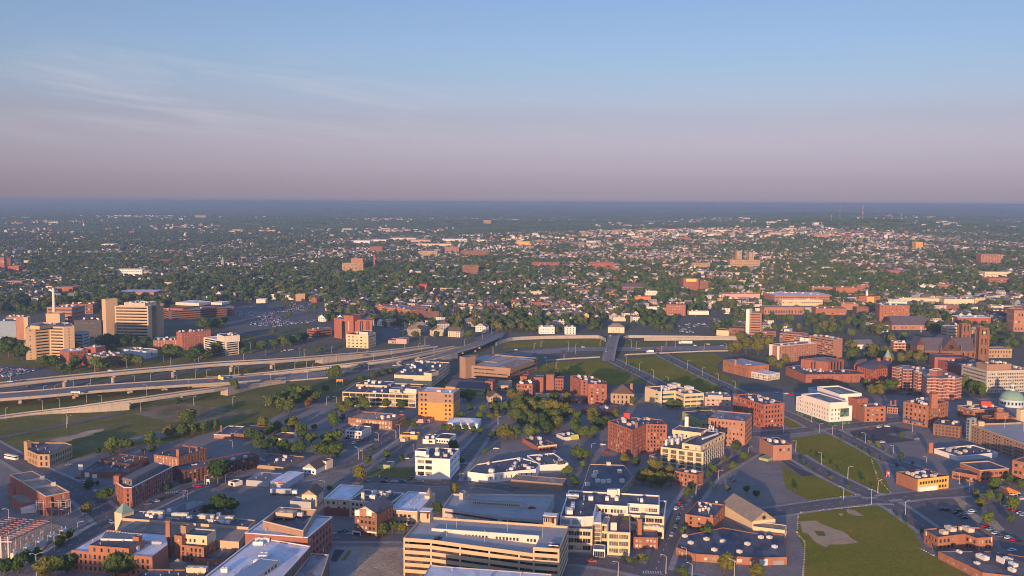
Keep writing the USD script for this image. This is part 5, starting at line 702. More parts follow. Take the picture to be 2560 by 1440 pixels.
def cathedral():
    b = B('stone_church', 'brown stone church with long slate roof and two square towers', 'church', 'brown stone church')
    P0, P1 = at(8, 1565, 792), at(8, 2085, 795); e = (P1 - P0)[:2]; L = np.linalg.norm(e); e /= L; n = np.array([-e[1], e[0]]); D = P0[1]; hh = lambda y, d=0: H + ray(*px(8, 1820, y))[2] * (D + d) / ray(*px(8, 1820, y))[1]
    A = P0[:2]; Wd = 26.0; ze = 10.5; pl = np.array([A, A + e * L, A + e * L + n * Wd, A + n * Wd]); b.block(plan=pl, z0=0, zt=ze, wall='brick_brown', roof=None, par=0, win=dict(w=1.6, h=5, bay=5.5, fl=1)); b.gable(pl, ze, hh(575, Wd / 2) - ze, 'slate', 'brick_brown', over=.2)
    c = A + e * L * .47; t = 24.0; tp = np.array([c - e * t / 2 - n * 5, c + e * t / 2 - n * 5, c + e * t / 2 + n * (Wd + 5), c - e * t / 2 + n * (Wd + 5)]); b.block(plan=tp, z0=0, zt=ze - .1, wall='brick_brown', roof=None, par=0, foot=False, win=dict(w=1.5, h=4, n=4, fl=1)); b.gable(tp, ze - .1, 15.5, 'slate', 'brick_brown', along=True, over=.25, rname='transept_roof')
    q = c - n * 5.05; b.part('rose_window', MB().bar((*q, ze + 4.5), (*(q - n * .15), ze + 4.5), 2.6, n=16), 'pane_dark'); b.part('finial', MB().bar((*(c - n * 5), ze + 15.2), (*(c - n * 5), ze + 18), .3, .1).box((*(c - n * 5), ze + 17), (1.3, .3, .3)), 'gold')
    for s_, k_ in ((-.46, 1), (.46, 1)):
        q = c + e * t * s_ * 1.06 - n * 5.3; b.part('pinnacle', MB().bar((*q, 0), (*q, ze + 5), .9, .8, n=4).bar((*q, ze + 5), (*q, ze + 8), .8, .05, n=4), 'brick_brown')
    w = 10.0; T = A + e * (L + w * .35) - n * 3.5
    for d, yt in ((0, 465), (Wd + 6, 432)):
        o = T + n * d - (e * 6 if d else 0); r = w / 2; tpn = np.array([o - e * r - n * r, o + e * r - n * r, o + e * r + n * r, o - e * r + n * r]); zt = hh(yt, d); b.block(plan=tpn, z0=0, zt=zt, wall='brick_brown', as_='tower', foot=False, par=.8, win=dict(w=1.6, h=7, n=2, fl=3, pane='void', base=4), every=True)
        for sx_ in (-1, 1):
            for sy_ in (-1, 1): q = o + e * sx_ * r + n * sy_ * r; b.part('buttress', MB().box((*q, zt * .46), (1.8, 1.8, zt * .92), math.atan2(e[1], e[0])), 'brick_brown')
        if not d: q = o - n * (r + .1); b.part('clock_face', MB().bar((*q, zt - 6), (*(q - n * .25), zt - 6), 1.5, n=16), 'gold')
    q = A + n * Wd / 2; b.part('west_cross', MB().bar((*q, 30), (*q, 37), .5, .15), 'cream'); b.block(plan=np.array([A - e * 8 + n * 3, A + n * 3, A + n * (Wd - 3), A - e * 8 + n * (Wd - 3)]), z0=0, h=16, wall='brick_brown', foot=False, roof=None, par=0); b.gable(b.plan, 16, 9, 'slate', 'brick_brown', along=True, rname='narthex_roof')
cathedral()
slab('brown_stone_rectory', 'low tan stone rectory right of the stone church', 8, 2165, 2440, 690, 780, 18, 4, short='low tan stone rectory', wall='brick_tan', roof='tan_roof', win=dict(w=1.6, h=1.8, n=9, fl=2))
b = B('red_modern_hall', 'deep red modern hall with framed void and white rooftop plant', short='deep red modern hall'); b.block(8, [(1668, 785), (1896, 850), (2085, 795)], b=(1, 948), wall='brick_bright', win=dict(n=5, w=4, h=.9, fl=2, skip=(3,)), units=9); b.block(8, [(1612, 735), (1668, 770), (1885, 722)], h=13, wall='brick_bright', foot=False, par=.4)
b = B('white_modern_school', 'white three storey modern school with recessed top storey and glass corner', short='white modern school'); W3 = dict(w=1.2, h=1.7, fl=3, base=3.6, top=1.0)
b.block(8, [(282, 1163), (614, 1272), (829, 1252)], b=(1, 1458), wall='white', roof='white_roof', faces={'l': dict(W3, n=13), 'r': dict(W3, n=6, skip=(3, 4, 5)), 'f': dict(W3, n=6, skip=(3, 4, 5))}); z, p = b.zt, b.plan
b.on_wall(8, (722, 1282, 808, 1366), 'glass_corner', 'pane_green', .12, 'green glazed corner window')
g = offset(p, -.06); b.part('glazed_base', MB().prism(g, .05, 3.0), 'pane_green')
b.block(8, [(334, 1140), (620, 1228), (796, 1212)], zt=z + 4, z0=z - .7, wall='white', roof='grey_roof', as_='top_storey', foot=False, coping='coping_white'); b.block(8, [(492, 1065), (716, 1142), (882, 1114)], zt=z + 4, wall='white', roof='grey_roof', as_='rear_wing', foot=False, coping='coping_white', par=1.0)
b.block(8, [(404, 1075), (500, 1100), (530, 1070)], h=9, wall='pale_blue', foot=False, par=.3)
b = B('orange_brick_hotel', 'square orange brick building with storefront attached to the white school', short='square orange brick building'); b.block(8, [(892, 1240), (968, 1270), (1150, 1252)], b=(1, 1425), wall='brick_orange', faces={'f': dict(w=1.9, h=1.7, n=4, fl=3), 'r': dict(w=1.9, h=1.7, n=4, fl=3), 'l': None}, units=2); b.block(8, [(800, 1165), (890, 1190), (925, 1160)], h=b.zt + 4, wall='brick_red', roof='rust_roof', foot=False, par=.3); b.on_wall(8, (1040, 1368, 1140, 1396), 'shop_front', 'red_paint', .2)
b = B('little_brick_house', 'little pink brick house with two chimneys behind a round bush', 'house', 'little pink brick house'); b.block(8, [(1190, 1268), (1302, 1278), (1332, 1255)], b=(0, 1332), wall='brick_pink', win=dict(w=1.1, h=1.4, n=4, fl=2)); chim(8, 1225, 1205, 1262, 1.6, b, zf=b.zt - 1, top=1.); chim(8, 1270, 1200, 1258, 1.6, b, zf=b.zt - 1, top=1.)
b = B('chimney_brick_mill', 'five storey orange brick mill with one massive chimney on its roof', short='orange mill with massive chimney'); b.block(8, [(1355, 1214), (1602, 1258), (1862, 1222)], b=(1, 1475), wall='brick_orange', roof='tar_roof', win=dict(w=1.6, h=1.9, bay=3.6, fl=5), units=10); chim(8, 1650, 1132, 1270, 5.0, b, 'brick_orange', zf=b.zt - 1, top=.95); b.on_wall(8, (1360, 1396, 1560, 1412), 'blue_awning', 'car_blue', .4)
def domed():
    b = B('green_dome_hall', 'pale rotunda with green copper dome and white lantern at right edge', 'rotunda', 'green domed rotunda'); p, z = front(8, 2395, 2570, 1275, 10); c = p[:2].mean(0) + [0, 8]; r = 10.5; b.base((*c, 0)); zd = rise(8, 2480, 1205, p); b.part('drum', MB().bar((*c, 0), (*c, zd), r, n=28), 'pale_blue', smooth=40)
    m = trimesh.creation.icosphere(3, r * .95); m.vertices[:, 2] = np.maximum(m.vertices[:, 2] * .8, -.2); m.apply_translation((*c, zd)); b.part('dome', (m.vertices, m.faces), 'copper_green', smooth=True); zt = zd + r * .76
    b.part('lantern', MB().bar((*c, zt - .5), (*c, zt + 5), 2.0, n=8), 'white'); b.part('lantern_roof', MB().bar((*c, zt + 5), (*c, zt + 8), 2.3, .1, n=8), 'copper_green')
    for i in range(8): a = i * math.pi / 4 + .39; q = c + np.array([math.cos(a), math.sin(a)]) * 1.95; b.part('window', MB().box((*q, zt + 2.4), (.2, .9, 2.6), a), 'pane_dark')
    for i in range(12): a = math.pi + i * math.pi / 11; q = c + np.array([math.cos(a), math.sin(a)]) * r; b.part('window', MB().box((*q, zd * .55), (.3, 1.5, 2.4), a), 'pane_dark')
domed()
b = B('orange_low_terrace', 'low orange brick terrace with red rooftop box behind brown garage', short='low red-box terrace'); b.block(8, [(1895, 1255), (2050, 1300), (2365, 1285)], h=9, wall='brick_orange', coping='coping_tan', units=5, win=dict(w=1.8, h=1.5, bay=3.6, fl=2)); z = b.zt; b.block(8, [(2132, 1212), (2232, 1216), (2240, 1200)], zt=z + 4, z0=z - .7, wall='red_paint', as_='red_box', foot=False, par=.2); b.unit_at(8, 2010, 1250, (4, 3, 3), 'tan')
b = B('orange_wall_store', 'blue roofed store with orange brick walls and square penthouse', short='blue-roofed orange store'); b.block(15, [(870, 540), (1700, 522), (1760, 440)], h=9.5, wall='brick_orange', roof='tar_roof'); z = b.zt; b.block(15, [(1105, 385), (1460, 378), (1470, 350)], zt=z + 5, z0=z - .7, wall='brick_orange', as_='penthouse', foot=False, par=.3)
b = B('cream_edge_tower', 'narrow cream wall of a building cut by the right picture edge', short='narrow cream edge wall'); b.block(15, [(1830, 292), (1990, 280), (2100, 230)], h=13, wall='cream', par=.3)
slab('brick_campus_tower', 'tall plain orange brick residence before the grey roofed hall', 8, 1120, 1400, 252, 436, 30, -8, short='tall plain brick residence', wall='brick_orange', roof='grey_roof', win=dict(w=1.4, h=1.1, bay=5, fl=8), units=5)
b = B('slate_hall', 'long hall with plain grey slate roof and brick gable', short='grey slate-roofed hall'); p, z = front(8, 1240, 1590, 500, 22, 0); b.block(plan=p, z0=0, h=8, wall='brick_pink', roof=None, par=0, win=dict(w=1.4, h=2.4, n=9, fl=1)); b.gable(b.plan, 8, 11, 'slate', 'brick_pink')
slab('brick_lodge', 'low brick lodge with white fascia roof behind the stone church', 8, 1900, 2215, 372, 450, 24, -5, short='brick lodge behind the church', wall='brick_bright', roof='white_roof', coping='coping_white', win=dict(w=1.2, h=1.2, n=7, fl=2, skip=(4, 5)), units=3)
slab('tan_terrace', 'long tan office terrace just left of the church towers', 8, 1790, 2005, 470, 565, 18, 0, short='tan terrace left of church towers', wall='tan', roof='tan_roof', win=dict(RIB, fl=3, h=1.0))
slab('mural_house', 'small white house front painted blue and orange', 8, 1632, 1762, 408, 452, 10, -5, short='blue and orange painted house', wall='white', roof='tan_roof').on_wall(8, (1634, 410, 1680, 450), 'mural_panel', 'pale_blue').on_wall(8, (1672, 425, 1716, 450), 'mural_panel', 'sign_orange', .1)
slab('edge_brick_house', 'tall brick house with pale window stripes at right picture edge', 8, 2460, 2700, 305, 520, 26, -6, short='tall brick house at right edge', wall='brick_pink', roof='grey_roof', win=dict(w=1.6, h=3, bay=4, fl=3))
slab('white_roof_school', 'broad white roofed industrial school with monitor skylights', 8, 60, 640, 150, 215, 60, 6, short='broad white-roofed school', wall='brick_pink', roof='white_roof', win=dict(w=2.6, h=1.5, bay=4.5, fl=2), units=10, umat='white')
slab('cream_front_school', 'cream and brick two storey school front with column strips', 8, 135, 545, 200, 270, 20, 3, short='cream and brick school front', wall='cream', roof='white_roof', win=dict(w=2.4, h=1.5, bay=3.6, fl=2), units=6)
slab('pilaster_school', 'long pink brick school with closely set pilasters', 8, -40, 355, 272, 345, 24, 2, short='long pilastered pink school', wall='brick_pink', roof='tan_roof', win=dict(w=1.3, h=4.5, bay=2.6, fl=1))
slab('brick_gym', 'brown brick gymnasium with low white roof right of pilastered school', 8, 480, 780, 285, 350, 30, -3, short='brown brick gymnasium', wall='brick_orange', roof='grey_roof', win=dict(w=3, h=1.2, bay=6, fl=1), units=3)
b = slab('cupola_school', 'brick school with pale pediment and small white cupola', 8, 910, 1122, 160, 232, 26, 0, short='brick school with white cupola', wall='brick_orange', roof='slate', win=dict(w=1.4, h=1.5, n=9, fl=3)); c = b.plan.mean(0); b.part('cupola', MB().bar((*c, b.zt - .7), (*c, b.zt + 6), 2.2, n=8).bar((*c, b.zt + 6), (*c, b.zt + 10), 2.2, .1, n=8), 'white'); b.on_wall(8, (990, 170, 1060, 226), 'pediment_bay', 'yellow', .4)
slab('grey_brick_annexe', 'low grey and brown brick school annexe before the cupola school', 8, 735, 900, 235, 300, 26, -5, short='low annexe before cupola school', wall='brick_pink', roof='tan_roof', units=2); slab('brown_low_annexe', 'low brown annexe with pale fascia below the cupola school', 8, 890, 1045, 275, 330, 20, -5, short='low brown annexe', wall='brick_brown', roof='tan_roof')
for lab, x0, x1, yt, yb, wl, dp, kw in [('white two storey store on the right hand high street', 1205, 1420, 215, 250, 'white', 18, {}), ('long cream store with white fascia along the high street', 1320, 1700, 182, 225, 'house_cream', 20, dict(win=dict(w=3, h=1.3, bay=5, fl=1))), ('big pale cream warehouse with curved corner right of the high street', 1770, 2050, 190, 248, 'house_cream', 26, {}), ('yellow topped white corner store right of the cream warehouse', 2070, 2170, 186, 245, 'house_yellow', 14, dict(win=dict(w=2, h=1.2, n=4, fl=2))), ('long low pale store at far right below the trees', 2240, 2560, 262, 290, 'house_cream', 18, {}), ('white store with dark band left of the yellow topped store', 1525, 1690, 55, 85, 'white', 20, {}), ('tall brown brick store with lit windows along the high street', 1690, 1850, 40, 88, 'brick_brown', 22, dict(win=dict(w=2, h=1.6, n=8, fl=2, pane='pane_blind'))), ('low brown shed row below the cream warehouse', 1715, 1920, 245, 300, 'brick_brown', 14, {}), ('pale low garage row left of the brick lodge', 1785, 1940, 318, 342, 'house_cream', 12, {}), ('brick shop with cream top among trees far right', 2235, 2390, 312, 345, 'brick_red', 14, {}), ('long red roofed terrace behind the white roofed school', 440, 640, 70, 110, 'brick_pink', 16, dict(win=dict(w=1.5, h=1.3, bay=3.5, fl=2))), ('wide brick school block with tan roof behind the monitor skylights', 685, 890, 75, 128, 'brick_orange', 26, {}), ('round fronted red brick hall behind the cupola school', 890, 1040, 55, 100, 'brick_bright', 24, {})]:
    slab('high_street_store', lab, 8, x0, x1, yt, yb, dp, -6, short=' '.join(lab.split()[:4]), wall=wl, roof='tan_roof', par=.4, units=3, **kw)
# --- far landmarks
b = slab('far_brick_church', 'bright brick church with square tower at the far left edge', 9, 46, 190, 738, 805, 22, 0, short='far brick church', cat='church', wall='brick_bright', roof='rust_roof', win=dict(w=2, h=4, n=6, fl=1)); slab('', '', 9, 2, 46, 655, 808, 14, thing=b, wall='brick_bright', as_='tower', foot=False, par=.5, win=dict(w=1.5, h=6, n=2, fl=2, pane='pane_blind')); slab('', '', 9, 46, 110, 660, 790, 10, thing=b, wall='brick_dark', as_='tower', foot=False, par=.5)
b = slab('far_cream_hospital', 'cream hospital slab with dark penthouse amid the left suburb trees', 10, 860, 1072, 715, 808, 26, 4, short='far cream hospital', wall='brick_tan', roof='white_roof', win=dict(w=1.6, h=1.4, bay=3.4, fl=7)); slab('', '', 10, 950, 1068, 664, 790, 14, thing=b, wall='brick_pink', as_='penthouse', foot=False, par=.4)
b = B('far_stack', 'slim red chimney right of the far cream hospital', 'chimney', 'slim red far chimney'); p = on_ground(10, 1184, 780); b.base(p); b.chimney(p[0], p[1], p[2], rise(10, 1184, 625, np.array([p[:2], p[:2]])), 5, 'brick_bright', 'shaft', .6)
slab('far_brick_block', 'lone square brick apartment block in the middle suburb', 10, 2065, 2225, 735, 832, 26, 3, short='lone square brick block', wall='brick_brown', roof='tan_roof', win=dict(w=1.4, h=1.2, bay=4, fl=7))
b = slab('castle_armory', 'castle-like orange brick armory with two crenellated towers', 11, 2185, 2475, 680, 755, 40, -4, short='castle-like armory', cat='armory', wall='brick_tan', roof='tan_roof', win=dict(w=1.6, h=2, bay=5, fl=3)); slab('', '', 11, 2243, 2295, 590, 745, 16, thing=b, wall='brick_tan', as_='tower', foot=False, par=1.2, win=dict(w=1.4, h=2, n=2, fl=5)); slab('', '', 11, 2368, 2418, 605, 748, 16, thing=b, wall='brick_tan', as_='tower', foot=False, par=1.2, win=dict(w=1.4, h=2, n=2, fl=5))
b.plan, b.zt = None, 0
slab('tan_school_wing', 'long orange school wing with square chimney left of the armory', 11, 1800, 1980, 712, 755, 20, 2, short='long orange school wing', wall='brick_tan', roof='tan_roof', win=dict(w=2, h=1.6, bay=4, fl=2))
for lab, k, x0, x1, yt, yb, wl, dp, w in [('long red brick mill, leftmost of the far pair at centre', 11, 205, 480, 705, 755, 'brick_red', 30, dict(w=1.6, h=2, bay=4, fl=3)), ('long bright red brick mill, rightmost of the far pair', 11, 770, 1022, 705, 752, 'brick_bright', 30, dict(w=1.6, h=2, bay=4, fl=3)), ('low red brick works below the far bright mill', 11, 905, 1080, 758, 790, 'brick_red', 20, None),
    ('long white distribution shed nearest the meadow', 10, 950, 1140, 487, 515, 'white', 60, None), ('white distribution shed right of the nearest one', 10, 1150, 1300, 478, 500, 'white', 50, None), ('longest white distribution shed in the row', 10, 1320, 1600, 462, 485, 'white', 70, None), ('pinkish distribution shed behind the brick roof', 10, 1500, 1745, 478, 505, 'pink_wall', 60, None), ('white factory with ribbed top right of the sheds', 10, 1860, 2110, 472, 500, 'white', 60, None), ('small white factory at the right end of the sheds', 10, 2195, 2280, 478, 498, 'white', 50, None), ('broad cream store below the distribution sheds', 10, 1600, 1950, 518, 545, 'house_cream', 60, None), ('white stable-like hall with central gable on the far plain', 10, 2020, 2265, 430, 450, 'white', 40, None),
    ('tan apartment tower on the far plain left of centre', 10, 2275, 2350, 282, 328, 'brick_tan', 40, dict(w=2, h=1.4, bay=5, fl=9)), ('tan apartment tower on the far plain at centre', 11, 1000, 1090, 378, 432, 'brick_tan', 34, dict(w=2, h=1.4, bay=5, fl=9)), ('yellow tan tower on the far right plain', 12, 1480, 1545, 500, 568, 'yellow', 30, dict(w=2, h=1.4, bay=5, fl=8)), ('broad brick hospital slab at far right', 12, 2135, 2340, 625, 720, 'brick_pink', 34, dict(w=1.8, h=1.4, bay=4, fl=8)), ('bright red round-roofed hall among right trees', 12, 1195, 1330, 785, 825, 'brick_bright', 30, None), ('cream topped brick slab below the far right hospital', 12, 2170, 2430, 800, 860, 'house_cream', 30, dict(w=3, h=1.4, bay=6, fl=2)), ('long brick store below the cream topped slab', 12, 2205, 2440, 862, 920, 'brick_orange', 30, dict(w=3, h=1.4, bay=6, fl=2)),
    ('yellow warehouse far left of the armory', 11, 40, 180, 495, 535, 'yellow', 40, None), ('long pink school far behind the red mills', 11, 1135, 1390, 518, 545, 'brick_pink', 40, dict(w=3, h=2, bay=6, fl=2)), ('pink school block behind the far plain sheds', 10, 1890, 2030, 552, 605, 'brick_pink', 40, dict(w=2, h=1.6, bay=5, fl=4)), ('tan school cluster left of the pink school block', 10, 1630, 1815, 590, 650, 'brick_tan', 50, dict(w=2, h=1.6, bay=5, fl=3)), ('long brown mill right of the pink school block', 10, 2060, 2330, 588, 645, 'brick_brown', 40, dict(w=2, h=1.6, bay=5, fl=3)), ('rust red hall on the meadow edge', 10, 1135, 1265, 545, 605, 'brick_brown', 40, None), ('red roofed brick school in the left suburb', 9, 545, 735, 950, 1010, 'brick_bright', 24, dict(w=2, h=1.6, bay=4, fl=2)), ('low grey brick terrace at the far left edge', 9, 0, 230, 890, 930, 'brick_pink', 20, dict(w=2, h=1.6, bay=4, fl=2)), ('broad white roofed plant left of the long brick hospital', 9, 1140, 1545, 1000, 1030, 'brick_pink', 50, None), ('white walled store on the far left plain', 9, 1000, 1140, 520, 548, 'white', 50, None), ('pinkish store left of the far spire', 9, 1580, 1690, 680, 715, 'brick_orange', 30, dict(w=2, h=1.6, bay=4, fl=2)), ('long white office with blue windows in the left suburb', 9, 1145, 1425, 775, 830, 'white', 26, dict(w=3, h=1.6, bay=5, fl=2)), ('tan cubic store right beside the big car lot', 6, 395, 490, 140, 212, 'brick_tan', 20, None), ('low white shed on the far side of the car lot', 6, 0, 95, 192, 232, 'offwhite', 14, None), ('coral two storey house among the central trees', 6, 1625, 1710, 45, 105, 'red_paint', 14, dict(w=2, h=1.4, n=4, fl=2)), ('brick arena-like hall on far left plain', 9, 1945, 2065, 232, 268, 'brick_tan', 160, None)]:
    slab('far_building', lab, k, x0, x1, yt, yb, dp, R.uniform(-6, 6), short=' '.join(lab.split()[:4]), wall=wl, roof='white_roof' if 'white' in lab else 'tan_roof', par=.4, win=w)
for k, x, yt, ye, yb, w, wall, roof, lab in [(9, 2230, 640, 700, 750, 8, 'brick_tan', 'copper_green', 'pale pointed church spire in the left suburb'), (9, 838, 305, 335, 350, 14, 'white', 'white', 'white steeple far on the left plain'), (9, 1850, 400, 440, 455, 14, 'white', 'white', 'white steeple above the far left stores'), (11, 130, 915, 960, 1000, 6, 'house_cream', 'house_cream', 'small cream steeple left of the centre trees')]: spire('church_spire', lab, k, x, yt, ye, yb, w, wall, roof)
for k, x, yt, yb, n, lab in [(12, 945, 118, 300, 7, 'red and white radio mast, tallest on the wooded hill'), (12, 718, 122, 268, 7, 'thin radio mast left of the tallest red and white one'), (12, 630, 212, 300, 5, 'short thin radio mast, leftmost on the wooded hill'), (12, 1333, 196, 300, 5, 'banded radio mast right of the wooded hill')]:
    p = on_ground(k, x, yb); t = Thing('radio_mast', lab, 'radio mast', p); zt = rise(k, x, yt, np.array([p[:2], p[:2]])); w0 = 5.0 if n == 7 else 4
    for i in range(n):
        za, zb = p[2] + (zt - p[2]) * i / n, p[2] + (zt - p[2]) * (i + 1) / n; M = MB(); w = w0 * (1 - .6 * i / n)
        for a in range(3): q = np.array([math.cos(a * 2.094), math.sin(a * 2.094)]) * w * .5; M.bar((p[0] + q[0], p[1] + q[1], za), (p[0] + q[0] * .9, p[1] + q[1] * .9, zb), .28, n=4); q2 = np.array([math.cos((a + 1) * 2.094), math.sin((a + 1) * 2.094)]) * w * .5; M.bar((p[0] + q[0], p[1] + q[1], za), (p[0] + q2[0], p[1] + q2[1], zb), .16, n=3)
        t.part('mast_section', M, 'red_paint' if i % 2 == 0 else 'coping_white')

# --- downtown towers behind the viewpoint: they stand there and shade the near quarter
for lab, x, y, w, d, h, wl in [('tall tan office tower behind the viewpoint, leftmost of the three', -470, -80, 60, 40, 96, 'concrete_tan'), ('grey stepped office tower behind the viewpoint, middle one of the three', -335, -70, 56, 40, 72, 'concrete'), ('brown brick tower behind the viewpoint, rightmost of the three', -215, -90, 56, 40, 66, 'brick_brown')]:
    p = np.array([[x - w / 2, y - d / 2], [x + w / 2, y - d / 2], [x + w / 2, y + d / 2], [x - w / 2, y + d / 2]]); b = Building('office_tower', lab, 'tower'); b.block(plan=p, z0=0, zt=h * .9, wall=wl, roof='grey_roof', win=dict(w=1.8, h=1.6, bay=3.4), par=1.0); b.block(plan=offset(ccw(p), 7), z0=h * .9 - 1, zt=h, wall=wl, roof='grey_roof', as_='top_storeys', foot=False); LAND.pop()
# ------------------------------------------------------------------ ground, roads, lawns
def ground():
    ys = np.concatenate([np.linspace(-2500, 1300, 20), np.geomspace(1310, 25000, 150)]); cols = 161; V = []
    for y in ys:
        w = max(2500, 1.05 * abs(y) + 600); w = min(w, 24500); x = np.linspace(-w, w, cols); V.append(np.column_stack([x, np.full(cols, y), terrain(x, np.full(cols, y))]))
    V = np.vstack(V); i, j = np.meshgrid(np.arange(len(ys) - 1), np.arange(cols - 1), indexing='ij'); a = i * cols + j
    structure('ground', (V, np.stack([a, a + 1, a + cols + 1, a + cols], -1).reshape(-1, 4)), 'ground')
ground()
LAYER = [0.03]
def sheet(name, poly, mat, kind='structure', z=None):
    """A flat sheet lying on the ground, a little above the last one."""
    if z is None: LAYER[0] += .006; z = LAYER[0]
    p = ccw(poly); M = MB()
    if mat in ('dirt', 'rough_grass', 'lawn', 'scrub', 'bare'):   # ragged edges
        amp = 4.5 if mat in ('dirt', 'scrub', 'bare') else 2.2 if mat == 'rough_grass' else .5; q = []
        for i in range(len(p)):
            a, b = p[i], p[(i + 1) % len(p)]; k = max(1, int(np.linalg.norm(b - a) / 5)); q += [a + (b - a) * j / k for j in range(k)]
        q = np.array(q); o = np.column_stack([q / 9.0, np.zeros(len(q))]); p = q + amp * 2 * np.column_stack([fbm(o, 3, 1) - .5, fbm(o, 3, 9) - .5])
    if not Polygon(p).is_valid:
        pg = Polygon(p).buffer(0)
        for g in getattr(pg, 'geoms', [pg]): M.flat(ccw(np.array(g.exterior.coords)[:-1]), z)
    else: M.flat(p, z)
    return structure(name, M, mat)
def PP(k, pts): return np.array([at(k, x, y)[:2] for x, y in pts])
def curve(pts, step=8.0):
    p = np.asarray(pts, float); d = np.concatenate([[0], np.cumsum(np.linalg.norm(np.diff(p[:, :2], axis=0), axis=1))]); n = max(2, int(d[-1] / step)); t = np.linspace(0, d[-1], n)
    if len(p) > 3:
        from scipy.interpolate import PchipInterpolator as I
        return np.column_stack([I(d, p[:, i])(t) for i in range(p.shape[1])])
    return np.column_stack([np.interp(t, d, p[:, i]) for i in range(p.shape[1])])
def sides(p, w):
    t = np.gradient(p[:, :2], axis=0); t /= np.linalg.norm(t, axis=1, keepdims=True); n = np.stack([-t[:, 1], t[:, 0]], 1); return p[:, :2] + n * w, p[:, :2] - n * w
ROADS = []
def ribbon(name, c, w, mat, z):
    l, r = sides(c, w / 2); M = MB(); n = len(c); v = np.vstack([np.column_stack([l, np.full(n, z)]), np.column_stack([r, np.full(n, z)])]); i = np.arange(n - 1)
    M.add(v, np.stack([n + i, n + i + 1, i + 1, i], 1)); return structure(name, M, mat)
def road(k, pts, w, mat='asphalt', walk=3.0, marks=True, dash=True):
    c = curve(PP(k, pts) if isinstance(pts, list) else pts); ROADS.append(LineString(c[:, :2]).buffer(w / 2 + 1)); LAYER[0] += .006; z = LAYER[0]
    if walk:
        l, r = sides(c, w / 2 + walk / 2)
        for s_ in (l, r): kerb(s_, walk)
    ribbon('road', c, w, mat, z)
    if marks:
        d = np.concatenate([[0], np.cumsum(np.linalg.norm(np.diff(c, axis=0), axis=1))]); M = MB(); s = 2.0
        while s < d[-1] - 5:
            a, b_ = [np.array([np.interp(q, d, c[:, 0]), np.interp(q, d, c[:, 1])]) for q in (s, s + (3 if dash else 5))]; e = (b_ - a) / np.linalg.norm(b_ - a); n = np.array([-e[1], e[0]]) * .12; M.quad([*(a - n), z + .012], [*(b_ - n), z + .012], [*(b_ + n), z + .012], [*(a + n), z + .012]); s += 9 if dash else 5
        if not M.empty: structure('road_marking', M, 'road_paint')
def kerb(c, w):
    """A raised pavement with real kerb faces."""
    l, r = sides(c, w / 2); z = .15 + LAYER[0] * .2; n = len(c); M = MB(); L, Rr = np.column_stack([l, np.full(n, z)]), np.column_stack([r, np.full(n, z)]); L0, R0 = L * [1, 1, 0], Rr * [1, 1, 0]
    for a, b_ in ((Rr, L), (R0, Rr), (L, L0)):
        v = np.vstack([a, b_]); i = np.arange(n - 1); M.add(v, np.stack([i, i + 1, n + i + 1, n + i], 1))
    structure('pavement', M, 'pavement')
# broad paved quarter around the near mills, then what lies on it
sheet('city_ground', [(-900, -200), (900, -200), (620, 880), (250, 930), (-60, 900), (-520, 760)], 'asphalt_pale')
sheet('embankment_grass', PP(5, [(-300, 1420), (-300, 1260), (600, 1200), (1300, 1150), (2000, 1130), (2560, 1040)]) .tolist() + PP(6, [(700, 1000), (980, 1010), (860, 1090), (700, 1150), (560, 1190), (380, 1240)]).tolist() + PP(1, [(2400, 60), (1900, 150), (1500, 250), (1100, 290), (600, 400), (380, 470), (-40, 330), (-300, 300)]).tolist(), 'rough_grass')
sheet('meadow_grass', PP(1, [(-100, 190), (600, 90), (1200, 10), (1400, 30), (1250, 110), (700, 250), (560, 330), (230, 300), (-60, 240)]), 'rough_grass')
sheet('dirt_track', PP(1, [(1250, 190), (1500, 130), (1900, 20), (2300, -70), (2260, -30), (1850, 80), (1500, 200), (1150, 250)]), 'scrub')
sheet('old_asphalt', PP(1, [(1120, 210), (1450, 140), (1800, 40), (1900, 30), (1600, 130), (1380, 210)]), 'asphalt_pale')
sheet('dirt_field', PP(5, [(1700, 1420), (1300, 1330), (1500, 1260), (1900, 1240), (2250, 1280), (2400, 1310), (2100, 1400)]), 'scrub')
sheet('worn_strip', PP(1, [(60, 268), (500, 190), (780, 110), (1200, 40), (1230, 60), (820, 140), (560, 230), (300, 275)]), 'scrub'); sheet('worn_strip', PP(1, [(450, 220), (900, 110), (960, 125), (560, 250)]), 'dirt'); sheet('worn_strip', PP(5, [(1350, 1180), (1700, 1130), (2100, 1110), (1900, 1180), (1500, 1230)]), 'scrub')
sheet('highway_verge', PP(6, [(-2600, 560 + 600), (-2600, 480 + 500), (-640, 900), (0, 845), (600, 815), (1000, 800), (1400, 770), (1800, 660), (1100, 720), (400, 790), (-600, 880)]), 'rough_grass')
sheet('hospital_grounds', PP(5, [(-200, 830), (-200, 600), (700, 610), (1500, 560), (2560, 560), (2560, 730), (1500, 870), (700, 960)]), 'rough_grass')
sheet('highway_verge', PP(5, [(900, 1130), (1500, 1000), (2100, 910), (2560, 870), (2560, 960), (2000, 1010), (1300, 1080)]), 'rough_grass')
sheet('green_bank', PP(7, [(-60, 630), (420, 600), (860, 592), (930, 620), (905, 668), (500, 660), (0, 680), (-120, 690)]), 'lawn')
sheet('green_bank', PP(7, [(1120, 600), (1300, 608), (1700, 612), (2300, 605), (2200, 640), (1500, 645), (1110, 690)]), 'rough_grass')
sheet('lawn', PP(7, [(150, 905), (330, 830), (880, 795), (1100, 905), (1345, 1035), (1000, 1050), (560, 930), (400, 930)]), 'lawn')
sheet('lawn', PP(7, [(1055, 795), (1440, 762), (1780, 900), (2150, 1100), (1950, 1120), (1500, 1050), (1420, 1000)]), 'lawn')
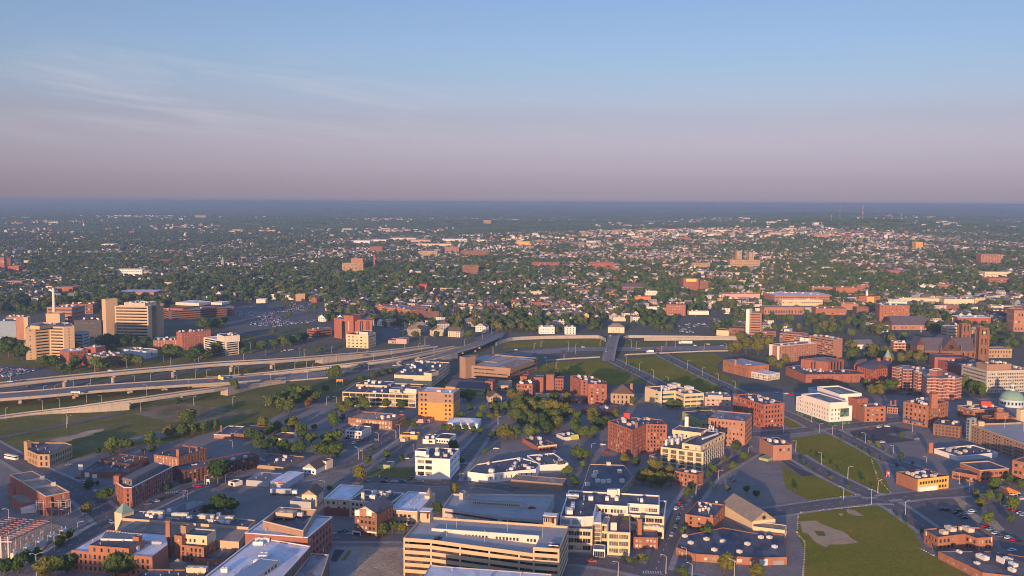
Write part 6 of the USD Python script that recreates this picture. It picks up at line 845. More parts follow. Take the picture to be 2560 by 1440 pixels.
sheet('lawn', PP(7, [(1630, 748), (2030, 735), (2120, 780), (2035, 870), (2100, 930), (2290, 1050), (2240, 1060), (1900, 890)]), 'lawn')
sheet('lawn', PP(4, [(135, 45), (175, 0), (400, 100), (310, 118), (205, 130)]), 'lawn')
sheet('lawn', PP(4, [(215, 205), (480, 165), (565, 172), (780, 285), (965, 385), (1010, 480), (1115, 705), (1000, 695), (870, 645), (560, 490), (250, 315)]), 'lawn')
sheet('lawn', PP(4, [(125, 440), (290, 545), (480, 540), (690, 655), (830, 725), (700, 742), (400, 775), (335, 745), (150, 640)]), 'lawn')
sheet('lawn', PP(4, [(285, 880), (960, 812), (1050, 822), (1265, 935), (1395, 1215), (1560, 1300), (1800, 1440), (1850, 1560), (330, 1560), (325, 1200), (262, 1060)]), 'lawn')
sheet('bare_dirt', PP(4, [(290, 942), (430, 943), (480, 965), (560, 990), (630, 1010), (700, 1045), (720, 1075), (850, 1130), (700, 1165), (550, 1188), (440, 1130), (330, 1040)]), 'bare')
sheet('bare_dirt', PP(4, [(760, 850), (840, 862), (880, 900), (820, 905), (770, 880)]), 'bare'); sheet('bare_dirt', PP(4, [(620, 870), (700, 880), (690, 895), (630, 890)]), 'bare')
sheet('bare_dirt', PP(4, [(420, 1035), (500, 1040), (520, 1080), (440, 1075)]), 'rough_grass')
sheet('striped_car_park', PP(4, [(122, 408), (205, 402), (475, 535), (300, 542)]), 'asphalt_dark')
sheet('car_park', PP(4, [(740, 140), (1100, 85), (1300, 130), (1060, 165), (1330, 220), (1050, 250), (900, 240), (760, 180)]), 'asphalt_dark')
sheet('car_park', PP(4, [(1230, 775), (1660, 740), (1810, 900), (1930, 1000), (1560, 1005)]), 'asphalt')
sheet('car_park', PP(4, [(1960, 800), (2330, 720), (2500, 1000), (2500, 1400), (2100, 1180)]), 'asphalt')
sheet('gravel_path', PP(4, [(1670, 735), (1750, 735), (1900, 900), (2100, 960), (2120, 1040), (1990, 1060), (1820, 900)]), 'dirt')
sheet('empty_lot', PP(4, [(-500, 330), (-70, 250), (-40, 420), (100, 430), (130, 640), (220, 740), (230, 780), (-300, 800), (-420, 560)]), 'asphalt_pale')
sheet('curved_car_park', PP(3, [(-80, 240), (80, 210), (420, 330), (460, 360), (420, 520), (480, 560), (430, 610), (-150, 570), (-330, 520), (-250, 330)]), 'asphalt_pale')
sheet('empty_car_park', PP(2, [(280, 620), (520, 480), (680, 400), (1000, 330), (860, 470), (840, 560), (700, 600), (470, 650)]), 'asphalt_pale')
sheet('car_park', PP(2, [(760, 230), (1000, 190), (1190, 160), (1150, 230), (1000, 260), (820, 310)]), 'asphalt'); sheet('car_park', PP(2, [(1150, 340), (1300, 240), (1440, 230), (1420, 370), (1300, 400)]), 'asphalt')
sheet('fenced_yard', PP(2, [(960, 540), (1080, 480), (1420, 460), (1420, 580), (1280, 575)]), 'rough_grass')
sheet('plaza', PP(2, [(660, 1440), (640, 1250), (700, 1180), (1330, 1180), (1330, 1560), (640, 1560)]), 'pavement'); sheet('garden_bed', PP(2, [(670, 1310), (710, 1205), (800, 1210), (720, 1320)]), 'asphalt_dark'); sheet('garden_bed', PP(2, [(770, 1300), (830, 1215), (865, 1215), (800, 1305)]), 'lawn')
sheet('gravel_yard', PP(2, [(830, 1560), (960, 1200), (1300, 1195), (1310, 1560)]), 'dirt')
sheet('substation_yard', PP(1, [(-80, 1080), (330, 960), (560, 990), (540, 1080), (330, 1260), (100, 1350), (-80, 1360)]), 'dirt')
sheet('hospital_car_park', PP(5, [(-120, 1000), (-60, 850), (420, 880), (640, 935), (300, 990)]), 'asphalt'); sheet('big_car_park', PP(6, [(-380, 460), (-250, 300), (150, 200), (700, 230), (730, 400), (520, 440), (200, 480), (-200, 540)]), 'asphalt')
sheet('side_car_park', PP(6, [(1250, 460), (1540, 470), (1560, 560), (1260, 610)]), 'asphalt'); sheet('under_viaduct_yard', PP(5, [(-100, 1150), (-100, 1080), (600, 1010), (1000, 1000), (700, 1080)]), 'asphalt')
# streets
road(1, [(-150, 230), (170, 410), (330, 500), (640, 640), (850, 800), (1010, 960), (1060, 1010)], 15)
road(1, [(950, 960), (1300, 830), (1600, 690), (1850, 600)], 13); road(0, [(513, 1205), (700, 1190), (860, 1165), (928, 1128), (995, 1078), (1010, 1060)], 12)
road(1, [(200, 1420), (480, 1250), (800, 1070), (930, 985)], 11); road(0, [(880, 1200), (1000, 1203), (1110, 1210), (1160, 1210), (1290, 1225)], 12, walk=2); road(0, [(1120, 1215), (1155, 1160), (1185, 1120), (1210, 1085)], 9)
road(0, [(700, 1345), (840, 1345), (1010, 1345)], 11); road(3, [(380, 1275), (700, 1300), (1100, 1370), (1420, 1450), (1700, 1500)], 15); road(3, [(1290, 1400), (1390, 1150), (1440, 1050), (1510, 900), (1560, 800), (1700, 640)], 11)
road(3, [(1560, 820), (1650, 700), (1760, 560), (1960, 440), (2150, 330)], 11)
road(4, [(240, 355), (560, 540), (900, 705), (1080, 785), (1240, 880), (1420, 1010), (1700, 1160), (2300, 1420)], 12); road(4, [(-300, 905), (100, 860), (400, 815), (880, 760), (1060, 752), (1400, 712), (1760, 690), (2000, 610)], 13)
road(4, [(-250, 175), (100, 150), (420, 120), (600, 108), (950, 65), (1200, 30)], 12); road(4, [(420, 60), (640, 165), (900, 300), (1060, 390), (1300, 470), (1420, 540)], 11)
road(7, [(960, 780), (1090, 845), (1290, 940), (1450, 1025), (1600, 1110)], 11); road(7, [(1490, 745), (1700, 850), (1900, 950), (2120, 1055), (2330, 1160)], 11); road(8, [(60, 1290), (160, 1330), (320, 1400), (460, 1480)], 10)
road(8, [(1180, 1380), (1040, 1440), (800, 1470)], 10); road(2, [(1700, 620), (1760, 520), (1900, 330), (2000, 220), (2080, 120)], 8); road(5, [(1480, 1130), (1050, 1040), (1900, 900)][1:], 9, walk=0, marks=False); road(1, [(-100, 215), (300, 140), (700, 60), (1100, -20)], 7, walk=0, marks=False)
HW = np.vstack([PP(5, [(-300, 1165), (420, 1130), (1000, 1090), (1700, 1035), (2400, 985)]), PP(6, [(300, 975), (700, 925), (1100, 880), (1500, 838), (1900, 790)]), PP(7, [(-100, 760), (350, 715), (700, 690), (1300, 690), (1900, 680), (2600, 668), (4000, 690)])])
c = HWC = curve(HW, 20); ROADS.append(LineString(c).buffer(24)); ribbon('highway', c, 34, 'asphalt_pale', .16)
for off, wd in ((0, .5), (-13.5, .25), (13.5, .25)):
    l, r = sides(c, off); ribbon('lane_line', curve(l, 20), wd, 'road_paint', .175)
for off in (-6.8, -3.4, 3.4, 6.8, -10.2, 10.2):
    l, r = sides(c, off); M = MB(); q = curve(l, 12)
    for a, b_ in zip(q[:-1:1], q[1::1]): e = (b_ - a) / np.linalg.norm(b_ - a); n = np.array([-e[1], e[0]]) * .14; M.quad([*(a - n), .178], [*(a + e * 4 - n), .178], [*(a + e * 4 + n), .178], [*(a + n), .178])
    structure('lane_dash', M, 'road_paint')
frontage = curve(PP(7, [(-700, 590), (0, 570), (430, 555), (900, 552), (1160, 552), (1700, 556), (2500, 566)]), 15); ribbon('frontage_road', frontage, 14, 'asphalt', .05); ROADS.append(LineString(frontage).buffer(8))
# parking stalls
M = MB()
for i in range(14):
    a, b_ = at(4, 150 + i * 22, 412 + i * 10.6)[:2], at(4, 205 + i * 19, 432 + i * 9)[:2]; e = (b_ - a) / np.linalg.norm(b_ - a); n = np.array([-e[1], e[0]]) * .1; M.quad([*(a - n), LAYER[0] + .1], [*(a + e * 5 - n), LAYER[0] + .1], [*(a + e * 5 + n), LAYER[0] + .1], [*(a + n), LAYER[0] + .1])
structure('stall_line', M, 'road_paint')
for k, (x0, y0_), (x1, y1_), m, dx, dy in [(2, (560, 490), (820, 520), 16, 60, -70), (2, (360, 620), (640, 560), 18, 40, -40)]:
    M = MB()
    for i in range(m):
        a = at(k, x0 + (x1 - x0) * i / m, y0_ + (y1_ - y0_) * i / m)[:2]; e = np.array([.25, .97]); n = np.array([-e[1], e[0]]) * .09; M.quad([*(a - n), LAYER[0] + .12], [*(a + e * 5 - n), LAYER[0] + .12], [*(a + e * 5 + n), LAYER[0] + .12], [*(a + n), LAYER[0] + .12])
    structure('stall_line', M, 'road_paint')
for k, x, y, ang in [(4, 915, 742, 0), (4, 1010, 715, .6), (4, 1150, 765, .3), (4, 1060, 800, 0), (3, 1260, 1415, 0), (1, 1560, 690, .5), (1, 1800, 620, .5), (2, 1880, 430, .2), (4, 470, 130, 0), (4, 560, 120, .3)]:
    c0 = at(k, x, y)[:2]; M = MB()
    for i in range(8): q = c0 + np.array([math.cos(ang), math.sin(ang)]) * (i - 3.5) * 1.2; e = np.array([-math.sin(ang), math.cos(ang)]); n = np.array([math.cos(ang), math.sin(ang)]) * .25; z = LAYER[0] + .03; M.quad([*(q - n - e * 1.6), z], [*(q + n - e * 1.6), z], [*(q + n + e * 1.6), z], [*(q - n + e * 1.6), z])
    structure('zebra_crossing', M, 'road_paint')
# ------------------------------------------------------------------ elevated roads
def viaduct(label, pts, w, piers=(), girder='barrier', cat='viaduct', short=None, solid=(), pw=1.6):
    """pts: crop, x, y of the near barrier's top and the deck height there."""
    p = curve(np.array([[*at(k, x, y, z + 1.0)[:2], z] for k, x, y, z in pts]), 14); t = np.gradient(p[:, :2], axis=0); t /= np.linalg.norm(t, axis=1, keepdims=True); n = np.stack([-t[:, 1], t[:, 0]], 1)
    if n[:, 1].mean() < 0: n = -n
    near, far, z = p[:, :2], p[:, :2] + n * w, p[:, 2]; m = len(p); T = Thing('viaduct', label, cat, (*near[m // 2], 0)); LAND.append((*near[m // 2], short or label)); ROADS.append(Polygon(np.vstack([near, far[::-1]])).buffer(2)); i = np.arange(m - 1)
    def strip(a, za, b_, zb): return np.vstack([np.column_stack([a, za]), np.column_stack([b_, zb])]), np.stack([i, i + 1, m + i + 1, m + i], 1)
    M = MB(); M.add(*strip(near + n * .3, z, far - n * .3, z)); M.add(*strip(far - n * .3, z - .5, near + n * .3, z - .5)); T.part('road_deck', M, 'asphalt_pale')
    for nm, a, s in (('near_barrier', near, 1), ('far_barrier', far - n * .35, 1)):
        M = MB(); b_ = a + n * .35
        for A, zA, Bq, zB in ((a, z - .9, a, z + .95), (a, z + .95, b_, z + .95), (b_, z + .95, b_, z - .05), (b_, z - .9, a, z - .9)): M.add(*strip(A, zA, Bq, zB))
        T.part(nm, M, 'barrier')
    for k_ in range(3):
        a = near + n * (w * (.12 + .38 * k_)); zz = np.maximum(z - 2.2, .05); M = MB(); M.add(*strip(a, zz, a, np.maximum(z - .5, zz))); M.add(*strip(a + n * .4, np.maximum(z - .5, zz), a + n * .4, zz)); M.add(*strip(a + n * .4, zz, a, zz)); T.part('girder', M, girder)
    d = np.concatenate([[0], np.cumsum(np.linalg.norm(np.diff(p[:, :2], axis=0), axis=1))])
    for k, x in piers:
        u = px(k, x, 0)[0]; us = np.array([project((*q, zz))[0] for q, zz in zip(near, z)]); j = int(np.argmin(abs(us - u))); q, nn, zz = near[j], n[j], z[j]
        if zz < 2.5: continue
        c = q + nn * w / 2; a = math.atan2(nn[1], nn[0]); M = MB(); zc = zz - 2.2; M.box((*c, zc - .7), (w * .96, 1.7, 1.4), a); M.bar((*c, zc - 1.4), (*c, zc - 2.6), w * .3, pw * .9, n=8); M.bar((*c, 0), (*c, zc - 1.4), pw, pw * 1.05, n=10); T.part('pier', M, 'barrier')
    for s0, s1 in solid:   # solid retaining stretch
        sel = (np.arange(m) >= s0 * m) & (np.arange(m) <= s1 * m); a, b_ = near[sel], far[sel]; q = np.vstack([a, b_[::-1]]); zt = np.concatenate([z[sel], z[sel][::-1]]) - .55
        M = MB(); L = len(q)
        for j in range(L): jj = (j + 1) % L; M.quad([*q[j], -.2], [*q[jj], -.2], [*q[jj], zt[jj]], [*q[j], zt[j]])
        T.part('abutment', M, 'barrier')
    T.p, T.n, T.z, T.w = near, n, z, w; return T
V1 = viaduct('long concrete highway viaduct curving past the hospital, uppermost of the three ramps', [(5, -200, 1068, 11), (5, 0, 1045, 11), (5, 640, 976, 11), (5, 1215, 921, 11), (5, 1760, 872, 10.5), (5, 2200, 834, 10), (5, 2560, 815, 9.5), (6, 400, 790, 8), (6, 800, 758, 6), (6, 1240, 722, 3.2), (6, 1820, 658, .4)], 14, [(5, 50), (5, 635), (5, 1210), (5, 1760), (5, 2330), (6, 150)], short='upper viaduct', solid=[(.62, 1.0)])
V2 = viaduct('wide middle highway viaduct carrying the main lanes over grass', [(5, -200, 1200, 7.5), (5, 0, 1184, 7.5), (5, 420, 1152, 7.5), (5, 900, 1108, 7.2), (5, 1400, 1072, 6.4), (5, 1900, 1040, 5.2), (5, 2560, 1000, 2.6), (6, 300, 968, .6)], 30, [(5, 105), (5, 745), (5, 1300), (5, 1700)], short='middle viaduct', solid=[(.72, 1.0)])
V3 = viaduct('front ramp viaduct rising from the meadow with sunlit abutments', [(5, -300, 1420, .5), (5, 0, 1372, .5), (5, 580, 1300, 2), (5, 920, 1254, 5), (5, 1320, 1200, 7.5), (5, 1830, 1128, 8.2), (5, 2200, 1078, 8), (5, 2340, 1058, 7), (5, 2560, 1030, 4), (6, 300, 1010, 1)], 9, [(5, 1320), (5, 1830)], short='front ramp', solid=[(0, .40), (.66, 1.0)])
V4 = viaduct('greenish girder ramp climbing to the overpass right of the tall dark tree', [(6, -500, 985, .4), (6, 0, 945, 1), (6, 600, 880, 3), (6, 1020, 836, 5.5), (6, 1400, 788, 6.8), (6, 1850, 700, 7.6), (6, 2050, 662, 7.8)], 10, [(6, 1060), (6, 1410), (6, 1650)], 'girder_green', short='greenish ramp', solid=[(0, .36)])
V5 = viaduct('broad street overpass crossing the highway behind the brown garage', [(6, 1690, 805, 5.5), (6, 1850, 768, 7), (6, 2100, 690, 8), (6, 2300, 625, 8), (6, 2420, 570, 5), (6, 2490, 525, 1)], 15, [(6, 2060), (6, 2250)], 'girder_green', short='broad overpass', solid=[(0, .2), (.75, 1.0)])
def overpass():
    a0, a1, b0_, b1 = at(7, 905, 775, 2.), at(7, 1030, 775, 2.), at(7, 962, 548, 7), at(7, 1088, 548, 7); mid0, mid1 = (a0 + a1) / 2, (b0_ + b1) / 2
    p0 = np.vstack([mid0 - (mid1 - mid0) * .12, mid0 + (mid1 - mid0) * .12, (mid0 + mid1) / 2, mid1 - (mid1 - mid0) * .1, mid1 + (mid1 - mid0) * .15]); p0[:, 2] = [.6, 4.5, 7, 7, 3]; w = np.linalg.norm((a1 - a0)[:2]) * .92
    p = curve(p0, 14); t = np.gradient(p[:, :2], axis=0); t /= np.linalg.norm(t, axis=1, keepdims=True); n = np.stack([-t[:, 1], t[:, 0]], 1); m = len(p); i = np.arange(m - 1); z = p[:, 2]; T = Thing('overpass', 'straight grey street bridge crossing the sunken highway at centre right', 'bridge', (*p[m // 2, :2], 0)); LAND.append((*p[m // 2, :2], 'straight street bridge')); ROADS.append(LineString(p[:, :2]).buffer(w / 2 + 3))
    def strip(a, za, b_, zb): return np.vstack([np.column_stack([a, za]), np.column_stack([b_, zb])]), np.stack([i, i + 1, m + i + 1, m + i], 1)
    l, r = p[:, :2] + n * w / 2, p[:, :2] - n * w / 2; M = MB().add(*strip(r, z, l, z)).add(*strip(l, z - 1.2, r, z - 1.2)); T.part('road_deck', M, 'asphalt_pale')
    for nm, a, s in (('left_parapet', l, 1), ('right_parapet', r, -1)):
        b_ = a + n * .4 * s; M = MB(); M.add(*strip(a, z - 1.2, a, z + 1.1)).add(*strip(b_, z - 1.2, b_, z + 1.1)).add(*strip(a, z + 1.1, b_, z + 1.1)); T.part(nm, M, 'barrier')
        a = a - n * 2.2 * s; M = MB().add(*strip(a, z + .14, a + n * 2.0 * s, z + .14)).add(*strip(a, z, a, z + .14)); T.part('footway', M, 'pavement')
    for f_ in (.35, .6):
        j = int(f_ * m); T.part('pier', MB().box((*p[j, :2], (z[j] - 1.2) / 2), (1.4, w * .9, z[j] - 1.2), math.atan2(t[j, 1], t[j, 0])), 'barrier')
overpass()
def wall_run(label, k, pts, h, short):
    p = curve(PP(k, pts), 12); d = sides(p, .3); T = Thing('retaining_wall', label, 'wall', (*p[len(p) // 2], 0)); LAND.append((*p[len(p) // 2], short)); q = np.vstack([d[0], d[1][::-1]]); T.part('wall_face', MB().prism(ccw(q), 0, h), 'barrier'); q2 = np.vstack([sides(p, .5)[0], sides(p, .5)[1][::-1]]); T.part('wall_cap', MB().prism(ccw(q2), h, h + .35), 'concrete'); ROADS.append(LineString(p).buffer(3))
wall_run('sunlit curved retaining wall left of the straight street bridge', 7, [(-160, 660), (-60, 620), (0, 606), (400, 588), (850, 583), (935, 618)], 3.8, 'retaining wall left of the bridge')
wall_run('long sunlit retaining wall right of the straight street bridge', 7, [(1110, 590), (1180, 578), (1600, 582), (2300, 590), (2560, 592)], 3.2, 'retaining wall right of the bridge')
wall_run('lower sloping retaining wall by the highway at right', 7, [(1320, 608), (1700, 604), (2060, 600), (2500, 612)], 3.0, 'lower retaining wall')
wall_run('low sunlit barrier along the lower edge of the highway', 7, [(330, 812), (600, 790), (880, 776)], 1.0, 'highway edge barrier')
wall_run('long barrier along the highway above the two lawns', 7, [(1130, 752), (1500, 735), (2000, 715), (2180, 712)], 1.0, 'barrier above the lawns')
wall_run('white concrete barrier along the grassy highway shoulder', 6, [(-640, 1075), (0, 1040), (500, 1000), (720, 982)], 1.0, 'grassy shoulder barrier')
# ------------------------------------------------------------------ naming: which one of its kind
import shapely, shapely.affinity
def where(p, skip=None):
    u, v = project(p); best = None
    for x, y, s in LAND:
        if s == skip: continue
        d = (x - p[0]) ** 2 + ((y - p[1]) * .55) ** 2
        if best is None or d < best[0]: best = (d, x, y, s)
    _, x, y, s = best; lu, lv = project((x, y, 0)); du, dv = u - lu, v - lv
    return ('left of' if du < 0 else 'right of') if abs(du) > 1.5 * abs(dv) else ('before' if dv > 0 else 'behind'), s
ORD = ['leftmost', 'second from left', 'third from left', 'fourth from left']
def name_all(items, noun):
    """items: dicts with p, look; gives each a label that leads to it (and a group where nothing tells them apart)."""
    by = {}
    for it in items:
        r, s = where(it['p']); it['lab'] = f"{it['look']} {r} the {s}" if not s.startswith('the ') else f"{it['look']} {r} {s}"; by.setdefault(it['lab'], []).append(it)
    for lab, L in by.items():
        if len(L) == 1: L[0]['label'] = lab; continue
        L.sort(key=lambda i: project(i['p'])[0]); r = lab[len(L[0]['look']):].strip()
        if len(L) <= 4:
            for i, it in enumerate(L): it['label'] = f"{it['look']}, {ORD[i]}, {r}"
        else:
            for it in L: it['label'] = lab; it['grp'] = f"{noun} {r}"
        for it in L:
            it.setdefault('grp', f"{noun} {r}")
            if len(it['label'].split()) > 16: it['label'] = it['label'].split(' ', 1)[1]
FP = unary_union(FOOT); RD = unary_union(ROADS); VIEW = []
for g in FOOT:   # open ground before the far landmarks, so that they stand clear of the crowns as in the picture
    cx, cy = g.centroid.x, g.centroid.y
    if cy > 1240: k = min(cy / 26.0, 260) / math.hypot(cx, cy); VIEW.append(unary_union([g, shapely.affinity.translate(g, -cx * k, -cy * k)]).convex_hull)
BLOCK = unary_union([FP.buffer(2.0), RD] + VIEW); shapely.prepare(BLOCK)
def blocked(x, y): return shapely.contains_xy(BLOCK, x, y)
def scaled_copy(src, name, loc, rz, sc, label, cat, group, protos):
    """The first of a kind is built where it stands; the others refer to it."""
    path = free('/World', name); x = UsdGeom.Xform.Define(stage, path); p = x.GetPrim()
    x.AddTranslateOp().Set(Gf.Vec3d(*map(float, loc))); x.AddRotateZOp().Set(float(rz)); x.AddScaleOp().Set(Gf.Vec3f(*map(float, sc))); tag(p, label, cat, group)
    if src is not None: p.GetReferences().AddInternalReference(src); p.SetInstanceable(True)
    return path
# ------------------------------------------------------------------ trees
rng = np.random.default_rng(11)
def crown_mesh(seed, n=430, w=8.0, h=8.6, z0=1.1, shape=0, leaf=.62, sub=2):
    r = np.random.default_rng(seed); lobes = []
    nl = (9, 6, 8)[shape % 3]
    for i in range(nl):
        a = r.uniform(0, 2 * np.pi); d = r.uniform(.1, .58) * w / 2; t = r.uniform(.2, .92)
        lobes.append((d * math.cos(a), d * math.sin(a), z0 + h * (.20 + .62 * t), w * r.uniform(.14, .30) * (1.2 if t < .6 else .95)))
    lobes.append((0, 0, z0 + h * .45, w * .33)); M = MB(); base = trimesh.creation.icosphere(1 if sub < 2 else 2)
    for k, (x, y, z, rad) in enumerate(lobes):
        v = base.vertices * (1 + .38 * (fbm(base.vertices * 1.7 + seed * 3 + k * 7, 3, seed + k)[:, None] - .5) * 2) * rad * [1, 1, .86] * .82 + [x, y, z]; M.add(v, base.faces)
    P, N = [], []
    while len(P) < n:
        x, y, z, rad = lobes[r.integers(len(lobes))]; d = r.normal(size=3); d /= np.linalg.norm(d); q = np.array([x, y, z]) + d * rad * [1, 1, .86] * r.uniform(.85, 1.22)
        if q[2] < z0 - .3: continue
        P.append(q); N.append(d)
    P, N = np.array(P), np.array(N); N = N + r.normal(scale=.55, size=N.shape); N /= np.linalg.norm(N, axis=1, keepdims=True)
    a = np.cross(N, r.normal(size=N.shape)); a /= np.linalg.norm(a, axis=1, keepdims=True); b = np.cross(N, a); s = leaf * r.uniform(.6, 1.5, (n, 1))
    V = np.stack([P - a * s, P + b * s * .7, P + a * s, P - b * s * .7], 1).reshape(-1, 3); i = np.arange(n) * 4; M.add(V, np.stack([i, i + 1, i + 2, i + 3], 1)); return M
def trunk_mesh(seed, h=9.6):
    r = np.random.default_rng(seed + 99); M = MB(); M.bar((0, 0, -.3), (.1, .05, h * .34), .34, .24, n=7).bar((.1, .05, h * .34), (.0, .15, h * .62), .24, .14, n=6)
    for i in range(5): a = i * 1.26 + r.uniform(0, .5); z = h * r.uniform(.26, .42); M.bar((.05, .05, z), (math.cos(a) * 2.2, math.sin(a) * 2.2, z + h * .24), .13, .05, n=5)
    return M
LEAF = {'d': ('leaf_dark', 'dark green leafy tree'), 'm': ('leaf_mid', 'fresh green leafy tree'), 'o': ('leaf_olive', 'olive green leafy tree'), 'r': ('leaf_rust', 'rust coloured tree')}
TREE_SRC = {}; TREES = []
def tree(p, w, kind='d', hh=1.0): TREES.append(dict(p=np.asarray(p, float), w=w, kind=kind, h=hh))
def T_(k, x, yb, wpx, kind='d', hh=1.0):
    g = on_ground(k, x, yb); s = CROP[k][2]; tree(g, max(2.2, wpx / s * g[1] / F), kind, hh)
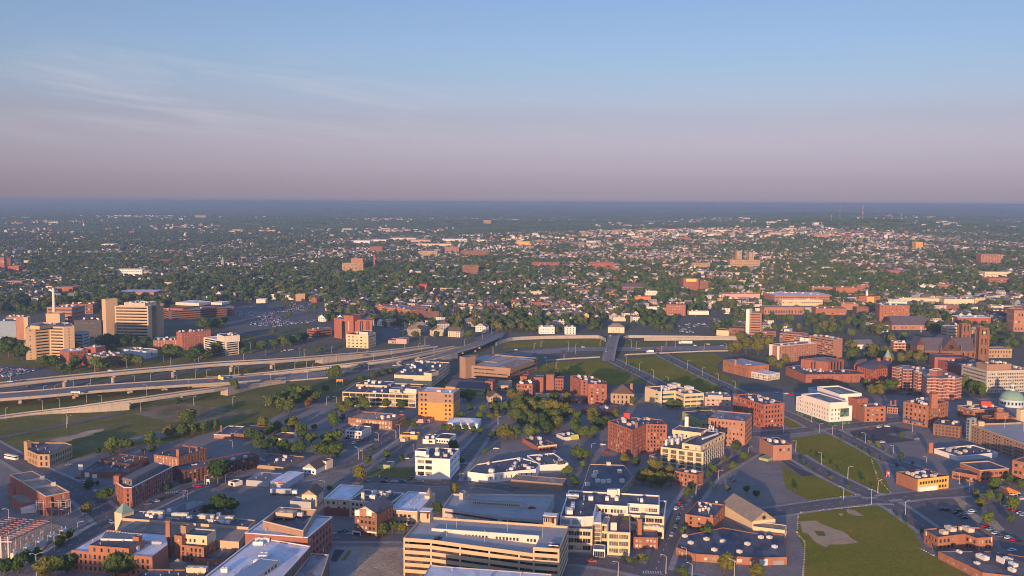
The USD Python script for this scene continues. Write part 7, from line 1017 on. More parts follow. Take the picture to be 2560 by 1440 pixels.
for a in [(1, 1960, 625, 230, 'd', 1.15), (1, 2010, 560, 150, 'm'), (1, 1960, 880, 200, 'd'), (1, 2090, 870, 130, 'd'), (1, 1850, 880, 80, 'd'), (1, 935, 770, 120, 'm'), (1, 985, 760, 90, 'm'), (1, 890, 740, 70, 'm'), (1, 800, 660, 85, 'd'), (1, 875, 628, 55, 'd'), (1, 1000, 325, 140, 'm'), (1, 1080, 310, 130, 'd'), (1, 1150, 320, 110, 'd'), (1, 1340, 275, 120, 'm'), (1, 1420, 265, 70, 'd'), (1, 1520, 200, 110, 'o'), (1, 1640, 190, 140, 'd'), (1, 1730, 170, 150, 'd'), (1, 1690, 80, 140, 'm'), (1, 1830, 160, 100, 'm'), (1, 1930, 130, 90, 'm'), (1, 765, 895, 110, 'o'), (1, 1500, 690, 70, 'm'), (1, 1530, 660, 60, 'o'), (1, 400, 1460, 200, 'o'), (1, 520, 1440, 190, 'm'), (1, 600, 1420, 150, 'd'), (1, 1040, 1450, 200, 'd', 1.1), (1, 1150, 1440, 190, 'd', 1.1), (1, 1255, 1420, 170, 'm'), (1, 40, 1440, 160, 'd'), (1, 160, 1420, 150, 'd'), (1, 250, 1330, 110, 'd'), (1, 330, 1290, 90, 'd'), (1, 520, 1180, 90, 'd'), (1, 570, 1150, 90, 'd'), (1, 625, 1120, 80, 'd'), (1, 880, 350, 60, 'd'), (1, 770, 660, 40, 'd'),
    (2, 700, 270, 150, 'm'), (2, 640, 300, 120, 'm'), (2, 590, 340, 120, 'd'), (2, 730, 375, 160, 'd'), (2, 670, 370, 110, 'd'), (2, 265, 335, 120, 'd'), (2, 400, 340, 120, 'd'), (2, 330, 330, 90, 'd'), (2, 540, 345, 100, 'd'), (2, 160, 300, 110, 'd'), (2, 30, 250, 110, 'd'), (2, -60, 220, 110, 'd'), (2, 930, 575, 140, 'o'), (2, 1010, 450, 80, 'd'), (2, 1180, 392, 80, 'm'), (2, 1310, 412, 66, 'o'), (2, 1035, 330, 70, 'o'), (2, 520, 130, 70, 'm'), (2, 340, 125, 110, 'o'), (2, 130, 170, 100, 'd'), (2, 60, 110, 110, 'o'), (2, 700, 40, 80, 'd'), (2, 780, 50, 70, 'd'), (2, 1740, 160, 80, 'o'), (2, 1820, 160, 70, 'm'), (2, 1890, 162, 70, 'o'), (2, 1960, 165, 70, 'm'), (2, 2020, 170, 60, 'o'), (2, 1690, 130, 60, 'm'), (2, 2250, 215, 150, 'o'), (2, 2190, 200, 90, 'o'), (2, 2120, 220, 70, 'm'), (2, 2060, 345, 56, 'o'), (2, 1790, 690, 90, 'o'), (2, 1360, 100, 80, 'd'), (2, 1430, 130, 70, 'd'), (2, 1780, 330, 100, 'd'), (2, 1850, 430, 60, 'm'), (2, 1140, 1085, 120, 'd'), (2, 1330, 1065, 105, 'o'), (2, 1000, 1060, 90, 'd'), (2, 1230, 1060, 100, 'd'), (2, 1640, 890, 90, 'd'), (2, 1700, 880, 60, 'd'), (2, 660, 690, 60, 'd'), (2, 1420, 960, 90, 'd'),
    (3, 40, 205, 120, 'd'), (3, 150, 195, 110, 'm'), (3, 210, 190, 90, 'd'), (3, 310, 165, 130, 'd'), (3, 400, 130, 120, 'o'), (3, 270, 90, 130, 'd'), (3, 560, 130, 110, 'm'), (3, 650, 200, 110, 'm'), (3, 700, 190, 80, 'm'), (3, 790, 120, 100, 'd'), (3, 600, 395, 130, 'd'), (3, 660, 390, 100, 'd'), (3, 640, 470, 64, 'o'), (3, 500, 545, 100, 'm'), (3, 560, 640, 90, 'd'), (3, 1180, 620, 140, 'o'), (3, 1260, 640, 150, 'o', .9), (3, 1340, 645, 150, 'o'), (3, 1430, 640, 130, 'o', .9), (3, 1290, 560, 160, 'o', 1.1), (3, 1400, 580, 130, 'o'), (3, 1010, 440, 100, 'o'), (3, 1120, 450, 80, 'd'), (3, 1370, 450, 80, 'd'), (3, 1510, 455, 86, 'm'), (3, 1600, 465, 66, 'm'), (3, 1800, 520, 84, 'm'), (3, 1760, 560, 66, 'o'), (3, 1980, 490, 86, 'm'), (3, 1920, 420, 66, 'd'), (3, 2090, 400, 90, 'd'), (3, 2010, 330, 90, 'd'), (3, 1570, 745, 80, 'm'), (3, 1630, 690, 70, 'm'), (3, 1540, 1075, 66, 'o'), (3, 1760, 1095, 104, 'm'), (3, 1720, 1080, 70, 'm'), (3, 1490, 1420, 70, 'm'), (3, 1910, 1420, 180, 'o'), (3, 2200, 1470, 150, 'o'), (3, 1540, 1460, 90, 'd'), (3, 1000, 1310, 66, 'm', .7), (3, 1055, 1330, 60, 'm', .7), (3, 1115, 1340, 70, 'o', .7), (3, 1160, 1310, 70, 'm'), (3, 1210, 1315, 68, 'm'), (3, 1940, 680, 60, 'd'), (3, 2110, 700, 70, 'd'), (3, 2200, 740, 70, 'd'), (3, 1800, 660, 70, 'd'),
    (4, 240, 705, 56, 'd', 1.2), (4, 2030, 690, 130, 'm'), (4, 1870, 765, 80, 'm'), (4, 1985, 765, 110, 'm'), (4, 1910, 835, 90, 'o'), (4, 2090, 795, 90, 'm'), (4, 2195, 865, 130, 'm'), (4, 1970, 985, 110, 'm'), (4, 2180, 970, 76, 'd'), (4, 2170, 620, 100, 'd'), (4, 2280, 660, 100, 'd'), (4, 1200, 215, 56, 'm'), (4, 990, 290, 60, 'd'), (4, 785, 205, 26, 'm'), (4, 635, 170, 24, 'm'), (4, 1200, 385, 60, 'd'),
    (5, 90, 770, 210, 'd', 1.1), (5, 220, 800, 140, 'd'), (5, 20, 740, 150, 'd'), (5, 420, 870, 120, 'd'), (5, 530, 860, 140, 'd'), (5, 620, 925, 120, 'd'), (5, 700, 940, 110, 'd'), (5, 765, 880, 120, 'd', 1.2), (5, 980, 910, 180, 'm'), (5, 1080, 900, 110, 'm'), (5, 1280, 860, 140, 'd'), (5, 1370, 860, 110, 'o'), (5, 1090, 670, 150, 'd'), (5, 1170, 665, 140, 'd'), (5, 1260, 660, 160, 'd'), (5, 1340, 655, 110, 'd'), (5, 1690, 770, 130, 'd'), (5, 1770, 775, 130, 'd'), (5, 1950, 810, 170, 'd'), (5, 2050, 800, 140, 'd'), (5, 1900, 800, 110, 'd'), (5, 2170, 750, 130, 'd'), (5, 2400, 720, 90, 'd'), (5, 2050, 520, 160, 'd'), (5, 2170, 500, 140, 'd'), (5, 2230, 470, 110, 'd'), (5, 1480, 640, 70, 'd'), (5, 2350, 1135, 90, 'd', 1.4), (5, 1790, 1260, 80, 'd', .6), (5, 1880, 1420, 170, 'o', .8), (5, 1870, 190, 90, 'm'),
    (6, 790, 1000, 130, 'd', 1.5), (6, 525, 1285, 100, 'r'), (6, 400, 1260, 120, 'd'), (6, 330, 1330, 110, 'd'), (6, 640, 740, 100, 'm', .8), (6, 60, 690, 120, 'd'), (6, 180, 690, 110, 'd'), (6, 280, 680, 120, 'd'), (6, 380, 650, 120, 'd'), (6, 480, 620, 110, 'd'), (6, 160, 560, 70, 'd'), (6, 840, 1290, 90, 'd'), (6, 1080, 1330, 130, 'm'), (6, 930, 1300, 110, 'd'), (6, 1050, 1270, 110, 'd'), (6, 1300, 1280, 90, 'd'), (6, 1450, 1290, 100, 'd'), (6, 880, 1370, 110, 'o'), (6, 2130, 1330, 80, 'm'), (6, 2260, 1340, 90, 'm'), (6, 2350, 1280, 60, 'm'), (6, 2440, 1320, 90, 'd'), (6, 2310, 1180, 90, 'd'), (6, 2540, 1300, 80, 'o'), (6, 2140, 590, 100, 'm', 1.1), (6, 1590, 590, 90, 'd'), (6, 1800, 595, 80, 'm', .7), (6, 1260, 960, 90, 'd', .7), (6, 1340, 940, 90, 'd', .7), (6, 1170, 990, 90, 'd', .7), (6, 1050, 1010, 90, 'd', .7),
    (7, 1130, 1240, 90, 'o', 1.1), (7, 1210, 1255, 80, 'r', 1.1), (7, 1070, 1240, 60, 'r'), (7, 460, 980, 80, 'd'), (7, 560, 930, 70, 'd'), (7, 620, 1150, 80, 'd'), (7, 100, 1380, 150, 'o'), (7, 200, 1330, 150, 'o'), (7, 300, 1330, 130, 'o'), (7, 60, 1300, 120, 'd'), (7, 430, 1420, 150, 'd'), (7, 520, 1400, 120, 'd'), (7, 350, 1420, 130, 'd'), (7, 260, 1270, 120, 'd'), (7, 500, 1300, 110, 'd'), (7, 860, 1420, 90, 'd'), (7, 1030, 1400, 100, 'o'), (7, 1580, 1290, 90, 'd'), (7, 1650, 1290, 90, 'd'), (7, 2240, 730, 130, 'o', 1.1), (7, 2340, 740, 150, 'o', 1.2), (7, 2460, 750, 150, 'o', 1.2), (7, 2300, 640, 130, 'o'), (7, 2440, 640, 130, 'o'), (7, 2560, 680, 140, 'o'), (7, 2190, 760, 90, 'o'), (7, 2420, 970, 60, 'd')]: T_(*a)
def scatter(k, poly, n, kinds, w=(7, 11), seed=0, hh=(.85, 1.2)):
    pg = Polygon([on_ground(k, x, y)[:2] for x, y in poly]).buffer(0); r = np.random.default_rng(seed + 1000); x0, y0_, x1, y1 = pg.bounds; c = 0; t = 0
    while c < n and t < n * 30:
        t += 1; x, y = r.uniform(x0, x1), r.uniform(y0_, y1)
        if pg.contains(Point(x, y)) and not blocked(x, y) and all((q['p'][0] - x) ** 2 + (q['p'][1] - y) ** 2 > 20 for q in TREES[-60:]): tree((x, y, float(terrain(x, y))), r.uniform(*w), kinds[r.integers(len(kinds))], r.uniform(*hh)); c += 1
scatter(5, [(0, 640), (240, 880), (1500, 880), (2500, 750), (2500, 590), (1500, 570), (760, 610)], 26, 'ddmd', (8, 12), 31); scatter(7, [(0, 470), (0, 545), (900, 535), (900, 440), (400, 420)], 16, 'dmmo', (7, 11), 32); scatter(7, [(1180, 430), (1180, 545), (1560, 545), (1500, 430)], 10, 'omd', (8, 11), 33); scatter(6, [(1000, 455), (1560, 590), (1540, 470), (1250, 430)], 6, 'dm', (6, 9), 34); scatter(5, [(1300, 1060), (2500, 930), (2500, 960), (1350, 1085)], 8, 'dm', (3, 5), 35)
scatter(2, [(0, 60), (780, 60), (780, 360), (0, 350)], 12, 'ddmo', (6, 10), 21); scatter(7, [(0, 1200), (560, 1200), (560, 1420), (0, 1420)], 16, 'odmo', (9, 13), 22); scatter(6, [(1950, 1200), (2540, 1200), (2540, 1420), (2000, 1420)], 12, 'dmmo', (6, 9), 23); scatter(3, [(0, 20), (850, 20), (850, 210), (0, 200)], 12, 'ddmo', (7, 11), 24); scatter(1, [(900, 400), (1150, 320), (1500, 300), (1300, 360)], 5, 'dm', (4, 7), 25)
scatter(6, [(150, 1180), (850, 1080), (860, 1180), (700, 1240), (300, 1330), (120, 1280)], 16, 'ddm', seed=1); scatter(8, [(860, 760), (900, 620), (1250, 590), (1560, 700), (1590, 830), (1250, 850)], 26, 'oom', (8, 13), 2); scatter(8, [(400, 560), (420, 420), (1060, 440), (1150, 560), (900, 590)], 26, 'oomd', (9, 14), 3); scatter(8, [(1990, 1190), (1960, 1050), (2060, 1030), (2240, 1190)], 7, 'dm', (8, 12), 4); scatter(8, [(2190, 760), (2190, 560), (2560, 600), (2560, 780), (2440, 790)], 16, 'oomd', (8, 12), 5); scatter(8, [(940, 1190), (980, 1060), (1230, 1090), (1280, 1200)], 8, 'om', (8, 12), 6); scatter(8, [(760, 790), (760, 640), (880, 680), (860, 830)], 7, 'om', (8, 12), 7); scatter(8, [(0, 900), (20, 790), (190, 830), (170, 900)], 4, 'om', (8, 11), 8); scatter(8, [(1150, 520), (1180, 450), (1620, 470), (1620, 540)], 10, 'om', (8, 12), 9)
for c, w_, st in [((4, [(240, 330), (560, 520), (900, 690)]), 8.6, 11), ((4, [(640, 165), (900, 300), (1060, 390), (1300, 470)]), 8, 12), ((7, [(960, 780), (1090, 845), (1290, 940), (1450, 1025)]), 8, 12), ((7, [(1490, 745), (1700, 850), (1900, 950), (2120, 1055), (2330, 1160)]), 8, 12), ((4, [(1240, 880), (1420, 1010), (1700, 1160)]), 8.5, 12)]:
    q = curve(PP(*c), 2); l, r = sides(q, w_)
    for s_ in (l, r):
        for x, y in s_[4::st // 2]:
            if R.random() < .62: tree((x, y, 0), R.uniform(2.0, 3.4), R.choice('dmo'), 1.15)
# ------------------------------------------------------------------ houses of the suburb
HOUSE_KINDS = [('gable_triple', 8.5, 13, 8.4, 'g'), ('hip_triple', 9, 14, 8.6, 'h'), ('flat_triple', 9, 14, 9.6, 'f'), ('cross_gable', 9, 11, 6.2, 'x'), ('low_gable', 9, 12, 5.2, 'g')]
WORDS = {'g': 'gabled', 'h': 'hipped', 'f': 'flat roofed', 'x': 'cross gabled'}
def house_parts(w, d, h, kind, far=False):
    """Parts of a wooden town house in its own metres, front to -y."""
    out = {}; W, Wn = MB(), MB(); p = np.array([[-w / 2, -d / 2], [w / 2, -d / 2], [w / 2, d / 2], [-w / 2, d / 2]]); fl = max(1, round(h / 2.9)); wins = []
    for i in range(4):
        wins += wall_face(W, p[i], p[(i + 1) % 4], -2.0 if far else -.6, h, None if far else dict(w=.95, h=1.4, n=3 if i % 2 == 0 else 4, fl=fl, base=1.2, top=.5, dep=.12))
    for P, l, r, a, b, dep in wins: Wn.quad(P(l, a, dep), P(r, a, dep), P(r, b, dep), P(l, b, dep))
    Rf = MB(); o = .45
    def pitched(x0, x1, y0, y1, z, rise, hip=0.0, alongy=True):
        def m(a, b, c): return (a, b, c) if alongy else (b, a, c)
        if not alongy: x0, x1, y0, y1 = y0, y1, x0, x1
        xm = (x0 + x1) / 2; A, B_, C, D = m(x0 - o, y0 - o, z), m(x1 + o, y0 - o, z), m(x1 + o, y1 + o, z), m(x0 - o, y1 + o, z); E, G = m(xm, y0 - o + hip, z + rise), m(xm, y1 + o - hip, z + rise)
        for q in ((A, E, G, D), (B_, C, G, E)): Rf.quad(*q)
        if hip: Rf.tri(A, B_, E); Rf.tri(C, D, G)
        else:
            for y in (y0, y1): W.tri(m(x0, y, z), m(x1, y, z), m(xm, y, z + rise * .96))
        Rf.quad(*[np.add(q, (0, 0, -.18)) for q in (A, B_, C, D)])
    if kind == 'g': pitched(-w / 2, w / 2, -d / 2, d / 2, h, w * .42)
    elif kind == 'h': pitched(-w / 2, w / 2, -d / 2, d / 2, h, w * .33, w * .42)
    elif kind == 'x': pitched(-w / 2, w / 2, -d / 2, d / 2, h, w * .42); pitched(-w * .72, w * .72, -d * .18, d * .30, h - .3, w * .34, 0, False); W.box((0, d * .06, h / 2), (w * 1.3, d * .44, h - .4))
    else: Rf.box((0, 0, h + .15), (w + .5, d + .5, .3)); Rf.box((0, -d / 2 - .1, h + .35), (w + .7, .5, .7))
    out['wall'] = W; out['roof'] = Rf
    if not far:
        out['window'] = Wn; Pm = MB(); ph = max(1, fl - (kind == 'x'))
        for i in range(ph): Pm.box((0, -d / 2 - 1.0, .5 + i * 2.8), (w * .62, 2.0, .22))
        for sx_ in (-.28, 0, .28): Pm.box((sx_ * w, -d / 2 - 1.9, .5 + ph * 1.4), (.18, .18, ph * 2.8))
        Pm.box((0, -d / 2 - 1.0, .62 + ph * 2.8), (w * .68, 2.2, .2)); out['porch'] = Pm; C = MB(); C.box((w * .18, d * .12, h + w * .25), (.8, .8, w * .5 + 1.2)); out['chimney'] = C
    return out
SRC_H = {}; HOUSES = []
def edge_of(x): return np.interp(x, [-900, -420, -300, -120, -60, 2000], [1520, 1520, 1465, 1380, 1352, 1348])   # where the suburb begins
def streets():
    r = np.random.default_rng(3); res = []
    for ang, x0, x1, y0_, y1, dens in [(-14, -3200, -40, 1240, 5200, .60), (9, -40, 3200, 1225, 5200, .72)]:
        a = math.radians(ang); e, n = np.array([math.cos(a), math.sin(a)]), np.array([-math.sin(a), math.cos(a)]); I, J = np.meshgrid(np.arange(-260, 260), np.arange(0, 175)); gx = I * 15.5; gy = 1000 + J * 27.0 + (I // 8 % 2) * 6
        gx = gx + (J % 2) * 5 + r.uniform(-2.5, 2.5, gx.shape); gy = gy + r.uniform(-3, 3, gy.shape); X = gx * e[0] + gy * n[0]; Y = gx * e[1] + gy * n[1]
        keep = (I % 8 != 0) & (X > x0) & (X < x1) & (Y > y0_) & (Y < y1) & (np.abs(X) < .56 * Y + 40); dn = noise(np.stack([X / 260, Y / 420, X * 0], -1), 4); dn = np.clip((dn - .5) * 1.9 + .45 + .35 * (noise(np.stack([X / 900, Y / 1500, X * 0], -1), 14) - .5) * 2, 0, 1); keep &= r.random(X.shape) < np.clip(dens * (.25 + 1.3 * dn), 0, .92) * np.interp(Y, [1300, 2000, 3200, 5200], [1.35, 1.25, .85, .42]) * np.where(X > 0, 1.2, .85)
        for x, y, j in zip(X[keep], Y[keep], J[keep]): res.append((x, y, ang + (180 if j % 2 else 0) + r.choice([0, 0, 90]) + r.uniform(-3, 3)))
    A = np.array(res); A = A[~blocked(A[:, 0], A[:, 1]) & (A[:, 1] > edge_of(A[:, 0]))]; return A
HS = streets(); HS = HS[np.argsort(HS[:, 1] + 0.25 * np.abs(HS[:, 0]))]
carlots = unary_union([Polygon(PP(6, [(-380, 460), (-250, 300), (150, 200), (700, 230), (730, 400), (520, 440), (200, 480), (-200, 540)])), Polygon(PP(7, [(1640, 520), (1650, 380), (2100, 290), (2200, 420), (1900, 550)])), Polygon(PP(10, [(250, 540), (250, 505), (600, 515), (560, 555)]))]); shapely.prepare(carlots)
lots = unary_union([carlots, Polygon(PP(7, [(1180, 560), (1300, 380), (2100, 380), (2300, 560)])), Polygon(PP(5, [(-300, 500), (-300, 260), (900, 200), (2560, 190), (2560, 560)])), Polygon(PP(8, [(-100, 420), (-100, 340), (900, 340), (1100, 560), (400, 580)]))]); shapely.prepare(lots)
HS = HS[~shapely.contains_xy(lots, HS[:, 0], HS[:, 1])]
TXY = np.array([t['p'][:2] for t in TREES])
from scipy.spatial import cKDTree
HS = HS[cKDTree(TXY).query(HS[:, :2])[0] > 7]
NEAR = HS[:300]; FARH = HS[300:]
cols = ['house_white', 'house_cream', 'house_tan', 'house_white', 'house_grey', 'house_cream', 'house_red', 'house_yellow', 'house_white', 'house_green']
rfs = ['shingle_grey', 'shingle_brown', 'shingle_grey', 'slate']
for i, (x, y, a) in enumerate(NEAR):
    r = random.Random(i * 77 + 5); kd = r.randrange(5); c = cols[r.randrange(10)]; HOUSES.append(dict(p=np.array([x, y, float(terrain(x, y))]), a=a, kd=kd, c=c, look=f"{c[6:]} {'low ' if kd == 4 else ''}{WORDS[HOUSE_KINDS[kd][4]]} house", s=r.uniform(.92, 1.12)))
name_all(HOUSES, 'houses')
for hs in HOUSES:
    key = (hs['kd'], hs['c']); nm, w, d, h, kind = HOUSE_KINDS[hs['kd']]; path = scaled_copy(SRC_H.get(key), 'wooden_house', hs['p'], hs['a'], (hs['s'],) * 3, hs['label'], 'house', hs.get('grp'), None)
    if key not in SRC_H:
        SRC_H[key] = path; ms = dict(wall=hs['c'], roof=rfs[(hs['kd'] + len(hs['c'])) % 4], window='pane_dark', porch='house_white', chimney='brick_brown')
        for pn, M in house_parts(w, d, h, kind).items(): put(f'{path}/{pn}', M, ms[pn]); (pn == 'window' and stage.GetPrimAtPath(f'{path}/{pn}').SetCustomDataByKey('kind', 'stuff'))
def instancer(name, label, cat, protos, pos, rz, sc, idx, group=None):
    """Thousands of one kind past those that can be told apart: one object."""
    path = free('/World', name); pi = UsdGeom.PointInstancer.Define(stage, path); tag(pi.GetPrim(), label, cat, group, 'stuff'); rel = pi.CreatePrototypesRel()
    for i, parts in enumerate(protos):
        pp = f'{path}/kinds/kind_{i:03d}'; UsdGeom.Xform.Define(stage, pp)
        for pn, (M, m) in parts.items(): put(f'{pp}/{pn}', M, m)
        rel.AddTarget(pp)
    a = np.radians(np.asarray(rz, float)) / 2; q = Vt.QuathArray(len(pos))
    q = Vt.QuathArray([Gf.Quath(float(c), 0, 0, float(s)) for c, s in zip(np.cos(a), np.sin(a))])
    pi.CreateProtoIndicesAttr(Vt.IntArray.FromNumpy(np.asarray(idx, np.int32))); pi.CreatePositionsAttr(Vt.Vec3fArray.FromNumpy(np.asarray(pos, np.float32))); pi.CreateOrientationsAttr(q); sc = np.asarray(sc, np.float32); pi.CreateScalesAttr(Vt.Vec3fArray.FromNumpy(np.repeat(sc[:, None], 3, 1) if sc.ndim == 1 else sc))
fk = [house_parts(w, d, h, kind, False) for _, w, d, h, kind in HOUSE_KINDS] + [house_parts(16, 30, 6, 'f', False), house_parts(26, 16, 8, 'f', False)]
fp = [dict(wall=(k['wall'], 'far_walls'), roof=(k['roof'], 'far_roofs'), window=(k['window'], 'pane_dark')) for k in fk]
n = len(FARH); z = terrain(FARH[:, 0], FARH[:, 1])
instancer('distant_houses', 'thousands of small houses filling the suburb out to the far plain', 'houses', fp, np.column_stack([FARH[:, :2], z]), FARH[:, 2], rng.uniform(.85, 1.15, n), rng.choice(7, n, p=[.24, .18, .18, .12, .12, .08, .08]))
# ------------------------------------------------------------------ the suburb's trees
def suburb_trees():
    r = np.random.default_rng(21); sp = 9.0; res = []
    for y0_, y1, s in ((1205, 2200, 8.6), (2200, 3400, 9.6), (3400, 5300, 11.5)):
        ys = np.arange(y0_, y1, s); wmax = .56 * y1 + 40; xs = np.arange(-wmax, wmax, s); X, Y = np.meshgrid(xs, ys); X = X + r.uniform(-.48, .48, X.shape) * s; Y = Y + r.uniform(-.48, .48, X.shape) * s; k = np.abs(X) < .55 * Y + 40; X, Y = X[k], Y[k]
        d = .55 * noise(np.stack([X / 150, Y / 230, X * 0], -1), 8) + .45 * noise(np.stack([X / 480, Y / 800, X * 0 + 3.3], -1), 9); left = np.clip(.5 - X / 1800, 0, 1); pr = np.interp(Y, [1340, 1800], [.62, 1.0]) * np.clip((d - .30) * 2.5 + .20 * left + .06, .10, .97); k = r.random(len(X)) < pr; res.append(np.column_stack([X[k], Y[k]]))
    P = np.vstack(res); P = P[~blocked(P[:, 0], P[:, 1]) & (P[:, 1] > edge_of(P[:, 0]))]; P = P[cKDTree(HS[:, :2]).query(P)[0] > 6.4]; inl = shapely.contains_xy(carlots, P[:, 0], P[:, 1]); P = P[~(inl & (r.random(len(P)) < .95))]; inl = shapely.contains_xy(lots, P[:, 0], P[:, 1]); P = P[~(inl & (r.random(len(P)) < .4))]; P = P[cKDTree(TXY).query(P)[0] > 5]; return P
ST = suburb_trees(); ST = ST[np.argsort(ST[:, 1])]
extra = max(0, 300 - len(TREES)); r = np.random.default_rng(5)
for x, y in ST[:extra]: tree((x, y, float(terrain(x, y))), r.uniform(6.5, 11), 'ddmo'[r.integers(4)], r.uniform(.85, 1.2))
ST = ST[extra:]
if len(TREES) > 300: OVER = sorted(range(len(TREES)), key=lambda i: TREES[i]['w'] / max(TREES[i]['p'][1], 300))[:len(TREES) - 300]
else: OVER = []
over = [TREES[i] for i in OVER]; TREES = [t for i, t in enumerate(TREES) if i not in set(OVER)]
for i, t in enumerate(TREES): t['look'] = ('broad ' if t['w'] > 10.5 else 'small ' if t['w'] < 5 else '') + LEAF[t['kind']][1]
name_all(TREES, 'trees')
for i, t in enumerate(TREES):
    sh = (i * 7) % 5; key = (t['kind'], sh); s = t['w'] / 8.0; path = scaled_copy(TREE_SRC.get(key), 'leafy_tree', t['p'] - [0, 0, .05], (i * 67) % 360, (s, s, s * t['h'] * (1.12 if t['w'] < 6 else .96 if t['w'] < 11 else .82)), t['label'], 'tree', t.get('grp'), None)
    if key not in TREE_SRC: TREE_SRC[key] = path; put(f'{path}/trunk', trunk_mesh(sh), 'bark'); put(f'{path}/crown', crown_mesh(10 + sh * 3 + ord(t['kind']), 950, shape=sh % 3, w=8.0 + .5 * (sh - 2), h=8.6 + (1.0, -.6, .4, -1.0, .2)[sh]), LEAF[t['kind']][0])
tp = [dict(trunk=(trunk_mesh(5), 'bark'), crown=(crown_mesh(40 + i, 240, shape=i % 3, leaf=.85, sub=1, h=8.6 + (i % 2)), m)) for i, m in enumerate(['leaf_far', 'leaf_dark', 'leaf_far', 'leaf_mid', 'leaf_olive', 'leaf_dark'])]
ow = np.array([t['w'] for t in over]) if over else np.zeros(0); op = np.array([t['p'][:2] for t in over]).reshape(-1, 2); AP = np.vstack([ST, op]); n = len(AP)
sc = np.concatenate([rng.uniform(.7, 1.5, len(ST)) * np.where(noise(np.column_stack([ST / 90, ST[:, :1] * 0]), 3) > .5, 1.15, .9), ow / 8])
instancer('suburb_trees', 'countless leafy trees spread between the suburb houses', 'trees', tp, np.column_stack([AP, terrain(AP[:, 0], AP[:, 1]) - .2]), rng.uniform(0, 360, n), np.column_stack([sc, sc, sc * rng.uniform(.8, 1.1, n)]), rng.choice(6, n, p=[.28, .22, .2, .1, .1, .1]))
def clump(seed, n=46, size=118, kind='leaf_far'):
    r = np.random.default_rng(seed); M = MB(); b = trimesh.creation.icosphere(1)
    for i in range(n):
        w = r.uniform(9, 17); x, y = r.uniform(-.5, .5, 2) * size; v = b.vertices * (1 + .5 * (noise(b.vertices * 1.9 + i * 5.1 + seed, i)[:, None] - .5)) * [w / 2, w / 2, r.uniform(4.5, 7)] + [x, y, r.uniform(5, 8.5)]; M.add(v, b.faces)
    return dict(crown=(M, kind))
def far_woods():
    r = np.random.default_rng(31); res, sc = [], []
    for y0_, y1, s, k_ in ((5250, 9000, 92, 1.0), (9000, 14000, 150, 1.5), (14000, 24500, 300, 2.6)):
        ys = np.arange(y0_, y1, s); xs = np.arange(-.57 * y1, .57 * y1, s); X, Y = np.meshgrid(xs, ys); X = X + r.uniform(-.4, .4, X.shape) * s; Y = Y + r.uniform(-.4, .4, X.shape) * s; k = np.abs(X) < .56 * Y; X, Y = X[k], Y[k]; k = r.random(len(X)) < np.clip(.86 + .4 * (noise(np.stack([X / 1500, Y / 2200, X * 0], -1), 2) - .3), 0, 1); res.append(np.column_stack([X[k], Y[k]])); sc.append(np.full(k.sum(), k_))
    return np.vstack(res), np.concatenate(sc)
FW, fs = far_woods(); fs2 = np.column_stack([fs, fs, np.clip(fs, 1, 1.5)]) * rng.uniform(.85, 1.15, (len(FW), 1))
instancer('far_woodland', 'continuous dark woodland on the far plain below the horizon', 'woodland', [clump(1), clump(2, 40, kind='leaf_dark'), clump(3, 52), clump(4, 36, kind='leaf_dark')], np.column_stack([FW, terrain(FW[:, 0], FW[:, 1]) - 1]), rng.uniform(0, 360, len(FW)), fs2, rng.choice(4, len(FW)))
def far_specks():
    r = np.random.default_rng(8); c = []
    for i in range(48):
        y = 5200 + 9800 * r.random() ** 1.6; x = r.uniform(-.54, .54) * y; n = int(r.integers(4, 46)); c.append(np.column_stack([x + r.normal(scale=170, size=n), y + r.normal(scale=240, size=n)]))
    for i in range(22): y = r.uniform(3900, 5000); x = r.uniform(0.02, .36) * y; n = 36; c.append(np.column_stack([x + r.normal(scale=150, size=n), y + r.normal(scale=170, size=n)]))
    return np.vstack(c)
FS = far_specks(); n = len(FS)
sp = [house_parts(11, 15, 11, 'g', True), house_parts(12, 16, 12, 'h', True), house_parts(14, 20, 13, 'f', True), house_parts(46, 24, 14, 'f', True)]
instancer('far_town', 'scattered pale roofs and walls of far towns on the plain', 'houses', [dict(wall=(k['wall'], 'far_walls'), roof=(k['roof'], 'far_roofs')) for k in sp], np.column_stack([FS, terrain(FS[:, 0], FS[:, 1]) + 1]), rng.choice([0, 90, -14, 9, 30], n) + rng.uniform(-5, 5, n), rng.uniform(.9, 1.35, n), rng.choice(4, n, p=[.4, .3, .22, .08]))
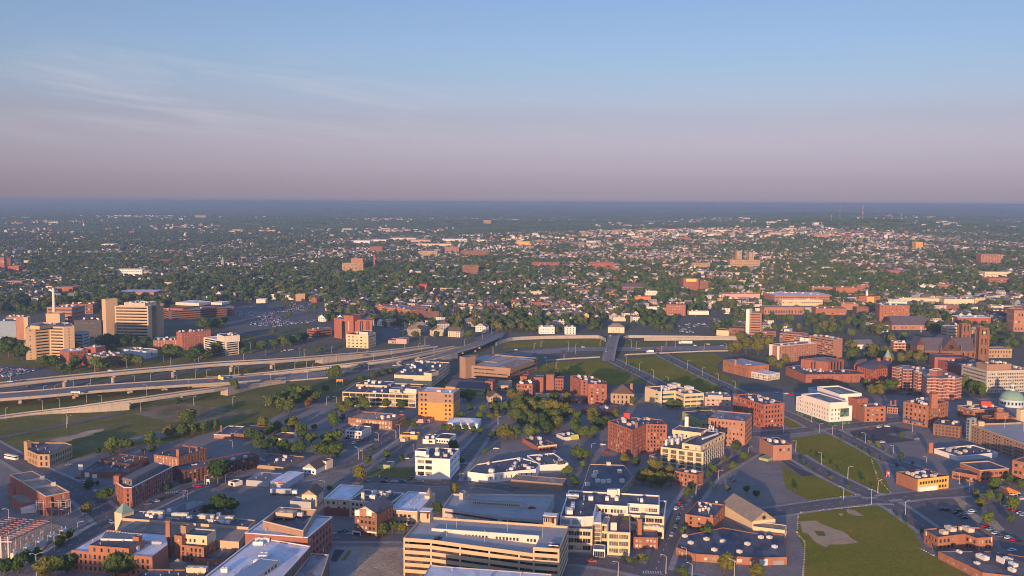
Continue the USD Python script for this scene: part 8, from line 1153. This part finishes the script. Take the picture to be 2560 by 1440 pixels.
# ------------------------------------------------------------------ vehicles
def prism_side(pts, w):
    """A side outline (x, z) drawn out to width w across y."""
    from shapely.geometry import Polygon as Pg
    M = MB(); p = ccw(np.asarray(pts, float)); n = len(p); L = np.column_stack([p[:, 0], np.full(n, -w / 2), p[:, 1]]); Rr = L * [1, -1, 1]; t = earcut(p); M.add(L, t); M.add(Rr, t[:, ::-1])
    for i in range(n): j = (i + 1) % n; M.quad(L[j], L[i], Rr[i], Rr[j])
    return M
def wheels(xs, w, r=.33):
    out = []
    for x in xs:
        for s in (-1, 1): out.append(MB().bar((x, s * w / 2, r), (x, s * (w / 2 - .2), r), r, n=10))
    return out
CARS = {'saloon': ([(-2.25, .35), (2.25, .35), (2.28, .62), (2.1, .80), (1.1, .92), (-1.6, .95), (-2.2, .88), (-2.28, .6)], [(1.05, .90), (.35, 1.38), (-.95, 1.40), (-1.7, .93)], 1.8, (1.4, -1.35)),
        'estate': ([(-2.25, .4), (2.2, .4), (2.25, .75), (2.1, .95), (1.2, 1.05), (-2.2, 1.08), (-2.27, .7)], [(1.1, 1.02), (.5, 1.62), (-1.9, 1.66), (-2.2, 1.05)], 1.85, (1.4, -1.35)),
        'pickup': ([(-2.7, .5), (2.6, .5), (2.65, .9), (2.5, 1.1), (1.4, 1.15), (-.6, 1.15), (-.62, .95), (-2.6, 1.12), (-2.72, .8)], [(1.3, 1.13), (.75, 1.75), (-.5, 1.78), (-.62, 1.13)], 1.95, (1.7, -1.65))}
CAR_SRC, CARLIST = {}, []
COLW = {'car_white': 'white', 'car_silver': 'silver', 'car_black': 'black', 'car_red': 'red', 'car_blue': 'dark blue', 'car_grey': 'grey'}
def car(p, rz, kind=None, col=None, at_=None, word='parked'):
    r = random.Random(len(CARLIST) * 13 + 1); kind = kind or r.choice(['saloon', 'saloon', 'estate']); col = col or r.choice(['car_white', 'car_silver', 'car_silver', 'car_black', 'car_grey', 'car_white', 'car_red', 'car_blue'])
    CARLIST.append(dict(p=np.asarray(p, float), rz=rz, kind=kind, col=col, look=f"{COLW[col]} {kind if kind != 'saloon' else 'car'} {word}"))
def C_(k, x, y, rz, kind=None, col=None, z=None, word='parked'): car(at(k, x, y, z if z is not None else .12) if z is not None else at(k, x, y, .12), rz, kind, col, word=word)
def car_row(k, a, b, n, rz, jit=.3, fill=.8, z=.12):
    for i in range(n):
        if R.random() < fill: q = at(k, a[0] + (b[0] - a[0]) * i / max(1, n - 1), a[1] + (b[1] - a[1]) * i / max(1, n - 1), z); car(q + [R.uniform(-jit, jit), R.uniform(-jit, jit), 0], rz + R.choice([0, 180]))
for a in [(3, 715, 1318, 172, 'pickup', 'car_red', None, 'driving'), (4, 1570, 845, 15), (4, 1610, 852, 15, None, 'car_black'), (4, 1690, 880, 15, None, 'car_black'), (4, 1720, 860, 15), (4, 1735, 900, 15, None, 'car_grey'), (4, 1770, 925, 15, None, 'car_black'), (4, 1800, 885, 15, None, 'car_silver'), (4, 1840, 865, 15), (4, 2165, 1105, 20, 'estate', 'car_white'), (4, 2215, 1125, 20, None, 'car_red'), (4, 2260, 1130, 20, None, 'car_black'), (4, 2195, 1215, 20, 'saloon', 'car_white'), (4, 1025, 240, 10, None, 'car_white'), (4, 935, 122, 40, None, 'car_red'), (4, 1072, 98, 160, None, 'car_white'), (4, 1000, 105, 40), (4, 1345, 212, 10, None, 'car_silver'), (4, 2235, 770, 15, None, 'car_white'), (4, 2080, 722, 15, None, 'car_silver'), (4, 2120, 735, 15, None, 'car_white'), (4, 2205, 712, 15, None, 'car_white'), (4, 2240, 705, 15, None, 'car_silver'), (4, 2290, 752, 15), (2, 2160, 298, 10, 'saloon', 'car_white'), (2, 1160, 570, 80, 'pickup', 'car_black'), (2, 1395, 570, 80, 'pickup', 'car_black'), (2, 790, 1040, 10, None, 'car_black'), (2, 770, 1052, 10, None, 'car_grey'), (2, 1350, 388, 10, None, 'car_white'), (2, 820, 205, 0, None, 'car_black'), (2, 740, 128, 0), (2, 765, 135, 0, None, 'car_silver'), (2, 960, 310, 60, None, 'car_silver'), (1, 620, 445, 30, None, 'car_silver'), (1, 1000, 965, -40, None, 'car_silver'), (3, 1985, 570, 60, None, 'car_black'), (3, 2000, 585, 60, None, 'car_grey'), (3, 1480, 840, 60, None, 'car_white'), (3, 1510, 800, 60), (3, 1540, 815, 60, None, 'car_grey'), (3, 815, 265, 10, 'estate', 'car_white'), (3, 845, 330, 10, None, 'car_red')]:
    C_(*a[:6] if len(a) <= 6 else a[:6], **({} if len(a) <= 6 else dict(z=a[6], word=a[7])))
zg = GAR.zt - 1.15
C_(13, 2200, 600, 80, 'saloon', 'car_white', zg); C_(13, 2240, 604, 80, 'saloon', 'car_red', zg); C_(13, 2285, 608, 80, 'saloon', 'car_black', zg); C_(13, 555, 515, 60, 'estate', 'car_black', zg); C_(3, 180, 832, 10, 'saloon', 'car_red', z27 - 1.1)
car_row(2, (1000, 598), (1640, 598), 9, 4, fill=.55); car_row(2, (1010, 250), (1180, 180), 6, 60, fill=.6); car_row(2, (880, 250), (1000, 215), 4, 70, fill=.7); car_row(1, (700, 560), (860, 690), 4, -42, fill=.6); car_row(1, (1330, 800), (1780, 640), 7, 22, fill=.5); car_row(3, (300, 300), (430, 350), 4, 70, fill=.7); car_row(3, (1440, 1080), (1500, 930), 5, 72, fill=.6); car_row(3, (1700, 620), (1900, 470), 6, 40, fill=.5); car_row(4, (1330, 560), (1420, 610), 3, 30, fill=.7); car_row(4, (1960, 1000), (2090, 1090), 4, 20, fill=.6); car_row(4, (2120, 790), (2300, 900), 6, 30, fill=.7); car_row(1, (330, 470), (620, 600), 5, -30, fill=.5); car_row(7, (1800, 1290), (2000, 1275), 4, 5, fill=.6); car_row(8, (1230, 1100), (1560, 1180), 8, -15, fill=.6)
car_row(6, (140, 735), (360, 700), 12, 12, fill=.8); car_row(6, (30, 765), (130, 745), 5, 12, fill=.7); car_row(5, (230, 1075), (640, 1035), 9, 80, fill=.5); car_row(6, (1270, 470), (1500, 500), 6, 60, fill=.6); car_row(7, (1650, 410), (2090, 300), 8, 70, fill=.6); car_row(8, (1070, 440), (1120, 540), 6, 70, fill=.6); car_row(8, (110, 1130), (220, 1150), 4, 10, fill=.7); car_row(4, (900, 225), (1290, 180), 6, 80, fill=.3)
for k, x, y, z, rz, kd, cl in [(5, 1105, 912, 11, 8, 'estate', 'car_white'), (5, 355, 985, 11, 8, 'saloon', 'car_black'), (5, 105, 1020, 11, 8, 'saloon', 'car_white'), (5, 190, 1018, 11, 8, 'saloon', 'car_black'), (5, 2115, 1012, 4.0, 10, 'saloon', 'car_red'), (6, 1090, 760, 3.0, 10, 'estate', 'car_red'), (6, 205, 790, 8, 8, 'estate', 'car_black'), (6, 1435, 855, .2, 12, 'saloon', 'car_white'), (6, 1385, 860, .2, 12, 'saloon', 'car_white'), (6, 2060, 815, .2, 12, 'saloon', 'car_white'), (7, 1470, 688, .2, 0, 'saloon', 'car_red'), (7, 1960, 645, .2, 0, 'saloon', 'car_white'), (7, 2100, 660, .2, 0, 'saloon', 'car_silver'), (7, 2210, 648, .2, 0, 'saloon', 'car_red'), (7, 1830, 658, .2, 0, 'saloon', 'car_white'), (7, 1270, 690, .2, 0, 'saloon', 'car_silver'), (7, 40, 703, .2, 4, 'saloon', 'car_white'), (7, 240, 800, .2, 4, 'saloon', 'car_white'), (7, 985, 562, 7, 80, 'saloon', 'car_white'), (7, 940, 715, 5, 80, 'saloon', 'car_silver')]: car(at(k, x, y, z), rz, kd, cl, word='driving')
for j, off in enumerate((-15, -11.8, -8.5, -5.1, 5.1, 8.5, 11.8)):
    l_, r_ = sides(HWC, off); q = np.column_stack([l_, np.full(len(l_), .2)])
    for i in range(3 + j % 3, len(q) - 3, 7 + (j * 3) % 5):
        if 700 < q[i, 1] and abs(q[i, 0]) < .5 * q[i, 1] and R.random() < .55 and len(CARLIST) < 292: e = q[i + 1] - q[i]; car(q[i] + [R.uniform(-2, 2), 0, 0], math.degrees(math.atan2(e[1], e[0])) + (180 if off < 0 else 0), word='driving')
lot = []
for poly, m in ((PP(6, [(-340, 455), (-240, 310), (150, 215), (690, 240), (715, 395), (520, 430), (200, 470), (-180, 525)]), 520), (PP(7, [(1640, 520), (1650, 390), (2090, 300), (2100, 420), (1800, 540)]), 60), (PP(5, [(-60, 985), (-40, 870), (400, 890), (600, 935), (300, 985)]), 90)):
    pg = Polygon(poly).buffer(-3); shapely.prepare(pg); x0, y0_, x1, y1 = pg.bounds; a = math.radians(12); gx, gy = np.meshgrid(np.arange(-500, 500, 2.9), np.arange(-500, 500, 8.2)); X, Y = (x0 + x1) / 2 + gx * math.cos(a) - gy * math.sin(a), (y0_ + y1) / 2 + gx * math.sin(a) + gy * math.cos(a); k = shapely.contains_xy(pg, X, Y) & ~blocked(X, Y) & (noise(np.stack([X / 40, Y / 60, X * 0], -1), 6) > .42) & (rng.random(X.shape) < .85); q = np.column_stack([X[k], Y[k]]); lot.append(q[rng.permutation(len(q))[:m]])
lot = np.vstack(lot); bd, cb, w_, _ = CARS['saloon']
instancer('far_parked_cars', 'hundreds of small parked cars filling the distant hospital car lots', 'cars', [dict(body=(prism_side(bd, w_), m), cabin_window=(prism_side(cb, w_ * .86), 'pane_dark')) for m in ('car_white', 'car_silver', 'car_grey', 'car_blue', 'car_red')], np.column_stack([lot, np.full(len(lot), .2)]), rng.choice([102, 282], len(lot)), rng.uniform(.95, 1.1, len(lot)), rng.choice(5, len(lot), p=[.34, .26, .22, .1, .08]))
name_all(CARLIST[:300], 'cars')
for c in CARLIST[:300]:
    key = (c['kind'], c['col']); path = scaled_copy(CAR_SRC.get(key), 'car' if c['kind'] != 'pickup' else 'pickup_truck', c['p'], c['rz'], (1, 1, 1), c['label'], 'car' if c['kind'] != 'pickup' else 'pickup', c.get('grp'), None)
    if key not in CAR_SRC:
        CAR_SRC[key] = path; body, cab, w, ax = CARS[c['kind']]; put(f'{path}/body', prism_side(body, w), c['col']); put(f'{path}/cabin_window', prism_side(cab, w * .86), 'pane_dark'); cb = np.array(cab); put(f'{path}/roof', MB().box(((cb[1, 0] + cb[2, 0]) / 2, 0, cb[2, 1] + .01), (abs(cb[1, 0] - cb[2, 0]) + .1, w * .82, .06)), c['col'])
        for i, M in enumerate(wheels(ax, w)): put(f'{path}/wheel' + (f'_{i:03d}' if i else ''), M, 'rubber')
        for i, s in enumerate((-1, 1)): put(f'{path}/headlight' + (f'_{i:03d}' if i else ''), MB().box((body[3][0], s * w * .36, body[3][1] - .1), (.12, .35, .14)), 'sign_white')
def lorry(name, label, cat, p, rz, boxes, wx, w=2.5):
    t = Thing(name, label, cat, p, rz=rz)
    for nm, c, s, m in boxes: t.part(nm, MB().box(c, s), m, local=True)
    for M in wheels(wx, w, .48): t.part('wheel', M, 'rubber', local=True)
lorry('semi_truck', 'white trailer truck on the sunken highway right of the street bridge', 'truck', at(7, 1735, 640, .2), 178, [('trailer', (-1.5, 0, 2.4), (14, 2.5, 2.8), 'white'), ('cab', (7.4, 0, 1.9), (2.6, 2.4, 2.6), 'white'), ('windscreen', (8.72, 0, 2.5), (.06, 2.1, .9), 'pane_dark'), ('chassis', (0, 0, .8), (15, 1.2, .3), 'metal_dark')], (7.2, 4.6, -5.5, -6.8))
lorry('box_truck', 'white box truck on highway right beside the street bridge', 'truck', at(7, 1380, 728, .2), 178, [('box', (-1.2, 0, 2.2), (6.2, 2.4, 2.6), 'white'), ('cab', (3.1, 0, 1.6), (2.0, 2.2, 2.0), 'white'), ('windscreen', (4.12, 0, 2.0), (.06, 1.9, .8), 'pane_dark')], (2.9, -2.4))
lorry('semi_truck', 'grey trailer truck with white cab parked behind the cream gable-end house', 'truck', at(2, 255, 708, .12), -4, [('trailer', (-2, 0, 2.4), (13, 2.5, 2.7), 'metal_grey'), ('cab', (6.6, 0, 1.8), (3.0, 2.4, 2.4), 'white'), ('windscreen', (8.12, 0, 2.3), (.06, 2.1, .8), 'pane_dark')], (6.6, 4.0, -5.5, -6.8))
lorry('delivery_truck', 'white flatbed delivery truck driving on the middle viaduct', 'truck', at(5, 757, 1140, 7.4), 6, [('load', (-1.0, 0, 1.8), (5.5, 2.3, 1.4), 'offwhite'), ('cab', (3.0, 0, 1.5), (2.0, 2.2, 2.0), 'white'), ('windscreen', (4.02, 0, 1.9), (.06, 1.9, .8), 'pane_dark')], (2.8, -2.4))
t = Thing('bus', 'white city bus with dark window band on the shaded left road', 'bus', at(1, 103, 388, .12), rz=-28)
t.part('body', MB().box((0, 0, 1.0), (12, 2.55, 1.4)).box((0, 0, 2.75), (12, 2.5, .5)), 'white', local=True); t.part('window_band', MB().box((0, 0, 2.1), (11.9, 2.48, .9)), 'pane_dark', local=True); t.part('roof_unit', MB().box((-2, 0, 3.1), (2.4, 1.8, .25)), 'offwhite', local=True)
for M in wheels((3.8, -3.4), 2.5, .5): t.part('wheel', M, 'rubber', local=True)
# ------------------------------------------------------------------ lamps
LAMPS, LAMP_SRC = [], {}
def lamp(p, h, rz=0.0, two=False): LAMPS.append(dict(p=np.asarray(p, float), h=float(np.clip(h, 6.5, 14)), rz=rz, two=two, look='twin arm grey street lamp' if two else 'slim grey street lamp'))
for k, L in {4: [(580, 165, 85), (460, 150, 65), (140, 155, 85), (250, 318, 215), (480, 440, 325), (718, 565, 450), (988, 695, 575), (678, 755, 640), (930, 795, 655), (1235, 890, 760), (875, 245, 150), (1130, 360, 262), (670, 120, 35), (1300, 140, 60), (1720, 610, 510), (1810, 690, 590), (1425, 445, 390), (390, 60, -40)], 3: [(715, 345, 250), (2130, 375, 275), (1860, 570, 515), (1385, 1425, 1255), (955, 1440, 1305), (1570, 1300, 1185), (1655, 730, 625), (1620, 1445, 1330), (2000, 1440, 1300)], 1: [(600, 105, -20), (2095, 300, 225), (700, 1090, 955), (490, 1215, 1075), (1840, 620, 530), (85, 1060, 800)], 2: [(920, 390, 285), (1100, 225, 160), (1290, 205, 75), (615, 670, 590), (1835, 600, 515), (1260, 205, 130)],
    7: [(345, 850, 770), (440, 890, 820), (1140, 850, 760), (1275, 910, 830), (1415, 985, 900), (1560, 1030, 980), (1755, 890, 800), (1905, 960, 870), (2065, 1010, 940), (2230, 1090, 1010), (565, 705, 610), (635, 735, 640), (290, 670, 610), (220, 690, 630), (1195, 680, 600), (1240, 700, 615), (1540, 665, 590), (1630, 680, 590), (1085, 1310, 1255), (1490, 730, 660), (1920, 700, 640), (2140, 690, 630), (880, 655, 600), (520, 795, 745)], 5: [(425, 1295, 1200), (600, 1290, 1190), (1410, 1315, 1210), (1940, 1250, 1160), (2330, 1270, 1165), (675, 1440, 1360), (60, 1390, 1280), (2295, 970, 870), (2390, 960, 865), (1985, 815, 735), (2510, 725, 630), (1270, 880, 790), (435, 1170, 1060), (550, 1135, 1050), (735, 1095, 1005), (880, 1140, 1035), (905, 1070, 975), (1090, 1100, 1035), (1350, 1080, 955), (1505, 1040, 930), (1470, 1165, 1040), (1770, 1050, 955), (1955, 1000, 895), (2070, 990, 895), (1885, 1080, 985), (865, 1225, 1130), (1020, 1235, 1150)], 6: [(95, 1260, 1165), (255, 1260, 1170), (705, 1250, 1165), (805, 1270, 1165), (695, 1110, 1040), (1480, 1390, 1315), (2420, 1440, 1365), (1470, 490, 425), (1690, 650, 565), (2370, 740, 670), (150, 1030, 940), (390, 900, 820), (570, 900, 830), (190, 910, 830), (515, 980, 920), (900, 920, 860), (1125, 900, 840), (1365, 830, 760), (1355, 750, 690), (1625, 700, 640), (755, 730, 660), (1105, 760, 700), (805, 820, 750)]}.items():
    for x, yb, yt in L:
        g = at(k, x, yb, .1); d = ray(*px(k, x, yt)); lamp(g, H + d[2] * g[1] / d[1], R.choice([-30, 150, 20, 200]))
lamp(at(1, 330, 1436, .1), 11, 20, True)
for V, off in ((V1, .2), (V4, .2), (V5, .3)):
    for j in range(2, len(V.p) - 2, 5):
        q = V.p[j] + V.n[j] * (V.w - off); lamp((*q, V.z[j]), 9, math.degrees(math.atan2(V.n[j][1], V.n[j][0])) + 180)
name_all(LAMPS, 'street lamps')
for L in LAMPS:
    h = round(L['h'] * 2) / 2; key = (h, L['two']); path = scaled_copy(LAMP_SRC.get(key), 'street_lamp', L['p'], L['rz'], (1, 1, 1), L['label'], 'street lamp', L.get('grp'), None)
    if key not in LAMP_SRC:
        LAMP_SRC[key] = path; put(f'{path}/pole', MB().bar((0, 0, -.2), (0, 0, h - .6), .16, .10, n=8), 'galvanised'); put(f'{path}/foot', MB().bar((0, 0, -.2), (0, 0, .5), .32, .26, n=8), 'concrete')
        for i, s in enumerate((1, -1) if L['two'] else (1,)): sf = f'_{i:03d}' if i else ''; put(f'{path}/arm{sf}', MB().bar((0, 0, h - .7), (s * 1.1, 0, h - .1), .08, .07).bar((s * 1.1, 0, h - .1), (s * 2.2, 0, h), .07, .06), 'galvanised'); put(f'{path}/lamp_head{sf}', MB().box((s * 2.5, 0, h), (.9, .36, .18)), 'metal_light')
# ------------------------------------------------------------------ signs and yards
def panel_sign(name, label, k, x0, x1, yt, ym, yb, mat, rim=None, extra=()):
    g = at(k, (x0 + x1) / 2, yb, .1); s = CROP[k][2]; w = (x1 - x0) / s * g[1] / F; z = lambda y: H + ray(*px(k, (x0 + x1) / 2, y))[2] * g[1] / ray(*px(k, (x0 + x1) / 2, y))[1]; zt, zm = z(yt), z(ym); T = Thing(name, label, 'sign', g); LAND.append((g[0], g[1], ' '.join(label.split(' on ')[0].split(' beside ')[0].split()[:5])))
    for sx_ in (-.44, .44): T.part('post', MB().box((g[0] + sx_ * w, g[1], zt / 2), (.28, .28, zt)), 'coping_white')
    T.part('panel', MB().box((g[0], g[1] - .2, (zt + zm) / 2), (w, .3, zt - zm)), mat)
    for nm, fx0, fx1, fz0, fz1, m in extra: T.part(nm, MB().box((g[0] + w * (fx0 + fx1) / 2, g[1] - .42, zm + (zt - zm) * (fz0 + fz1) / 2), (w * (fx1 - fx0), .16, (zt - zm) * (fz1 - fz0))), m)
    return T
panel_sign('filling_station_sign', 'red and white sign on two white posts with small green strip', 1, 1648, 1692, 668, 722, 748, 'sign_white', extra=[('red_field', -.40, -.12, .46, .86, 'sign_red'), ('red_field', .16, .40, .46, .86, 'sign_red'), ('emblem', -.12, .16, .46, .86, 'pink_wall'), ('price_strip', -.3, .3, .28, .40, 'rust_roof'), ('green_strip', -.05, .44, .04, .24, 'sign_green'), ('pale_strip', -.44, -.05, .04, .24, 'sign_white')])
panel_sign('billboard', 'yellow billboard beside the dark tree at the highway', 6, 803, 872, 992, 1018, 1060, 'sign_orange'); panel_sign('warning_sign', 'left half of the bright yellow pair of highway signs', 5, 2183, 2208, 953, 990, 1030, 'sign_yellow'); panel_sign('warning_sign', 'right half of the bright yellow pair of highway signs', 5, 2210, 2235, 970, 1012, 1035, 'sign_yellow'); panel_sign('warning_sign', 'single small yellow green highway sign near the greenish ramp', 6, 948, 974, 872, 892, 920, 'sign_yellow'); panel_sign('shop_sign', 'small red and white sign beside the lawn path', 4, 1062, 1094, 492, 535, 545, 'sign_red', extra=[('white_mark', -.12, .3, .3, .7, 'sign_white')]); panel_sign('road_sign', 'pale round road sign post beside the dark brick mill street', 1, 1860, 1886, 566, 590, 622, 'sign_white')
def canopy():
    g = at(4, 2158, 728, .1); T = Thing('orange_canopy', 'orange canopy over the car rows at right', 'canopy', g)
    for a in (-1, 1):
        for b_ in (-1, 1): T.part('post', MB().bar((g[0] + a * 4.5, g[1] + b_ * 2.5, 0), (g[0] + a * 4.5, g[1] + b_ * 2.5, 4), .12), 'metal_light')
    M = MB(); c = [(g[0] + a * 5.6, g[1] + b_ * 3.4, 4) for a, b_ in ((-1, -1), (1, -1), (1, 1), (-1, 1))]; top = (g[0], g[1], 6.2); [M.tri(c[i], c[(i + 1) % 4], top) for i in range(4)]; M.quad(*[np.add(q, (0, 0, -.4)) for q in c]); [M.quad(np.add(c[i], (0, 0, -.4)), np.add(c[(i + 1) % 4], (0, 0, -.4)), c[(i + 1) % 4], c[i]) for i in range(4)]; T.part('cover', M, 'sign_orange')
canopy()
def substation():
    o = at(1, 20, 1300); e = (at(1, 470, 1085) - o)[:2]; L = np.linalg.norm(e); e /= L; n = np.array([-e[1], e[0]]); T = Thing('substation', 'electrical substation of pinkish steel gantries and grey apparatus at bottom left', 'substation', (*o[:2], 0)); LAND.append((*(o[:2] + e * L / 2), 'gantry substation')); P = lambda s, d, z: np.array([*(o[:2] + e * s + n * d), z]); m = int(L / 6)
    for r_, d in enumerate((0, 7, 14, 21, 28)):
        for i in range(m + 1):
            if r_ in (0, 4) or i % 3 == 0: T.part('gantry_post', MB().bar(P(i * 6, d, 0), P(i * 6, d, 8.6), .22, .18, n=5), 'galvanised' if r_ == 0 else 'gantry_pink')
        T.part('long_beam', MB().bar(P(0, d, 8.6), P(m * 6, d, 8.6), .26, n=4), 'gantry_pink')
        M = MB(); [M.bar(P(i * 3, d, 8.6), P(i * 3 + 3, d, 7.6), .09, n=3).bar(P(i * 3, d, 7.6), P(i * 3 + 3, d, 8.6), .09, n=3) for i in range(m * 2)]; T.part('lattice', M, 'gantry_pink', kind='stuff')
    for i in range(m * 2 + 1):
        for a, c in ((1, 9), (11, 18), (20, 27)): T.part('cross_beam', MB().bar(P(i * 3, a, 8.3), P(i * 3, c, 8.3), .2, n=4), 'gantry_pink')
    M = MB(); r = random.Random(4)
    for i in range(m * 3):
        for d in (3, 10.5, 17.5, 24.5): q = P(i * 2 + r.uniform(-.4, .4), d + r.uniform(-1, 1), 0); M.bar(q, q + [0, 0, r.uniform(2, 3)], .1, n=4); M.bar(q + [0, 0, 3], q + [0, 0, 4.6], .22, .14, n=6)
    T.part('insulators', M, 'metal_grey', kind='stuff')
    for i in range(5):
        q = P(4 + i * 9, -4.5, 0); T.part('transformer', MB().box((*q[:2], 1.8), (4, 3, 3.2), math.atan2(e[1], e[0])).bar(q + [1, 0, 3.4], q + [1, 0, 5], .2, n=6).bar(q + [-1, 0, 3.4], q + [-1, 0, 5], .2, n=6), 'metal_grey' if i else 'metal_cream')
    a, b_ = at(1, 15, 1350), at(1, 82, 1350); T2 = Thing('h_frame_pole', 'pale H-shaped power pole before the substation', 'power pole', a)
    for q in (a, b_): T2.part('pole', MB().bar(q, q + [0, 0, 15], .42, .32, n=8), 'offwhite')
    c0, c1 = a + (a - b_) * .4, b_ + (b_ - a) * .5; T2.part('cross_arm', MB().bar(c0 + [0, 0, 12.2], c1 + [0, 0, 12.2], .3, n=4), 'offwhite')
    t = Thing('yard_shed', 'small white gabled shed below the weathered brick hall', 'shed', at(1, 268, 862)); q = at(1, 268, 862); t.part('wall', MB().box((*q[:2], 1.4), (8, 5, 2.8), .2), 'offwhite'); t.part('roof', MB().prism(ccw([(q[0] + a * 4.3, q[1] + b_ * 2.8) for a, b_ in ((-1, -1), (1, -1), (1, 1), (-1, 1))]), 2.8, [2.9, 2.9, 3.9, 3.9]), 'white_roof')
    s = at(1, 470, 880); T3 = Thing('steel_framework', 'rusty open steel framework standing against the weathered brick hall', 'framework', s)
    for i in range(5):
        for j in range(3):
            q = s + [i * 4.2 - 7, j * 3.0 - 4, 0]; T3.part('post', MB().bar(q, q + [0, 0, 9 - j], .2, n=4), 'metal_grey')
            if i < 4: [T3.part('beam', MB().bar(q + [0, 0, zz], q + [4.2, 0, zz], .16, n=4), 'metal_grey') for zz in (4, 8)]
substation()
POLES = []
for k, L in {5: [(2095, 780, 690), (1635, 820, 750), (2320, 770, 690)], 1: [(1760, 700, 590), (1303, 415, 305), (2030, 610, 530)], 2: [(1113, 640, 585), (960, 395, 290), (1415, 350, 290)], 6: [(2450, 530, 430), (2410, 540, 430), (330, 1290, 1160), (435, 755, 675), (100, 765, 690), (1640, 640, 570), (1525, 420, 360)], 3: [(1105, 410, 380), (412, 500, 400)], 8: [(85, 90, 20), (1660, 260, 200), (495, 330, 290)], 7: [(1555, 530, 460), (1500, 540, 470), (10, 440, 370), (65, 430, 360), (2120, 480, 420)]}.items():
    for x, yb, yt in L: g = on_ground(k, x, yb); d = ray(*px(k, x, yt)); POLES.append(dict(p=g, h=float(np.clip(H + d[2] * g[1] / d[1] - g[2], 8, 13)), look='brown wooden utility pole'))
name_all(POLES, 'utility poles'); psrc = None
for L in POLES:
    path = scaled_copy(psrc, 'utility_pole', L['p'], (L['h'] * 97) % 180, (1, 1, L['h'] / 10), L['label'], 'utility pole', L.get('grp'), None)
    if psrc is None: psrc = path; put(f'{path}/pole', MB().bar((0, 0, -.3), (0, 0, 10), .2, .14, n=7), 'pole_wood'); put(f'{path}/cross_arm', MB().box((0, .16, 9.2), (2.4, .12, .16)), 'pole_wood'); put(f'{path}/insulator', MB().bar((.9, .16, 9.28), (.9, .16, 9.6), .07).bar((-.9, .16, 9.28), (-.9, .16, 9.6), .07), 'metal_grey')
# boulders lining the lawns
BO = []
for k, a, b_, n in [(4, (270, 880), (262, 1060), 9), (4, (262, 1060), (335, 1140), 5), (4, (335, 1140), (315, 1440), 16), (4, (285, 872), (960, 800), 24), (4, (1070, 830), (1240, 930), 8), (4, (1345, 1185), (1500, 1260), 7), (4, (360, 772), (840, 705), 14), (4, (930, 385), (985, 560), 10), (4, (985, 560), (1110, 695), 9), (4, (870, 640), (1000, 695), 5)]:
    for i in range(n): q = at(k, a[0] + (b_[0] - a[0]) * (i + .5) / n + R.uniform(-2, 2), a[1] + (b_[1] - a[1]) * (i + .5) / n + R.uniform(-2, 2)); BO.append(dict(p=q, look='pale boulder', s=R.uniform(.4, .85), a=R.uniform(0, 360)))
name_all(BO, 'boulders'); bsrc = None
for L in BO:
    path = scaled_copy(bsrc, 'boulder', L['p'], L['a'], (L['s'], L['s'] * .8, L['s'] * .7), L['label'], 'boulder', L.get('grp'), None)
    if bsrc is None: bsrc = path; m = trimesh.creation.icosphere(1); put(f'{path}/stone', (m.vertices * (.75 + .5 * fbm(m.vertices * 2, 2, 3)[:, None]) * .8 + [0, 0, .35], m.faces), 'concrete')
# ------------------------------------------------------------------ haze
hz = trimesh.creation.box((52000, 28200, 190)); hz.apply_translation((0, 11300, 88)); HAZE = usdkit.material(stage, '/World/Looks/haze', {'v': ('principled_volume', dict(color=(.205, .315, .47), density=1.2e-4, anisotropy=0.0))}, volume='v.volume')
tag(usdkit.mesh(stage, '/World/haze', hz, HAZE).GetPrim(), kind='stuff', label='thin blue morning haze over the whole plain', cat='haze')
